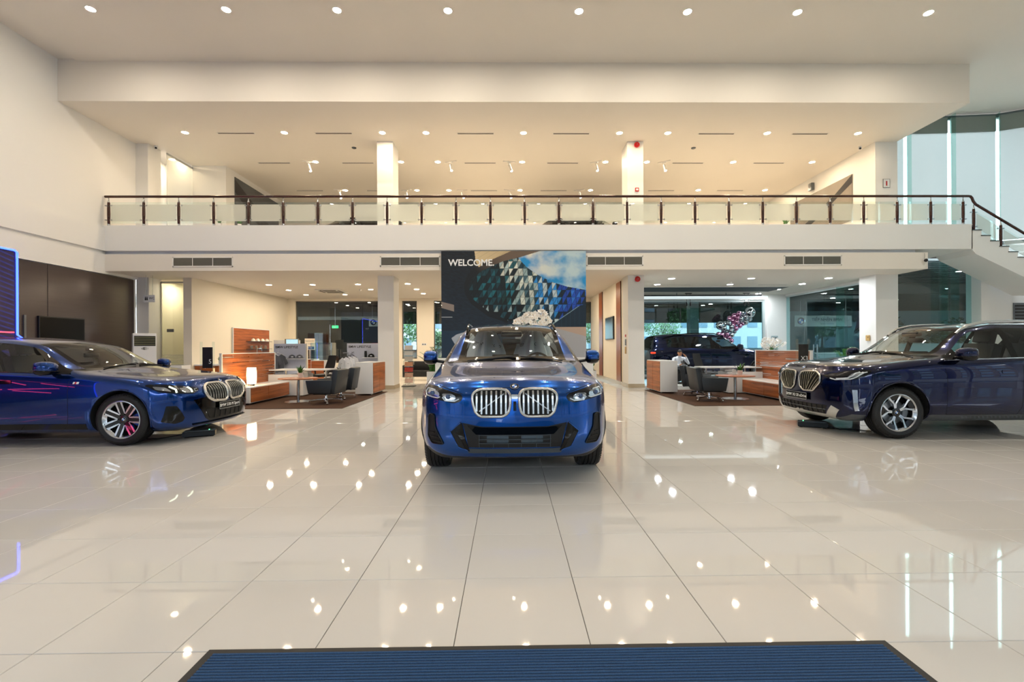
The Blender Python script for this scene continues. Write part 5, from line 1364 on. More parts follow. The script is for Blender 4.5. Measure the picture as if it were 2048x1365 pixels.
def armchair(label, loc, rz):
    """low swivel armchair, front towards +x"""
    t = thing('swivel_armchair', label, 'chair', loc, rz, 'charcoal swivel armchairs')
    star_base(t)
    MB().box(-.26, .33, -.24, .24, .27, .42).build('seat_cushion', LEATHER, t, bevel=.05, seg=3)
    for s in (-1, 1):
        y0, y1 = (s * .24, s * .33) if s > 0 else (s * .33, s * .24)
        MB().prism([(-.30, .25), (.27, .25), (.33, .56), (-.30, .575)], 0, .09, Matrix(((1, 0, 0, 0), (0, 0, 1, y0), (0, 1, 0, 0), (0, 0, 0, 1)))).build('armrest', LEATHER, t, bevel=.018, seg=2)
    A = Matrix.Translation((-.27, 0, .25)) @ Matrix.Rotation(-.16, 4, 'Y')
    MB().box(-.075, .045, -.33, .33, 0, .56, A).build('backrest', LEATHER, t, bevel=.02, seg=2)
    MB().box(.03, .1, -.235, .235, .14, .54, A).build('back_cushion', LEATHER, t, bevel=.03, seg=2)
    MB().box(-.2, .22, -.2, .2, .22, .27).lathe([(.12, .235), (.05, .2)], 16).build('seat_pan', BLACK, t, bevel=.01)
    return t
def task_chair(label, loc, rz):
    t = thing('task_chair', label, 'chair', loc, rz, 'black mesh task chairs')
    star_base(t, 5, .3, .3)
    MB().box(-.24, .24, -.24, .24, .44, .52).build('seat', BLACK, t, bevel=.035, seg=3)
    m = MB(); vs = []
    for i in range(9):
        z = .56 + i * .065; d = -.25 - .07 * math.sin(i / 8 * PI * .5) - .012 * i
        for j in range(7):
            y = -.22 + j * .44 / 6; w = 1 - .22 * (i / 8) ** 2
            vs.append((d - .02 * (1 - (y / .22) ** 2), y * w, z))
    n = len(vs); vs += [(x - .022, y, z) for x, y, z in vs]
    fs = [(i * 7 + j, i * 7 + j + 1, (i + 1) * 7 + j + 1, (i + 1) * 7 + j) for i in range(8) for j in range(6)]
    fs += [tuple(q + n for q in reversed(f)) for f in fs]
    bd = [j for j in range(7)] + [i * 7 + 6 for i in range(1, 9)] + [8 * 7 + j for j in range(5, -1, -1)] + [i * 7 for i in range(7, 0, -1)]
    fs += [(bd[k], bd[(k + 1) % len(bd)], bd[(k + 1) % len(bd)] + n, bd[k] + n) for k in range(len(bd))]
    m.add(vs, fs).build('mesh_back', M('black_mesh', '#0d0d0f', .8), t)
    MB().bar((-.2, 0, .47), (-.30, 0, .6), .07, .03).build('back_stem', BLACK, t)
    for s in (-1, 1): MB().bar((0, s * .25, .47), (0, s * .28, .66), .04, .03).box(-.13, .13, s * .28 - .035, s * .28 + .035, .66, .69).build('armrest', BLACK, t, bevel=.008)
def plant_leaves(mb, n, h, spread, rnd, wid=.03, base=(0, 0, 0)):
    for k in range(n):
        a = rnd.uniform(0, 2 * PI); tilt = rnd.uniform(.1, spread); L = h * rnd.uniform(.6, 1.05); b = Vector(base)
        d = Vector((math.cos(a), math.sin(a), 0)); sd = Vector((-math.sin(a), math.cos(a), 0)); P = []
        for i in range(5):
            s = i / 4; P.append((b + d * (L * s * math.sin(tilt * (.5 + s))) + Vector((0, 0, L * s * math.cos(tilt * (.4 + .8 * s)))), wid * math.sin(PI * min(.97, .12 + .88 * s)) * 1.0))
        vs = [];
        for p, w in P: vs += [p - sd * w, p + Vector((0, 0, -.2 * w)), p + sd * w]
        mb.add(vs, [q for i in range(4) for q in ((i * 3, i * 3 + 1, i * 3 + 4, i * 3 + 3), (i * 3 + 1, i * 3 + 2, i * 3 + 5, i * 3 + 4))])
GREEN = M('glossy_green_leaf', '#2f6b1e', .35, var=.35, scale=30)
SOIL = M('dark_soil', '#2a1d14', .95)
def pot_plant(label, loc, h=.22, seed=1):
    t = thing('potted_plant', label, 'plant', loc, 0, 'small potted table plants'); rnd = random.Random(seed)
    MB().lathe([(0, 0), (.05, 0), (.062, .11), (.066, .115), (.06, .118), (.055, .1), (0, .1)], 20).build('pot', WLAM, t)
    MB().cyl((0, 0, .095), (0, 0, .103), .055, n=16).build('soil', SOIL, t)
    for k in range(16):
        m = MB(); plant_leaves(m, 1, h * rnd.uniform(.8, 1.1), .75, rnd, .024, (rnd.uniform(-.03, .03), rnd.uniform(-.03, .03), .1)); m.build('leaf', GREEN, t, smooth=True)
def island(S, side):
    rx = lambda d: X0 + S * d
    bx = lambda m, d0, d1, y0, y1, z0, z1: m.box(min(rx(d0), rx(d1)), max(rx(d0), rx(d1)), y0, y1, z0, z1)
    c = thing('carpet', 'brown carpet under the %s consulting desk' % side, 'carpet', (0, 0, 0))
    bx(MB(), 3.84, 9.4, 9.97, 13.66, .0005, .009).build('pile', CARPET, c, bevel=.003)
    bx(MB(), 3.82, 9.42, 9.95, 13.68, .0003, .004).build('edge_strip', M('carpet_edge', '#2a1c14', .6), c)
    # low cabinet closing the island
    c = thing('low_cabinet', 'white cabinet with teak doors standing by the %s column' % side, 'cabinet', (0, 0, 0))
    bx(MB(), 3.94, 4.42, 12.58, 13.78, .05, .91).build('carcass', WLAM, c, bevel=.004)
    for y0, y1 in ((12.6, 13.18), (13.19, 13.76)): bx(MB(), 3.922, 3.94, y0, y1, .07, .89).build('door', TEAK, c, bevel=.002)
    for y in (12.65, 13.7):
        for d in (4.0, 4.36): MB().cyl((rx(d), y, .009), (rx(d), y, .05), .02, n=10).build('foot', STEEL, c)
    # low sideboard
    c = thing('sideboard', 'low white sideboard with teak drawers before the %s slatted screen' % side, 'sideboard', (0, 0, 0))
    bx(MB(), 6.145, 6.72, 10.55, 12.42, .05, .42).build('carcass', WLAM, c, bevel=.004)
    for y0, y1 in ((10.6, 11.35), (11.36, 12.41)):
        dr_ = bx(MB(), 6.127, 6.145, y0, y1, .07, .395).build('drawer', TEAK, c, bevel=.002)
        MB().cyl((rx(6.127), (y0 + y1) / 2, .33), (rx(6.12), (y0 + y1) / 2, .33), .01, n=10).build('lock', STEEL, dr_)
    for y in (10.65, 11.5, 12.35):
        for d in (6.2, 6.66): MB().cyl((rx(d), y, .009), (rx(d), y, .05), .02, n=10).build('foot', STEEL, c)
    # slatted screen
    c = thing('slatted_screen', 'teak slatted screen with irregular gaps behind the %s sideboard' % side, 'screen', (0, 0, 0))
    rnd = random.Random(4 if S > 0 else 9)
    bx(MB(), 6.73, 6.78, 10.48, 10.52, .02, 1.18).build('end_post', WLAM, c); bx(MB(), 6.73, 6.78, 12.84, 12.88, .02, 1.18).build('end_post', WLAM, c); bx(MB(), 6.725, 6.785, 10.48, 12.88, 1.18, 1.2).build('top_cap', WLAM, c)
    z = .425; k = 0
    while z < 1.165:
        h = min(.042, 1.178 - z); y = 10.52
        cuts = sorted(rnd.sample([10.9, 11.2, 11.5, 11.8, 12.1, 12.4, 12.65], 2)) if k % 2 else [rnd.choice([11.1, 11.6, 12.2])]
        ends = cuts + [12.84]
        for e in ends:
            dz = rnd.choice([0, 0, 0, .004, .01, .016]); bx(MB(), 6.735, 6.765, y, e, z + dz, z + h - .003).build('slat', TEAK, c); y = e
        z += h; k += 1
    bx(MB(), 6.766, 6.774, 10.52, 12.84, .42, 1.17).build('backing_pane', GLASS, c)
    bx(MB(), 6.74, 6.775, 10.52, 12.84, .03, .40).build('lower_panel', TEAK, c)
    # desk
    c = thing('desk', 'white L-shaped desk of the %s consulting corner' % side, 'desk', (0, 0, 0))
    bx(MB(), 5.15, 6.72, 12.5, 13.25, .70, .73).build('desk_top', WLAM, c, bevel=.003)
    bx(MB(), 5.78, 6.72, 12.47, 12.5, .03, .60).build('modesty_panel', WLAM, c, bevel=.003)
    bx(MB(), 5.78, 6.2, 12.5, 13.1, .03, .60).build('pedestal', WLAM, c, bevel=.003)
    for d, y in ((5.2, 12.56), (5.2, 13.2), (6.6, 13.2), (6.3, 12.6)): MB().cyl((rx(d), y, .009 if d < 5.5 else .01), (rx(d), y, .70), .02, n=12).build('desk_leg', SILVER, c)
    for z in (.62, .655): bx(MB(), 5.72, 5.98, 12.55, 12.85, z, z + .025).build('letter_tray', WLAM, c)
    # round table
    tx, ty = (rx(5.36), 11.26)
    c = thing('round_table', 'round teak table with steel stem on the %s carpet' % side, 'table', (tx, ty, .009))
    MB().lathe([(0, .55), (.44, .55), (.45, .558), (.45, .566), (.44, .575), (0, .575)], 48).build('table_top', TEAK, c)
    MB().cyl((0, 0, .012), (0, 0, .55), .035, n=20).build('stem', STEEL, c)
    MB().lathe([(0, .016), (.08, .016), (.30, .008), (.31, 0), (0, 0)], 40).build('base_disc', STEEL, c)
    pot_plant('small green plant in white pot on the %s round table' % side, (tx + (.0 if S < 0 else .18), ty + .12, .584), .22, 3 if S > 0 else 8)
    ph = thing('flyer_holder', 'small clear flyer holder on the %s round table' % side, 'holder', (tx + (.1 if S < 0 else .08), ty + .2, .584)); MB().box(-.05, .05, -.004, .004, 0, .14).box(-.05, .05, -.03, .03, 0, .005).build('sheet', glass_mat('flyer_acrylic_' + side, (.9, .9, .9), .35), ph)
island(-1, 'left'); island(1, 'right')
armchair('front charcoal swivel armchair at the left round table', (-4.31, 10.86, .009), PI - .05)
armchair('rear charcoal swivel armchair at the left round table', (-4.33, 11.86, .009), PI + .1)
armchair('front charcoal swivel armchair at the right round table', (4.77, 10.88, .009), -.05)
armchair('rear charcoal swivel armchair at the right round table', (4.98, 12.05, .009), -.45)
task_chair('black mesh task chair behind the left desk', (-5.72, 14.02, 0), PI + 1.0)
task_chair('black mesh task chair behind the right desk', (6.12, 14.02, 0), -1.0)
# glowing lamp on the left sideboard
t = thing('table_lamp', 'glowing white cylinder lamp on the left sideboard', 'lamp', (-6.12, 11.0, .42))
MB().lathe([(.095, .05), (.1, .12), (.105, .25), (.1, .38), (.094, .43), (.088, .43), (.09, .05)], 28, closed=True).build('shade', M('lamp_shade_glow', '#fff1d8', .5, emis=(1, .70, .34), es=14, var=0), t)
MB().lathe([(0, 0), (.075, 0), (.075, .05), (0, .05)], 20).build('base', STEEL, t)
MB().tube([(.07, 0, .01), (.1, -.06, .004), (.05, -.14, .004), (-.05, -.2, .004)], .004, 6).build('cable', BLACK, t)

# ------------------------------------------------------------ brochure stands beside the show cars
def brochure(side, loc, txt, w=.24):
    t = thing('brochure_stand', 'slim glass brochure stand beside the %s sideboard' % side, 'stand', loc, 0)
    for s in (-1, 1): MB().box(s * (w / 2 + .012) - .006, s * (w / 2 + .012) + .006, -.04, .04, .02, 1.46).build('glass_blade', GLASS, t)
    MB().box(-w / 2 - .06, w / 2 + .06, -.15, .15, 0, .02).build('foot_plate', STEEL, t, bevel=.004)
    p = MB().box(-w / 2 + .02, w / 2, -.012, .0, .88, 1.34).build('poster', M('poster_dark_' + side, '#1e1f22' if side == 'left' else '#33302e', .35, var=.9, scale=5), t)
    text_mesh('model_figure', txt, .14, PRINTWHITE, p, (w * .28 if side == 'left' else .03, -.0135, 1.02), (PI / 2, 0, 0), .0006)
    MB().box(-w / 2 + .02, w / 2, -.012, .0, .80, .87).build('caption_strip', TEAK if side == 'left' else WLAM, t)
    sh = MB().box(-w / 2 + .04, w / 2, -.014, 0, .25, .74).build('price_sheet', WLAM, t); MB().box(-w / 2 + .05, w / 2 - .02, -.016, -.014, .68, .73).build('blue_header', M('header_blue', '#0f5fae', .5, var=0), sh)
    for k in range(6): MB().box(-w / 2 + .06, w / 2 - .05, -.0155, -.014, .30 + k * .06, .308 + k * .06).build('text_line', GREYM, sh)
brochure('left', (-6.64, 10.2, 0), '5'); brochure('right', (6.62, 10.25, 0), 'X3')

# ------------------------------------------------------------ coffee bar against the cream wall
t = thing('coffee_bar', 'teak coffee bar back panel with shelves against the cream wall', 'bar unit', (-10.1, 0, 0))
MB().box(0, .05, 16.9, 19.4, .9, 2.06).build('back_panel', TEAK, t); MB().box(0, .055, 16.87, 16.9, .9, 2.08).box(0, .055, 16.9, 19.42, 2.06, 2.08).build('panel_edge', WLAM, t)
MB().box(0, .6, 16.9, 19.4, .0, .86).build('counter_body', TEAK, t); MB().box(0, .64, 16.86, 19.44, .86, .9).build('counter_top', WLAM, t)
for z in (1.28, 1.58): MB().box(.05, .2, 17.7, 19.35, z, z + .015).build('shelf', GREYM, t)
CUP = M('white_china', '#f4f0e6', .2); GLS = glass_mat('drinking_glass', (.9, .93, .92), .15)
for k in range(4):
    y = 18.05 + k * .34
    c = thing('cup', '%s upturned white cup from the front on the coffee bar top shelf' % ORD[k], 'cup', (-9.975, y, 1.595), 0, 'upturned cups'); MB().lathe([(.085, 0), (.082, .04), (.06, .085), (.03, .1), (0, .1)], 18).build('bowl', CUP, c); MB().lathe([(.03, .1), (.032, .112), (.028, .112)], 12).build('foot_ring', CUP, c)
    c = thing('drinking_glass', '%s clear tumbler from the front on the coffee bar lower shelf' % ORD[k], 'glass', (-9.975, y - .1, 1.295), 0, 'clear tumblers'); MB().lathe([(.0, .0), (.04, 0), (.05, .13), (.046, .13), (.037, .01), (0, .01)], 16).build('bowl', GLS, c); MB().cyl((0, 0, .001), (0, 0, .012), .041, n=16).build('thick_base', GLASSG, c)
t = thing('tap', 'curved chrome tap on the coffee bar counter', 'tap', (-9.72, 17.85, .9)); MB().tube([(0, 0, 0), (0, 0, .36), (0, .05, .41), (.0, .3, .41), (0, .34, .38), (0, .34, .30)], .018, 10).build('spout', CHROME, t); MB().cyl((0, 0, 0), (0, 0, .04), .03, n=14).build('collar', CHROME, t)
t = thing('coffee_machine', 'black coffee machine at the end of the coffee bar', 'machine', (-9.75, 19.0, .9)); MB().box(-.25, .25, -.3, .3, .02, .24).build('body', BLACK, t, bevel=.02); MB().box(.25, .262, -.2, .2, .1, .2).build('front_panel', GREYM, t); MB().box(.26, .3, -.02, .02, .05, .09).build('nozzle', CHROME, t)
t = thing('side_counter', 'white topped teak counter behind the saloon car', 'counter', (0, 0, 0))
MB().box(-10.1, -9.35, 14.9, 16.4, 0, .76).build('body', TEAK, t); MB().box(-10.1, -9.31, 14.86, 16.44, .76, .8).build('top', WLAM, t); MB().cyl((-9.75, 14.89, .68), (-9.75, 14.87, .68), .015, n=10).build('knob', STEEL, t)
t = thing('white_plinth', 'white plinth in front of the washroom partition', 'plinth', (-10.42, 14.45, 0)); MB().box(-.36, .36, -.2, .2, 0, .80).build('body', WLAM, t, bevel=.006); MB().box(-.34, .34, -.18, .18, .80, .806).build('top_inlay', GREYM, t)
pot_plant('low green plant on the side counter behind the saloon', (-9.4 + .06, 15.0, .80), .2, 12)

# ------------------------------------------------------------ lifestyle shop displays
LIFE = M('display_lilac_white', '#d3d8e6', .4)
def display(label, x0, loc_y, w=1.04):
    t = thing('display_stand', label, 'display stand', (x0, loc_y, 0), 0, 'white lifestyle display stands')
    MB().box(0, w, 0, .06, .12, 1.46).build('panel', LIFE, t, bevel=.004); MB().box(0, w - .02, -.008, 0, 1.22, 1.455).build('header', LIFE, t)
    MB().box(w, w + .04, -.005, .065, .12, 1.47).build('end_trim', CREAM, t)
    MB().box(-.02, w + .06, -.3, .25, .02, .06).build('base_plate', MATTB, t, bevel=.006); MB().box(.1, w - .1, 0, .06, .06, .12).build('upright', GREYM, t)
    text_mesh('header_lettering', 'BMW LIFESTYLE', .105, PRINTBLACK, t, (.05, -.010, 1.345), (PI / 2, 0, 0), .001, 'LEFT', .0015)
    return t
d1 = display('lifestyle display stand with grey shirts and grey caps', -7.72, 15.2); d2 = display('lifestyle display stand with white polo shirts and black cap', -5.33, 15.2)
MB().box(.50, 1.0, -.24, 0, .96, .98).build('shelf', WLAM, d1); MB().box(.56, 1.0, -.24, 0, .98, 1.0).build('shelf', WLAM, d2)
MB().cyl((.12, 0, 1.16), (.12, -.3, 1.17), .012, n=8).build('peg', STEEL, d1); MB().cyl((.22, 0, 1.18), (.12, -.34, 1.04), .012, n=8).build('peg', STEEL, d2)
def shirt(label, loc, mat, hmat, w=.34, h=.62, polo=False, rz=0, mark=None):
    t = thing('polo_shirt' if polo else 'tee_shirt', label, 'shirt', loc, rz, 'hanging shirts')
    ol = [(-w * .28, 0), (-w * .62, -.08), (-w * .86, -.30), (-w * .62, -.36), (-w * .5, -.22), (-w * .5, -h), (w * .5, -h), (w * .5, -.22), (w * .62, -.36), (w * .86, -.30), (w * .62, -.08), (w * .28, 0), (w * .12, -.05), (0, -.075), (-w * .12, -.05)]
    bm = bmesh.new(); bm.faces.new([bm.verts.new((x, 0, z)) for x, z in ol])
    for ax, lo, hi, n_ in ((0, -w, w, 14), (2, -h, 0, 12)):
        for k in range(1, n_):
            c = [0, 0, 0]; c[ax] = lo + (hi - lo) * k / n_; q = [0, 0, 0]; q[ax] = 1
            bmesh.ops.bisect_plane(bm, geom=bm.verts[:] + bm.edges[:] + bm.faces[:], dist=1e-5, plane_co=c, plane_no=q)
    bm.verts.index_update(); vs = []
    for v in bm.verts:
        d = .05 * max(0, 1 - abs(v.co.x) / (w * .9)) + .012 * math.sin(v.co.x * 34 + v.co.z * 3) * min(1, -v.co.z / .3); vs.append((v.co.x, -d, v.co.z))
    n = len(vs); f1 = [tuple(v.index for v in f.verts) for f in bm.faces]; bd = [(e.link_loops[0].vert.index, e.link_loops[0].link_loop_next.vert.index) for e in bm.edges if len(e.link_faces) == 1]; bm.free()
    MB().add(vs + [(x, -y * .6 + .012, z) for x, y, z in vs], f1 + [tuple(i + n for i in reversed(f)) for f in f1] + [(b, a, a + n, b + n) for a, b in bd]).build('garment', mat, t, ang=70)
    MB().tube([(-w * .5, 0, -.05), (-.04, 0, .03), (0, 0, .05), (.04, 0, .03), (w * .5, 0, -.05)], .011, 8).tube([(0, 0, .05), (0, 0, .09), (.025, 0, .12), (0, 0, .145), (-.02, 0, .13)], .004, 6).build('hanger', hmat, t)
    if polo:
        MB().bar((-.07, -.045, -.015), (0, -.07, -.09), .012, .035).bar((.07, -.045, -.015), (0, -.07, -.09), .012, .035).build('collar', mat, t); MB().box(-.012, .012, -.072, -.06, -.24, -.08).build('placket', M('polo_trim', '#c9ccd6', .8), t)
        for sx in (-.1, .1): MB().box(sx - .02, sx + .02, -.062, -.05, -.19, -.182).build('breast_mark', M('print_mark', '#3a4256', .6, var=0), t)
    if mark: text_mesh('chest_print', mark, .15, PRINTWHITE, t, (-.02, -.066, -.25), (PI / 2, 0, 0), .001, 'CENTER', .004)
GREYC = M('grey_cotton', '#5b5e66', .9, var=.08, scale=40); WHC = M('white_cotton', '#eceef4', .85, var=.03, scale=20)
shirt('front grey tee with white print on the lifestyle stand', (-7.62, 14.86, 1.12), GREYC, WLAM, .36, .60, mark='M', rz=.25); shirt('rear grey tee hanging behind the printed tee', (-7.5, 15.02, 1.12), GREYC, WLAM, .34, .58, rz=.45)
for k, yy in enumerate((14.66, 14.80, 14.94)):
    shirt('%s white polo shirt on a black hanger' % ['front', 'middle', 'rear'][k], (-5.2 + k * .06, yy, 1.0 + k * .02), WHC, BLACK, .29, .82, True, rz=.1)
t = thing('garment_rail', 'black base garment rail holding the white polo shirts', 'rail', (-5.15, 14.6, 0)); MB().box(-.35, .35, -.1, .28, .0, .03).build('base', MATTB, t, bevel=.005); MB().cyl((0, .16, .03), (0, .16, 1.16), .014, n=10).cyl((0, .16, 1.155), (-.03, -.2, 1.155), .012, n=10).build('pole', STEEL, t)
def cap(label, loc, mat, rz=0):
    t = thing('baseball_cap', label, 'cap', loc, rz, 'caps on display'); m = MB()
    m.lathe([(.1, 0), (.102, .03), (.09, .075), (.06, .105), (.02, .118), (0, .12)], 20).build('crown', mat, t)
    MB().prism([(math.cos(a) * (.095 if k < 9 else .17), math.sin(a) * (.095 if k < 9 else .12) - (0 if k < 9 else .0)) for k, a in enumerate([-2.6 + .23 * q for q in range(9)] + [-.75 - .23 * q for q in range(9)])], 0, .012).build('visor', mat, t)
    MB().sphere((0, 0, .12), .01, 8, 6).build('button', mat, t)
    MB().bar((-.03, -.1, .05), (.03, -.1, .05), .004, .022).build('front_mark', PRINTWHITE, t)
cap('left grey cap on the lifestyle stand shelf', (-7.08, 15.08, .98), GREYC, .5); cap('right grey cap on the lifestyle stand shelf', (-6.83, 15.08, .98), GREYC, .4); cap('black cap on the lifestyle stand shelf', (-4.5, 15.08, 1.0), M('black_cotton', '#141416', .9), .2)
t = thing('drink_flask', 'black upright flask on the lifestyle stand shelf', 'flask', (-4.69, 15.1, 1.0)); MB().lathe([(0, 0), (.04, 0), (.042, .16), (.036, .175), (0, .175)], 18).build('body', BLACK, t); MB().lathe([(.037, .175), (.038, .21), (0, .212)], 18).build('lid', MATTB, t)
# glass showcase, pos kiosk, price board, sofa
t = thing('glass_showcase', 'glass showcase on a teak cabinet between the display stands', 'showcase', (-7.25, 16.9, 0))
MB().box(0, .74, 0, .5, .04, .86).build('cabinet', WLAM, t, bevel=.004); MB().box(.02, .48, -.014, 0, .06, .84).build('door', TEAK, t)
for a, b, c, d in ((0, .74, 0, .008), (0, .74, .492, .5), (0, .008, .008, .492), (.732, .74, .008, .492)): MB().box(a, b, c, d, .86, 1.5).build('glass_side', GLASS, t)
MB().box(.008, .732, .008, .492, 1.18, 1.186).build('glass_shelf', GLASSG, t); MB().box(0, .74, 0, .5, 1.5, 1.508).build('glass_top', GLASSG, t)
for x in (.0, .73): MB().box(x, x + .012, -.002, .006, .86, 1.5).build('corner_bead', SILVER, t)
t = thing('demo_cabinet', 'teak fronted cabinet with accessories beside the showcase', 'cabinet', (-7.85, 17.4, 0)); MB().box(0, .5, 0, .5, .03, .9).build('body', WLAM, t); MB().box(.02, .48, -.012, 0, .06, .88).build('door', TEAK, t)
t = thing('grey_kiosk', 'pale grey kiosk with a small lit screen behind the coffee bar', 'kiosk', (-8.95, 17.6, 0)); MB().box(0, .85, 0, .35, 0, 1.62).build('body', M('kiosk_grey', '#c5c7ca', .45), t, bevel=.006)
t = thing('small_monitor', 'small lit blue monitor on top of the display', 'monitor', (-8.15, 16.8, 1.45)); MB().box(0, .5, 0, .06, 0, .2).build('casing', M('monitor_beige', '#8f8577', .5), t, bevel=.006); MB().box(.06, .48, -.004, 0, .02, .18).build('screen', M('screen_blue', '#bfe6f2', .3, emis=(.45, .8, 1), es=.5, var=.2), t); MB().box(.2, .3, .01, .05, -.04, 0).build('bracket', BLACK, t)
t = thing('monitor_pole', 'slim pole carrying the small monitor', 'stand', (-7.9, 16.83, 0)); MB().cyl((0, 0, .02), (0, 0, 1.41), .02, n=10).build('pole', STEEL, t); MB().cyl((0, 0, 0), (0, 0, .02), .16, n=20).build('foot', STEEL, t)
t = thing('price_board', 'cream price board with blue footer beside the dark window', 'sign', (-8.66, 19.6, 1.22)); MB().box(0, .42, 0, .03, .02, .50).build('board', CREAM, t); text_mesh('headline', 'THAM KHẢO', .065, PRINTBLACK, t, (.21, -.002, .39), (PI / 2, 0, 0), .001); text_mesh('subline', 'www.bmw.vn', .05, GREYM, t, (.21, -.002, .28), (PI / 2, 0, 0), .001)
f = MB().box(.03, .40, -.004, 0, .04, .16).build('blue_footer', M('footer_blue', '#14508f', .5, var=0), t); text_mesh('footer_text', '1800 0000', .05, PRINTWHITE, t, (.21, -.006, .10), (PI / 2, 0, 0), .001)
MB().box(.18, .24, .005, .025, -1.22, .02).box(0, .42, -.1, .1, -1.22, -1.2).build('stand', STEEL, t)
def sofa(label, loc, rz, w=1.2):
    t = thing('sofa', label, 'sofa', loc, rz); LB = M('black_sofa_leather', '#141414', .45)
    MB().box(-w / 2, w / 2, -.36, .36, .16, .40).build('seat', LB, t, bevel=.03, seg=2); MB().box(-w / 2, w / 2, .22, .38, .38, .76).build('backrest', LB, t, bevel=.03, seg=2)
    for s in (-1, 1): MB().box(s * w / 2 - .07, s * w / 2 + .07, -.38, .38, .14, .62).build('armrest', LB, t, bevel=.02, seg=2)
    for a in (-1, 1):
        for b in (-1, 1): MB().cyl((a * w * .45, b * .3, 0), (a * w * .45, b * .3, .15), .022, n=10).build('leg', CHROME, t)
sofa('black leather sofa below the narrow rear windows', (-3.35, 18.4, 0), .0, 1.5); sofa('black leather armchair beside the black sofa', (-2.35, 16.9, 0), -PI / 2, .9)
sofa('black armchair behind the white polo shirts', (-5.9, 17.2, 0), .3, .8)
# magazine rack
t = thing('magazine_rack', 'clear acrylic magazine rack standing beside the left column', 'rack', (-3.38, 15.55, 0))
for s in (-1, 1): MB().box(s * .17 - .004, s * .17 + .004, -.03, .03, .03, 1.5).build('acrylic_side', GLASS, t)
MB().box(-.22, .22, -.16, .16, 0, .02).build('base', MATTB, t, bevel=.004)
MC = ['#e8e4e0', '#d9d6d4', '#c9c2bc', '#c98d6a', '#b33024', '#c79c86', '#d8b5a6']
for k in range(7):
    z = 1.24 - k * .185
    sh = MB().box(-.165, .165, -.05, .0, z - .02, z - .012).build('shelf', GLASSG, t)
    mg = thing('magazine', '%s brochure from the top of the magazine rack' % ORD[k], 'brochure', (-3.38, 15.52, z - .01), 0, 'brochures in the rack')
    A = Matrix.Rotation(-.35, 4, 'X'); MB().box(-.14, .14, -.008, .0, 0, .16, A).build('cover', M('cover_%d' % k, MC[k], .35, var=.5 if k > 2 else .08, scale=9), mg); MB().box(-.13, .13, .0, .006, .004, .155, A).build('pages', WLAM, mg)
# big floor plants
def floor_plant(label, loc, pot=(.34, .34, .55), n=26, h=.75, seed=2, leafl=True):
    t = thing('floor_plant', label, 'plant', loc, 0, 'large floor plants'); rnd = random.Random(seed); a, b, c = pot
    MB().box(-a / 2, a / 2, -b / 2, b / 2, 0, c).build('planter', WLAM, t, bevel=.012); MB().box(-a / 2 + .02, a / 2 - .02, -b / 2 + .02, b / 2 - .02, c, c + .006).build('soil', SOIL, t)
    for k in range(n):
        an = rnd.uniform(0, 2 * PI); tl = rnd.uniform(.08, .75); L = h * rnd.uniform(.7, 1.05); base = Vector((rnd.uniform(-.1, .1), rnd.uniform(-.1, .1), c)); d = Vector((math.cos(an), math.sin(an), 0))
        P = [base + d * (L * s * math.sin(tl * (.4 + s))) + Vector((0, 0, L * s * math.cos(tl * (.3 + .7 * s)))) for s in [i / 8 for i in range(9)]]
        m = MB().tube(P, [.009 - .0008 * i for i in range(9)], 5); st_ = m.build('stem', GREEN, t); lf = MB(); sd = Vector((-d.y, d.x, 0))
        for i in range(2, 9):
            for q in (-1, 1):
                p = P[i]; dr_ = (sd * q + (P[i] - P[i - 1]).normalized() * .9).normalized(); ll = .12 * (1 - .05 * i); nn = dr_.cross(sd * q).normalized() if abs(dr_.dot(sd)) < .99 else d
                w = (P[i] - P[i - 1]).normalized() * .028
                lf.add([p, p + dr_ * ll * .5 - w, p + dr_ * ll, p + dr_ * ll * .5 + w], [(0, 1, 2, 3)])
        tag(lf.build('leaflets', GREEN, st_, smooth=False), kind='stuff')
floor_plant('leafy green plant in white square planter left of the mural', (-2.42, 14.65, 0)); floor_plant('leafy green plant in white planter right of the mural', (2.62, 14.75, 0), seed=6, n=18, h=.6)
floor_plant('leafy green plant by the receding glass wall', (11.75, 15.8, 0), (.36, .36, .62), 14, .6, 11)
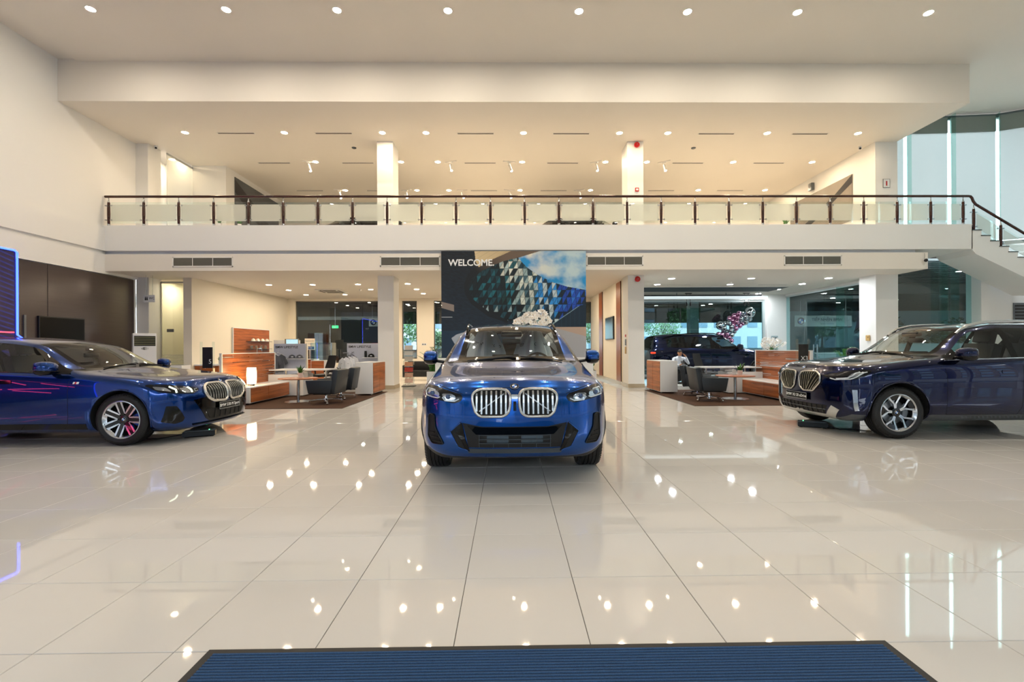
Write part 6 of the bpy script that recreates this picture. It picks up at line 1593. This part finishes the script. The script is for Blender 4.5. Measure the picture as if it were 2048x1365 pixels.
# orchids on the reception counter
ORC = M('orchid_white', '#fdfbf7', .6, var=.02); ORY = M('orchid_throat', '#d9a62a', .6)
pet = MB()
for a in range(5):
    c, s = math.cos(a * 2 * PI / 5 + .3), math.sin(a * 2 * PI / 5 + .3); w = 1.0 if a % 2 else 1.25
    pet.add([(0, 0, 0), (.022 * c - .016 * w * s, -.004, .022 * s + .016 * w * c), (.046 * c, .002, .046 * s), (.022 * c + .016 * w * s, -.004, .022 * s - .016 * w * c)], [(0, 1, 2, 3)])
pet.mi = 1; pet.sphere((0, -.005, -.003), .0055, 6, 4)
BLO = pet.mesh('blossom', mats=[ORC, ORY], smooth=False)
def orchids(label, loc, n, rx, rz_, seed, potr=.16, poth=.4, up=.5, sc=1.6):
    t = thing('orchid_arrangement', label, 'flowers', loc, 0, 'white orchids'); rnd = random.Random(seed)
    MB().lathe([(0, 0), (potr * .75, 0), (potr, poth * .7), (potr * .9, poth), (potr * .85, poth), (0, poth * .9)], 28).build('pot', WLAM, t)
    for k in range(14):
        m = MB(); plant_leaves(m, 1, .3, 1.2, rnd, .04, (0, 0, poth * .9)); m.build('leaf', GREEN, t)
    for k in range(7):
        a = (k - 3) / 3
        P = [(0, 0, poth), (a * rx * .5, rnd.uniform(-.08, .08), poth + up * .6), (a * rx * .95, rnd.uniform(-.1, .1), poth + up * 1.0 + (1 - abs(a)) * rz_ * .6)]
        MB().tube(P, .006, 5).build('stalk', GREEN, t)
    for k in range(n):
        a = rnd.uniform(0, 2 * PI); q = math.sqrt(rnd.random()) if k % 3 else 1.0
        lob = 1 + .12 * math.sin(3 * a + seed) + .08 * math.sin(7 * a)
        p = (math.cos(a) * rx * q * lob, rnd.uniform(-.22, -.02) * (1.2 - q), poth + up * .95 + math.sin(a) * rz_ * q * lob)
        if p[2] < poth + up * .95 - rz_ * .75 and abs(p[0]) < rx * .25 and k % 2: continue
        o = link('blossom', BLO, t, p, (rnd.uniform(-.6, .6), rnd.uniform(0, 6), rnd.uniform(-.7, .7))); o.scale = (sc, sc, sc)
orchids('large white orchid arrangement in front of the mural', (.72, 12.98, 1.0), 250, .47, .38, 5, .2, .42, .52, 1.7)
orchids('white orchid spray on the counter behind the right slatted screen', (9.28, 16.1, .9), 60, .42, .16, 8, .1, .16, .36, 1.6)
t = thing('plant_counter', 'white counter carrying the small orchid behind the right screen', 'counter', (9.28, 16.1, 0)); MB().box(-.28, .28, -.25, .25, .04, .88).build('body', WLAM, t, bevel=.005); MB().box(-.3, .3, -.27, .27, .88, .9).build('top', WLAM, t); MB().box(-.24, .24, -.2, .2, 0, .04).build('plinth', GREYM, t)
# ============================================================ further cars (copies with another paint)
def recolour(root, old, new):
    cache = {}
    def walk(o):
        if o.type == 'MESH' and any(m == old for m in o.data.materials):
            if o.data.name not in cache:
                me = o.data.copy(); cache[o.data.name] = me
                for i, m in enumerate(me.materials):
                    if m == old: me.materials[i] = new
            o.data = cache[o.data.name]
        for c in o.children: walk(c)
    walk(root)
PK = paint_mat('midnight_paint', (.0015, .004, .02), (.002, .006, .03))
def extra_car(src, old, new, label, loc, rz, s, name='parked_car'):
    c = copy_tree(src); c.name = name; c.location = loc; c.rotation_euler = (0, 0, rz); c.scale = (s, s, s); tag(c, label, 'car'); recolour(c, old, new); return c
def drop(root, names):
    for o in list(root.children):
        if o.name.split('.')[0] in names:
            for q in list(o.children): bpy.data.objects.remove(q)
            bpy.data.objects.remove(o)
x7 = extra_car(car_c, PB, PK, 'dark midnight sport utility car parked before the teal glass wall', (9.4, 17.95, 0), 0, 1.09)
for o in x7.children:
    for q in list(o.children):
        if q.name.split('.')[0] in ('seat_cover', 'cover_print'): bpy.data.objects.remove(q)
    if o.type == 'MESH' and o.name.startswith('side_window'):
        o.data = o.data.copy(); o.data.materials[0] = CARGLD
TAIL = M('tail_lamp_red', '#c0140f', .15, emis=(1, .08, .03), es=.8, var=0)
for s in (-1, 1): MB().box(-3.78, -3.62, s * .83 - .09, s * .83 + .09, .95, 1.01).build('tail_lamp', TAIL, x7, bevel=.02, seg=2)
PR = paint_mat('black_paint', (.003, .003, .004), (.006, .006, .008)); PW = paint_mat('dark_red_paint', (.08, .004, .006), (.1, .006, .008))
extra_car(car_l, PM, PR, 'black car on the upper floor showing its roof above the railing, right of centre', (4.9, 18.35, ZS), 0, .985)
extra_car(car_l, PM, PR, 'black car on the upper floor beside the left column', (-3.2, 18.2, ZS), 0, .985)

# ============================================================ LED wall, wall television, hall fittings
t = thing('led_wall', 'tall dark LED screen with glowing blue neon border at far left', 'screen', (-10.4, 0, 0))
MB().box(-.12, 0, .5, 9.84, .12, 3.4).build('cabinet', BLACK, t, bevel=.01)
LED = bpy.data.materials.new('led_picture'); LED.use_nodes = True; nt = LED.node_tree; n = nt.nodes; b = n['Principled BSDF']; b.inputs['Base Color'].default_value = (.01, .01, .015, 1); b.inputs['Roughness'].default_value = .3
tc = n.new('ShaderNodeTexCoord'); mp = n.new('ShaderNodeMapping'); mp.inputs['Rotation'].default_value = (.28, 0, 0); wv = n.new('ShaderNodeTexWave'); wv.bands_direction = 'Z'; wv.inputs['Scale'].default_value = 3.2
cr = n.new('ShaderNodeValToRGB'); e = cr.color_ramp.elements; e[0].position = .62; e[0].color = (.012, .003, .02, 1); e[1].position = .95; e[1].color = (.006, .01, .12, 1)
for a_, b_ in ((tc.outputs['Object'], mp.inputs[0]), (mp.outputs[0], wv.inputs[0]), (wv.outputs['Fac'], cr.inputs[0]), (cr.outputs[0], b.inputs['Emission Color'])): nt.links.new(a_, b_)
b.inputs['Emission Strength'].default_value = 1.0
MB().box(0, .006, .55, 9.79, .18, 3.35).build('picture', LED, t)
MB().box(.006, .009, .55, 9.79, 1.66, 1.685).build('red_line', M('led_red', '#ff2020', .4, emis=(1, .05, .08), es=3, var=0), t)
for y_, z_, l_, a_ in ((1.2, 1.35, .9, .25), (1.6, 1.1, 1.2, -.2), (2.4, 1.3, .8, .5), (2.9, .85, 1.0, -.15), (1.8, .6, .9, .2), (3.4, 1.15, .6, -.5)):
    MB().bar((.008, y_, z_), (.008, y_ + l_ * math.cos(a_), z_ + l_ * math.sin(a_)), .004, .07, up=(0, 0, 1)).build('pink_streak', M('led_pink', '#ff3a70', .4, emis=(1, .06, .2), es=7, var=0), t)
text_mesh('screen_text', 'M power', .22, M('led_white', '#ffffff', .4, emis=(.8, .85, 1), es=1.5, var=0), t, (.008, 8.83, 2.72), (PI / 2, 0, PI / 2), .0005)
MB().tube([(.01, .5, .15), (.01, .5, 3.4), (.01, 9.8, 3.4), (.01, 9.85, 3.36), (.01, 9.85, 1.62), (.09, 9.95, 1.5), (.09, 9.95, .15)], .018, 8).build('neon_border', M('neon_blue', '#2030ff', .4, emis=(.02, .05, 1), es=9, var=0), t)
t = thing('wall_television', 'black television screen on the dark left wall', 'television', (-11.735, 12.2, 1.72))
MB().box(0, .05, -.62, .62, -.38, .43).build('casing', BLACK, t, bevel=.006); MB().box(.05, .053, -.59, .59, -.35, .40).build('screen', M('screen_off', '#050505', .3, spec=.15, var=0), t); MB().box(-.0, .03, -.95, -.9, -.38, .43).build('speaker_bar', GREYM, t)
t = thing('floor_air_conditioner', 'white floor-standing air conditioner with louvered top at far left', 'air conditioner', (-11.0, 14.0, 0), .75)
MB().box(-.28, .28, -.2, .2, 0, 1.78).build('body', WLAM, t, bevel=.02, seg=2); MB().box(-.25, .25, -.208, -.2, 1.40, 1.70).build('outlet', BLACK, t)
for k in range(5): MB().box(-.25, .25, -.222, -.205, 1.43 + k * .055, 1.45 + k * .055).build('louver', M('louver_olive', '#7d7a58', .5), t)
MB().lathe([(.1, 0), (.09, .012), (0, .012)], 20, Matrix.Translation((0, -.2, 1.32)) @ Matrix.Rotation(PI / 2, 4, 'X') @ Matrix.Scale(.45, 4, (0, 1, 0))).build('control_dial', BLACK, t); MB().box(-.27, .27, -.212, -.2, .1, 1.36).build('front_panel', WLAM, t, bevel=.004)
t = thing('restroom_sign', 'small hanging restroom sign by the washroom door', 'sign', (-11.07, 14.3, 2.86))
MB().box(-.17, .17, -.012, .012, -.11, .11).build('board', WLAM, t)
for x in (-.1, .1): MB().cyl((x, 0, .11), (x, 0, ZL - 2.86), .004, n=6).build('hanger_rod', STEEL, t)
text_mesh('wc_text', 'WC', .1, PRINTBLACK, t, (.08, -.014, .01), (PI / 2, 0, 0), .001)
for x in (-.11, -.06): MB().cyl((x, -.013, .045), (x, -.016, .045), .016, n=10).box(x - .018, x + .018, -.016, -.013, -.05, .025).build('pictogram', PRINTBLACK, t)
def bell(label, loc):
    t = thing('fire_bell', label, 'alarm', loc); R_ = Matrix.Rotation(PI / 2, 4, 'X')
    MB().lathe([(.06, 0), (.085, .01), (.09, .04), (.07, .065), (0, .075)], 24, R_).build('gong', REDP, t); MB().lathe([(0, .075), (.012, .076), (.012, .085), (0, .086)], 12, R_).build('cap', STEEL, t)
bell('round red fire bell on the lower right column', (4.1, 14.55, 3.45)); bell('round red fire bell at the top of the upper right column', (4.1, 14.55, 7.72))
t = thing('call_point', 'small red fire call point on the upper right column', 'alarm', (4.1, 14.55, 6.3)); MB().box(-.06, .06, -.03, 0, -.06, .06).build('housing', REDP, t, bevel=.006); MB().box(-.035, .035, -.034, -.03, -.03, .03).build('glass', WLAM, t)
def cctv(label, loc, rz):
    t = thing('security_camera', label, 'camera', loc, rz); MB().cyl((0, 0, 0), (0, 0, -.03), .05, n=16).build('mount', WLAM, t); MB().sphere((0, 0, -.06), .05, 16, 10).build('housing', WLAM, t); MB().cyl((0, -.03, -.065), (0, -.06, -.08), .03, n=14).build('lens', BLACK, t)
cctv('white security camera at the upper left pilaster', (-11.3, 14.9, ZM), .6); cctv('white security camera beside the broad column', (11.55, 14.9, ZM), -.5)
t = thing('security_camera', 'dark dome camera at the right end of the lower band', 'camera', (12.36, 13.49, 3.84)); MB().cyl((0, 0, .0), (0, -.05, 0), .03, n=12).build('mount', WLAM, t); MB().sphere((0, -.07, -.02), .05, 14, 10).build('dome', BLACK, t); MB().tube([(0, -.01, .02), (.02, -.01, .1), (.01, -.01, .2)], .004, 6).build('cable', RUBBER, t)
t = thing('wall_speaker', 'small grey loudspeaker on the right upper wall', 'speaker', (11.79, 17.6, 7.45)); MB().box(-.12, 0, -.1, .1, -.14, .14).build('cabinet', GREYM, t, bevel=.01); MB().cyl((-.121, 0, .02), (-.126, 0, .02), .07, n=18).build('cone', BLACK, t)
t = thing('safety_notice', 'small framed safety notice on the broad column', 'sign', (12.12, 14.545, 6.5)); MB().box(-.11, .11, -.012, 0, -.14, .14).build('frame', GREYM, t); MB().box(-.1, .1, -.014, -.012, -.13, .13).build('sheet', WLAM, t); MB().box(-.02, .02, -.016, -.014, -.08, .07).build('mark', REDP, t)
t = thing('sensor_box', 'small tan sensor box on the broad column', 'sensor', (11.76, 14.85, 1.55)); MB().box(-.04, 0, -.08, .08, -.09, .09).build('housing', M('tan_plastic', '#c9a66a', .5), t, bevel=.01); MB().cyl((-.041, -.03, .02), (-.046, -.03, .02), .015, n=10).build('button', BLACK, t)
t = thing('light_switch', 'white double light switch between the narrow windows', 'switch', (-3.9, 21.195, 1.46)); MB().box(-.11, .11, -.012, 0, -.05, .05).build('plate', WLAM, t, bevel=.004)
for x in (-.05, .05): MB().box(x - .03, x + .03, -.018, -.012, -.03, .03).build('rocker', GREYM, t)
# corridor wall: wood strips and a screen
for k, (y0, y1) in enumerate(((15.55, 16.2), (18.6, 19.3))):
    t = thing('wood_wall_strip', ['front', 'rear'][k] + ' upright teak strip on the corridor wall', 'wall panel', (3.828, y0, 0)); MB().box(-.025, 0, 0, y1 - y0, .02, 3.54).build('board', TEAKV, t, bevel=.003); MB().box(-.028, -.0, -.012, 0, .02, 3.54).build('edge', DARKWOOD, t)
t = thing('corridor_screen', 'portrait black screen on the corridor wall between the teak strips', 'screen', (3.828, 17.25, 2.0)); MB().box(-.05, 0, -.68, .68, -.42, .42).build('casing', BLACK, t, bevel=.006); MB().box(-.053, -.05, -.64, .64, -.38, .38).build('display', M('screen_grey_scene', '#2a3238', .2, var=.9, scale=3), t)
t = thing('wall_intercom', 'beige intercom and key panel on the corridor side of the right column', 'intercom', (3.797, 14.85, 1.3)); MB().box(-.02, 0, -.06, .06, -.22, .0).build('panel', M('tan_plastic', '#c9a66a', .5), t); MB().box(-.02, 0, -.05, .05, .05, .25).build('panel', GREYM, t); MB().box(-.022, 0, -.03, .03, .32, .4).build('alarm_box', REDP, t)
# upper level pictures
for lb, x, y0, y1, z0, z1, sgn, c in (('left', -10.045, 17.0, 20.2, 5.6, 7.62, 1, '#55585c'), ('right', 11.795, 15.55, 19.0, 5.6, 7.18, -1, '#8a8279')):
    t = thing('wall_picture', 'large photo print of a car detail on the %s upper wall' % lb, 'picture', (x, 0, 0)); MB().box(0 if sgn > 0 else -.02, .02 if sgn > 0 else 0, y0, y1, z0, z1).build('board', M('picture_' + lb, c, .4, var=.25, scale=1.6), t)
    d = .0225 * sgn; e2 = .0245 * sgn
    sw = [(y0, z1 - .1), (y0 + (y1 - y0) * .45, z1 - (z1 - z0) * .35), (y1, z0 + .5), (y1, z0 + .1), (y0 + (y1 - y0) * .4, z1 - (z1 - z0) * .62), (y0, z1 - .55)]
    if sgn < 0: sw = [(y0, z1 - .02), (y0 + .8, z1 - .42), (y0 + 1.9, z1 - .85), (y1, z0 + .2), (y1, z0), (y0 + 1.6, z1 - .98), (y0 + .7, z1 - .58), (y0, z1 - .3)]
    MB().add([(d, y, z) for y, z in sw] + [(e2, y, z) for y, z in sw], [tuple(range(6 if sgn > 0 else 8)), tuple(range((12 if sgn > 0 else 16) - 1, (6 if sgn > 0 else 8) - 1, -1))] + [(i, (i + 1) % (6 if sgn > 0 else 8), (i + 1) % (6 if sgn > 0 else 8) + (6 if sgn > 0 else 8), i + (6 if sgn > 0 else 8)) for i in range(6 if sgn > 0 else 8)]).build('printed_shape', M('picture_dark', '#26272b', .4), t)
for k, (x, y) in enumerate(((-9.6, 15.4), (-9.0, 15.5), (9.5, 15.6))):
    pot_plant('small green plant on the upper floor edge, %s one from the left' % ORD[k], (x, y, ZS + .45), .25, 20 + k)
    s_ = thing('plant_stool', '%s low stool under an upper floor plant' % ORD[k], 'stool', (x, y, ZS)); MB().cyl((0, 0, .42), (0, 0, .45), .16, n=18).build('top', WLAM, s_); MB().cyl((0, 0, 0), (0, 0, .42), .04, n=10).build('stem', STEEL, s_)
# mail plates on the white pier, hanging light frame above the parked car
for k, z in enumerate((1.2, 1.58)):
    t = thing('letter_plate', ['lower', 'upper'][k] + ' grey notice plate on the white pier', 'sign', (11.75, 20.145, z)); MB().box(-.15, .15, -.02, 0, -.15, .17).build('plate', M('plate_grey', '#9fb0b5', .4), t, bevel=.004)
    for q in (-.07, .08): MB().box(-.1, .1, -.024, -.02, q - .018, q + .018).build('slot', PRINTBLACK, t)
t = thing('ceiling_recess', 'dark recessed slot in the soffit above the parked car', 'recess', (7.6, 18.2, ZL)); MB().box(-3.25, 3.2, -.75, .75, -.012, -.002).build('panel', M('recess_dark', '#3b474c', .7), t); MB().box(-3.3, 3.25, -.8, -.75, -.02, 0).build('lip', WHITE, t)  # flat panel under the soffit; the recess shade is painted as its dark colour
t = thing('suspended_light_box', 'long white suspended light box above the parked car', 'light', (7.6, 19.3, 3.40))
MB().box(-3.25, 3.35, -.06, .06, -.09, .02).build('light_box', M('light_box_white', '#eef4f6', .4, emis=(.8, .95, 1), es=.45, var=0), t, bevel=.004); MB().box(-3.25, 3.1, -.05, .05, .03, .08).build('top_bar', BLACK, t)
for x in (-2.6, -.5, 1.6, 3.0): MB().cyl((x, 0, .08), (x, 0, .168), .02, n=10).build('hanger', STEEL, t)
for k, x in enumerate((4.9, 7.7, 10.2)):
    t = thing('twin_spot', '%s black twin spotlight under the light box' % ORD[k], 'spotlight', (x, 19.55, ZL)); MB().box(-.14, .14, -.03, .03, -.03, 0).build('bar', BLACK, t)
    for s in (-.08, .08): MB().cyl((s, 0, -.03), (s, 0, -.42), .008, n=6).cyl((s, 0, -.40), (s, -.02, -.55), .035, n=12).build('head', BLACK, t)
# ============================================================ balloons
BAL = [('s', 10.22, 19.33, 2.73, .216), ('s', 9.01, 19.45, 2.19, .174), ('s', 10.01, 19.57, 2.67, .111), ('s', 10.09, 19.39, 2.56, .13), ('s', 10.32, 19.51, 2.46, .093), ('s', 9.86, 19.33, 2.47, .101), ('s', 10.11, 19.45, 2.34, .122), ('s', 9.98, 19.57, 2.34, .087), ('s', 9.36, 19.39, 2.29, .11), ('s', 9.26, 19.51, 2.27, .102), ('s', 9.13, 19.33, 2.07, .115), ('s', 9.51, 19.45, 2.13, .11), ('s', 9.34, 19.57, 1.91, .122), ('s', 9.45, 19.39, 1.97, .092), ('s', 9.67, 19.51, 1.92, .081), ('s', 9.46, 19.33, 1.78, .104), ('s', 9.14, 19.45, 1.99, .087),
       ('p', 9.76, 19.33, 2.68, .109), ('p', 9.62, 19.45, 2.59, .122), ('p', 9.48, 19.57, 2.49, .111), ('p', 9.74, 19.39, 2.51, .104), ('p', 9.58, 19.51, 2.4, .11), ('p', 9.67, 19.33, 2.33, .115), ('p', 9.58, 19.45, 2.21, .116), ('p', 9.92, 19.57, 2.18, .105), ('p', 9.67, 19.39, 2.06, .104), ('p', 10.04, 19.51, 2.27, .087), ('p', 8.89, 19.33, 1.81, .098), ('p', 9.09, 19.45, 1.79, .122), ('p', 9.31, 19.57, 1.69, .111), ('p', 9.39, 19.39, 1.67, .098), ('p', 9.52, 19.51, 1.54, .105), ('p', 9.27, 19.33, 1.81, .086)]
bs = MB().sphere((0, 0, 0), 1, 20, 14, (1, 1, 1.06)).mesh('skin', mats=[M('chrome_silver_latex', '#c6ced4', .12, 1)]); bp = MB().sphere((0, 0, 0), 1, 20, 14, (1, 1, 1.06)).mesh('skin', mats=[M('chrome_pink_latex', '#d79cc2', .16, 1)])
kn = {c: MB().lathe([(.0, -1.05), (.12, -1.14), (.06, -1.06), (0, -1.02)], 10).mesh('knot', mats=[m]) for c, m in (('s', MATS['chrome_silver_latex']), ('p', MATS['chrome_pink_latex']))}
cnt = {'s': 0, 'p': 0}; ORD2 = ORD + ['fourteenth', 'fifteenth', 'sixteenth', 'seventeenth']; BAL.sort(key=lambda q: -q[3])
for c, x, y, z, r in BAL:
    cn_ = {'s': 'silver', 'p': 'pink'}[c]; k = cnt[c]; cnt[c] += 1
    lb = 'largest silver balloon at the top right of the garland' if r > .2 else '%s highest shiny %s balloon of the garland' % (ORD2[k], cn_)
    t = thing('balloon', lb, 'balloon', (x, y, z), 0, '%s garland balloons' % cn_); t.scale = (r, r, r); link('skin', bs if c == 's' else bp, t); link('knot', kn[c], t)
t = thing('garland_frame', 'thin clear frame carrying the balloon garland', 'stand', (9.6, 19.62, 0)); MB().tube([(-.2, .1, .02), (-.2, .1, 1.3), (-.35, .05, 1.75), (.0, .05, 2.2), (.45, .08, 2.6), (.62, .1, 2.8)], .008, 6).build('rod', STEEL, t); MB().cyl((-.2, .1, 0), (-.2, .1, .02), .2, n=20).build('foot', STEEL, t)
# ============================================================ amplifiers on the floor under the show cars
def amp(label, loc, rz):
    t = thing('floor_amplifier', label, 'amplifier', loc, rz, 'battery chargers by the cars'); MB().box(-.2, .2, -.09, .09, .012, .085).build('case', M('amp_black', '#1a1d20', .35, .4), t, bevel=.006)
    for k in range(5): MB().box(-.19, .19, -.075 + k * .034, -.06 + k * .034, .085, .092).build('cooling_fin', GREYM, t)
    MB().box(-.204, -.2, -.08, .08, .02, .08).build('end_panel', M('panel_blue_grey', '#33506e', .3, .3), t); MB().sphere((.12, -.02, .094), .006, 8, 6).build('status_light', M('led_green', '#20ff60', .4, emis=(.1, 1, .3), es=6, var=0), t)
    for x in (-.16, .16): MB().box(x - .02, x + .02, -.08, .08, 0, .012).build('rubber_foot', RUBBER, t)
    MB().tube([(-.2, .04, .04), (-.35, .1, .012), (-.5, .0, .008), (-.7, .08, .008), (-.9, .02, .008)], .007, 6).build('cable', RUBBER, t)
amp('black battery charger on the floor under the saloon nose', (-4.62, 6.92, 0), .45); amp('black battery charger on the floor under the navy car nose', (4.86, 7.3, 0), PI - .5)

# ============================================================ seated man
def seated_man():
    root = thing('person', 'man in white shirt and dark trousers sitting in an armchair looking at a phone', 'person', (5.97, 15.98, 0), .1)
    V = []; E = []; R_ = []
    def add(p, r, par=None):
        V.append(p); R_.append(r)
        if par is not None: E.append((par, len(V) - 1))
        return len(V) - 1
    pel = add((0, .05, .52), (.15, .12)); ab = add((0, .07, .66), (.14, .105), pel); ch = add((0, .07, .82), (.155, .11), ab); nk0 = add((0, .045, .94), (.075, .07), ch); nk = add((0, .015, .985), (.05, .05), nk0)
    for s in (-1, 1):
        h = add((s * .09, .0, .50), (.09, .085), pel); kn_ = add((s * .12, -.42, .52), (.064, .064), h); k2 = add((s * .12, -.46, .47), (.06, .06), kn_); an = add((s * .11, -.44, .13), (.042, .042), k2); hl_ = add((s * .11, -.43, .06), (.045, .042), an); add((s * .125, -.60, .045), (.042, .034), hl_)
    finger = []
    def arm(s, el, wr, palm, tips):
        sh = add((s * .185, .06, .895), (.062, .06), ch); e_ = add(el, (.048, .048), sh); w_ = add(wr, (.03, .03), e_); p_ = add(palm, (.034, .024), w_)
        for q in tips:
            a = add(q[0], (.0095, .0095), p_); b_ = add(q[1], (.008, .008), a)
    arm(-1, (-.25, -.02, .66), (-.10, -.22, .66), (-.045, -.26, .675), [((-.005 - .01 * k, -.285 - .004 * k, .70 - .022 * k), (.02 - .012 * k, -.262 - .004 * k, .715 - .022 * k)) for k in range(4)] + [((-.06, -.275, .705), (-.035, -.285, .73))])
    arm(1, (.33, -.04, .68), (.20, -.07, .93), (.165, -.075, .985), [((.135 - .004 * k, -.09 + .018 * k, 1.02 + .006 * k), (.112, -.085 + .02 * k, 1.035 + .008 * k)) for k in range(4)] + [((.15, -.11, .99), (.13, -.115, 1.012))])
    me = bpy.data.meshes.new('body'); me.from_pydata(V, E, []); o = link('body', me, root)
    sk = o.modifiers.new('s', 'SKIN'); sk.use_smooth_shade = True
    for i, v in enumerate(me.skin_vertices[0].data): v.radius = R_[i]; v.use_root = i == 0
    ss = o.modifiers.new('u', 'SUBSURF'); ss.levels = 2; ss.render_levels = 2
    bpy.context.view_layer.update()
    m2 = bpy.data.meshes.new_from_object(o.evaluated_get(bpy.context.evaluated_depsgraph_get())); o.modifiers.clear(); o.data = m2; bpy.data.meshes.remove(me)
    SH = M('white_shirt', '#dfe6f2', .8, var=.04, scale=30); TR = M('dark_trousers', '#1b2226', .85); SKN = M('skin_tone', '#b07a58', .5, var=.05, scale=20); SHOE = M('black_shoe', '#0c0c0d', .3)
    m2.materials.clear()
    for m in (SH, TR, SKN, SHOE): m2.materials.append(m)
    for p in m2.polygons:
        x, y, z = p.center; i = 0
        if z < .10: i = 3
        elif z < .17 and y < -.3: i = 3
        elif (y < -.02 and z < .60 and abs(x) < .22 and not (z > .62)) or z < .53: i = 1
        if z > .962 and abs(x) < .1 and y < .09: i = 2
        if (y < -.225 and z > .6 and abs(x) < .12) or (x > .08 and z > .945 and y < .02 and x < .24 and z > .94): i = 2
        p.material_index = i; p.use_smooth = True
    # head
    hm = MB(); rot = Matrix.Translation((0, -.02, 1.075)) @ Matrix.Rotation(.38, 4, 'X') @ Matrix.Rotation(-.12, 4, 'Y')
    vs = []; N1, N2 = 22, 16
    base = MB().sphere((0, 0, 0), 1, N1, N2)
    for x, y, z in base.v:
        w = .073 * (1 - .22 * max(0, -z)) ; dpt = .09; hh = .115
        px, py, pz = x * w, y * dpt, z * hh
        if y < -.3 and z < -.2: py -= .006 * (1 - abs(x))          # jaw
        if y < -.9 and -.25 < z < .1: py -= .0
        vs.append(rot @ Vector((px, py, pz)))
    hm.add(vs, base.f); head = hm.build('head', SKN, root, ang=80)
    P3 = lambda x, y, z: rot @ Vector((x, y, z))
    MB().add([P3(-.009, -.086, .02), P3(.009, -.086, .02), P3(.016, -.088, -.024), P3(-.016, -.088, -.024), P3(0, -.112, -.018)], [(0, 1, 4), (1, 2, 4), (2, 3, 4), (3, 0, 4)]).build('nose', SKN, head)
    for s in (-1, 1):
        MB().sphere(P3(s * .03, -.079, .018), .010, 10, 8, (1.2, .6, .6)).build('eye', WLAM, head); MB().sphere(P3(s * .03, -.085, .016), .0055, 8, 6).build('iris', BLACK, head)
        MB().bar(P3(s * .016, -.087, .036), P3(s * .048, -.075, .036), .006, .006).build('eyebrow', BLACK, head); MB().sphere(P3(s * .075, .0, .0), .022, 10, 8, (.4, .7, 1.2)).build('ear', SKN, head)
    MB().bar(P3(-.022, -.083, -.055), P3(.022, -.083, -.055), .008, .008).build('mouth', M('lips', '#8a4b40', .5), head)
    hv = []
    for x, y, z in base.v: hv.append(rot @ Vector((x * .080, y * .098 + .006, z * .122 + .006)))
    hf = [f for f in base.f if all((base.v[i][2] > .28 and base.v[i][1] > -.9) or (base.v[i][1] > .15 and base.v[i][2] > -.45) for i in f)]
    MB().add(hv, hf).build('hair', M('black_hair', '#0e0c0b', .6), head)
    MB().bar((-.055, -.015, .968), (0, -.055, .945), .02, .03).bar((.055, -.015, .968), (0, -.055, .945), .02, .03).build('collar', SH, root)
    ph = thing('mobile_phone', 'dark mobile phone held by the seated man', 'phone', (5.97 - .0, 15.98 - .285, .70), .1); A = Matrix.Rotation(-.6, 4, 'X')
    MB().box(-.038, .038, -.005, .005, -.03, .11, A).build('case', BLACK, ph, bevel=.003); MB().box(-.034, .034, .005, .006, -.025, .105, A).build('display', GLOSSB, ph)
seated_man()
t = thing('tub_chair', 'black tub chair under the seated man', 'chair', (5.97, 16.05, 0), .1)
LBK = M('black_sofa_leather', '#141414', .45)
MB().box(-.26, .26, -.3, .3, .14, .405).build('seat', LBK, t, bevel=.03, seg=2); MB().box(-.38, .38, .26, .42, .12, .78).build('backrest', LBK, t, bevel=.04, seg=2)
for s in (-1, 1): MB().box(s * .33 - .055, s * .33 + .055, -.32, .3, .12, .60).build('armrest', LBK, t, bevel=.03, seg=2)
for a in (-1, 1):
    for b in (-1, 1): MB().cyl((a * .3, b * .27, 0), (a * .3, b * .27, .13), .018, n=8).build('leg', CHROME, t)
t = thing('glass_side_table', 'low dark side table beside the seated man', 'table', (6.75, 15.7, 0)); MB().box(-.3, .3, -.25, .25, .42, .46).build('top', BLACK, t, bevel=.004)
for a in (-1, 1):
    for b in (-1, 1): MB().cyl((a * .26, b * .21, 0), (a * .26, b * .21, .42), .014, n=8).build('leg', STEEL, t)
t = thing('pale_rug', 'pale patterned rug under the seated man', 'rug', (6.2, 15.5, 0)); MB().box(-1.0, 1.2, -.35, .35, .0005, .006).build('pile', M('pale_rug', '#b9bcb8', .95, var=.3, scale=4), t); MB().box(-1.03, 1.23, -.38, -.35, .0005, .008).build('border', MATTB, t)
for m in TAGM.values(): bpy.data.materials.remove(m)
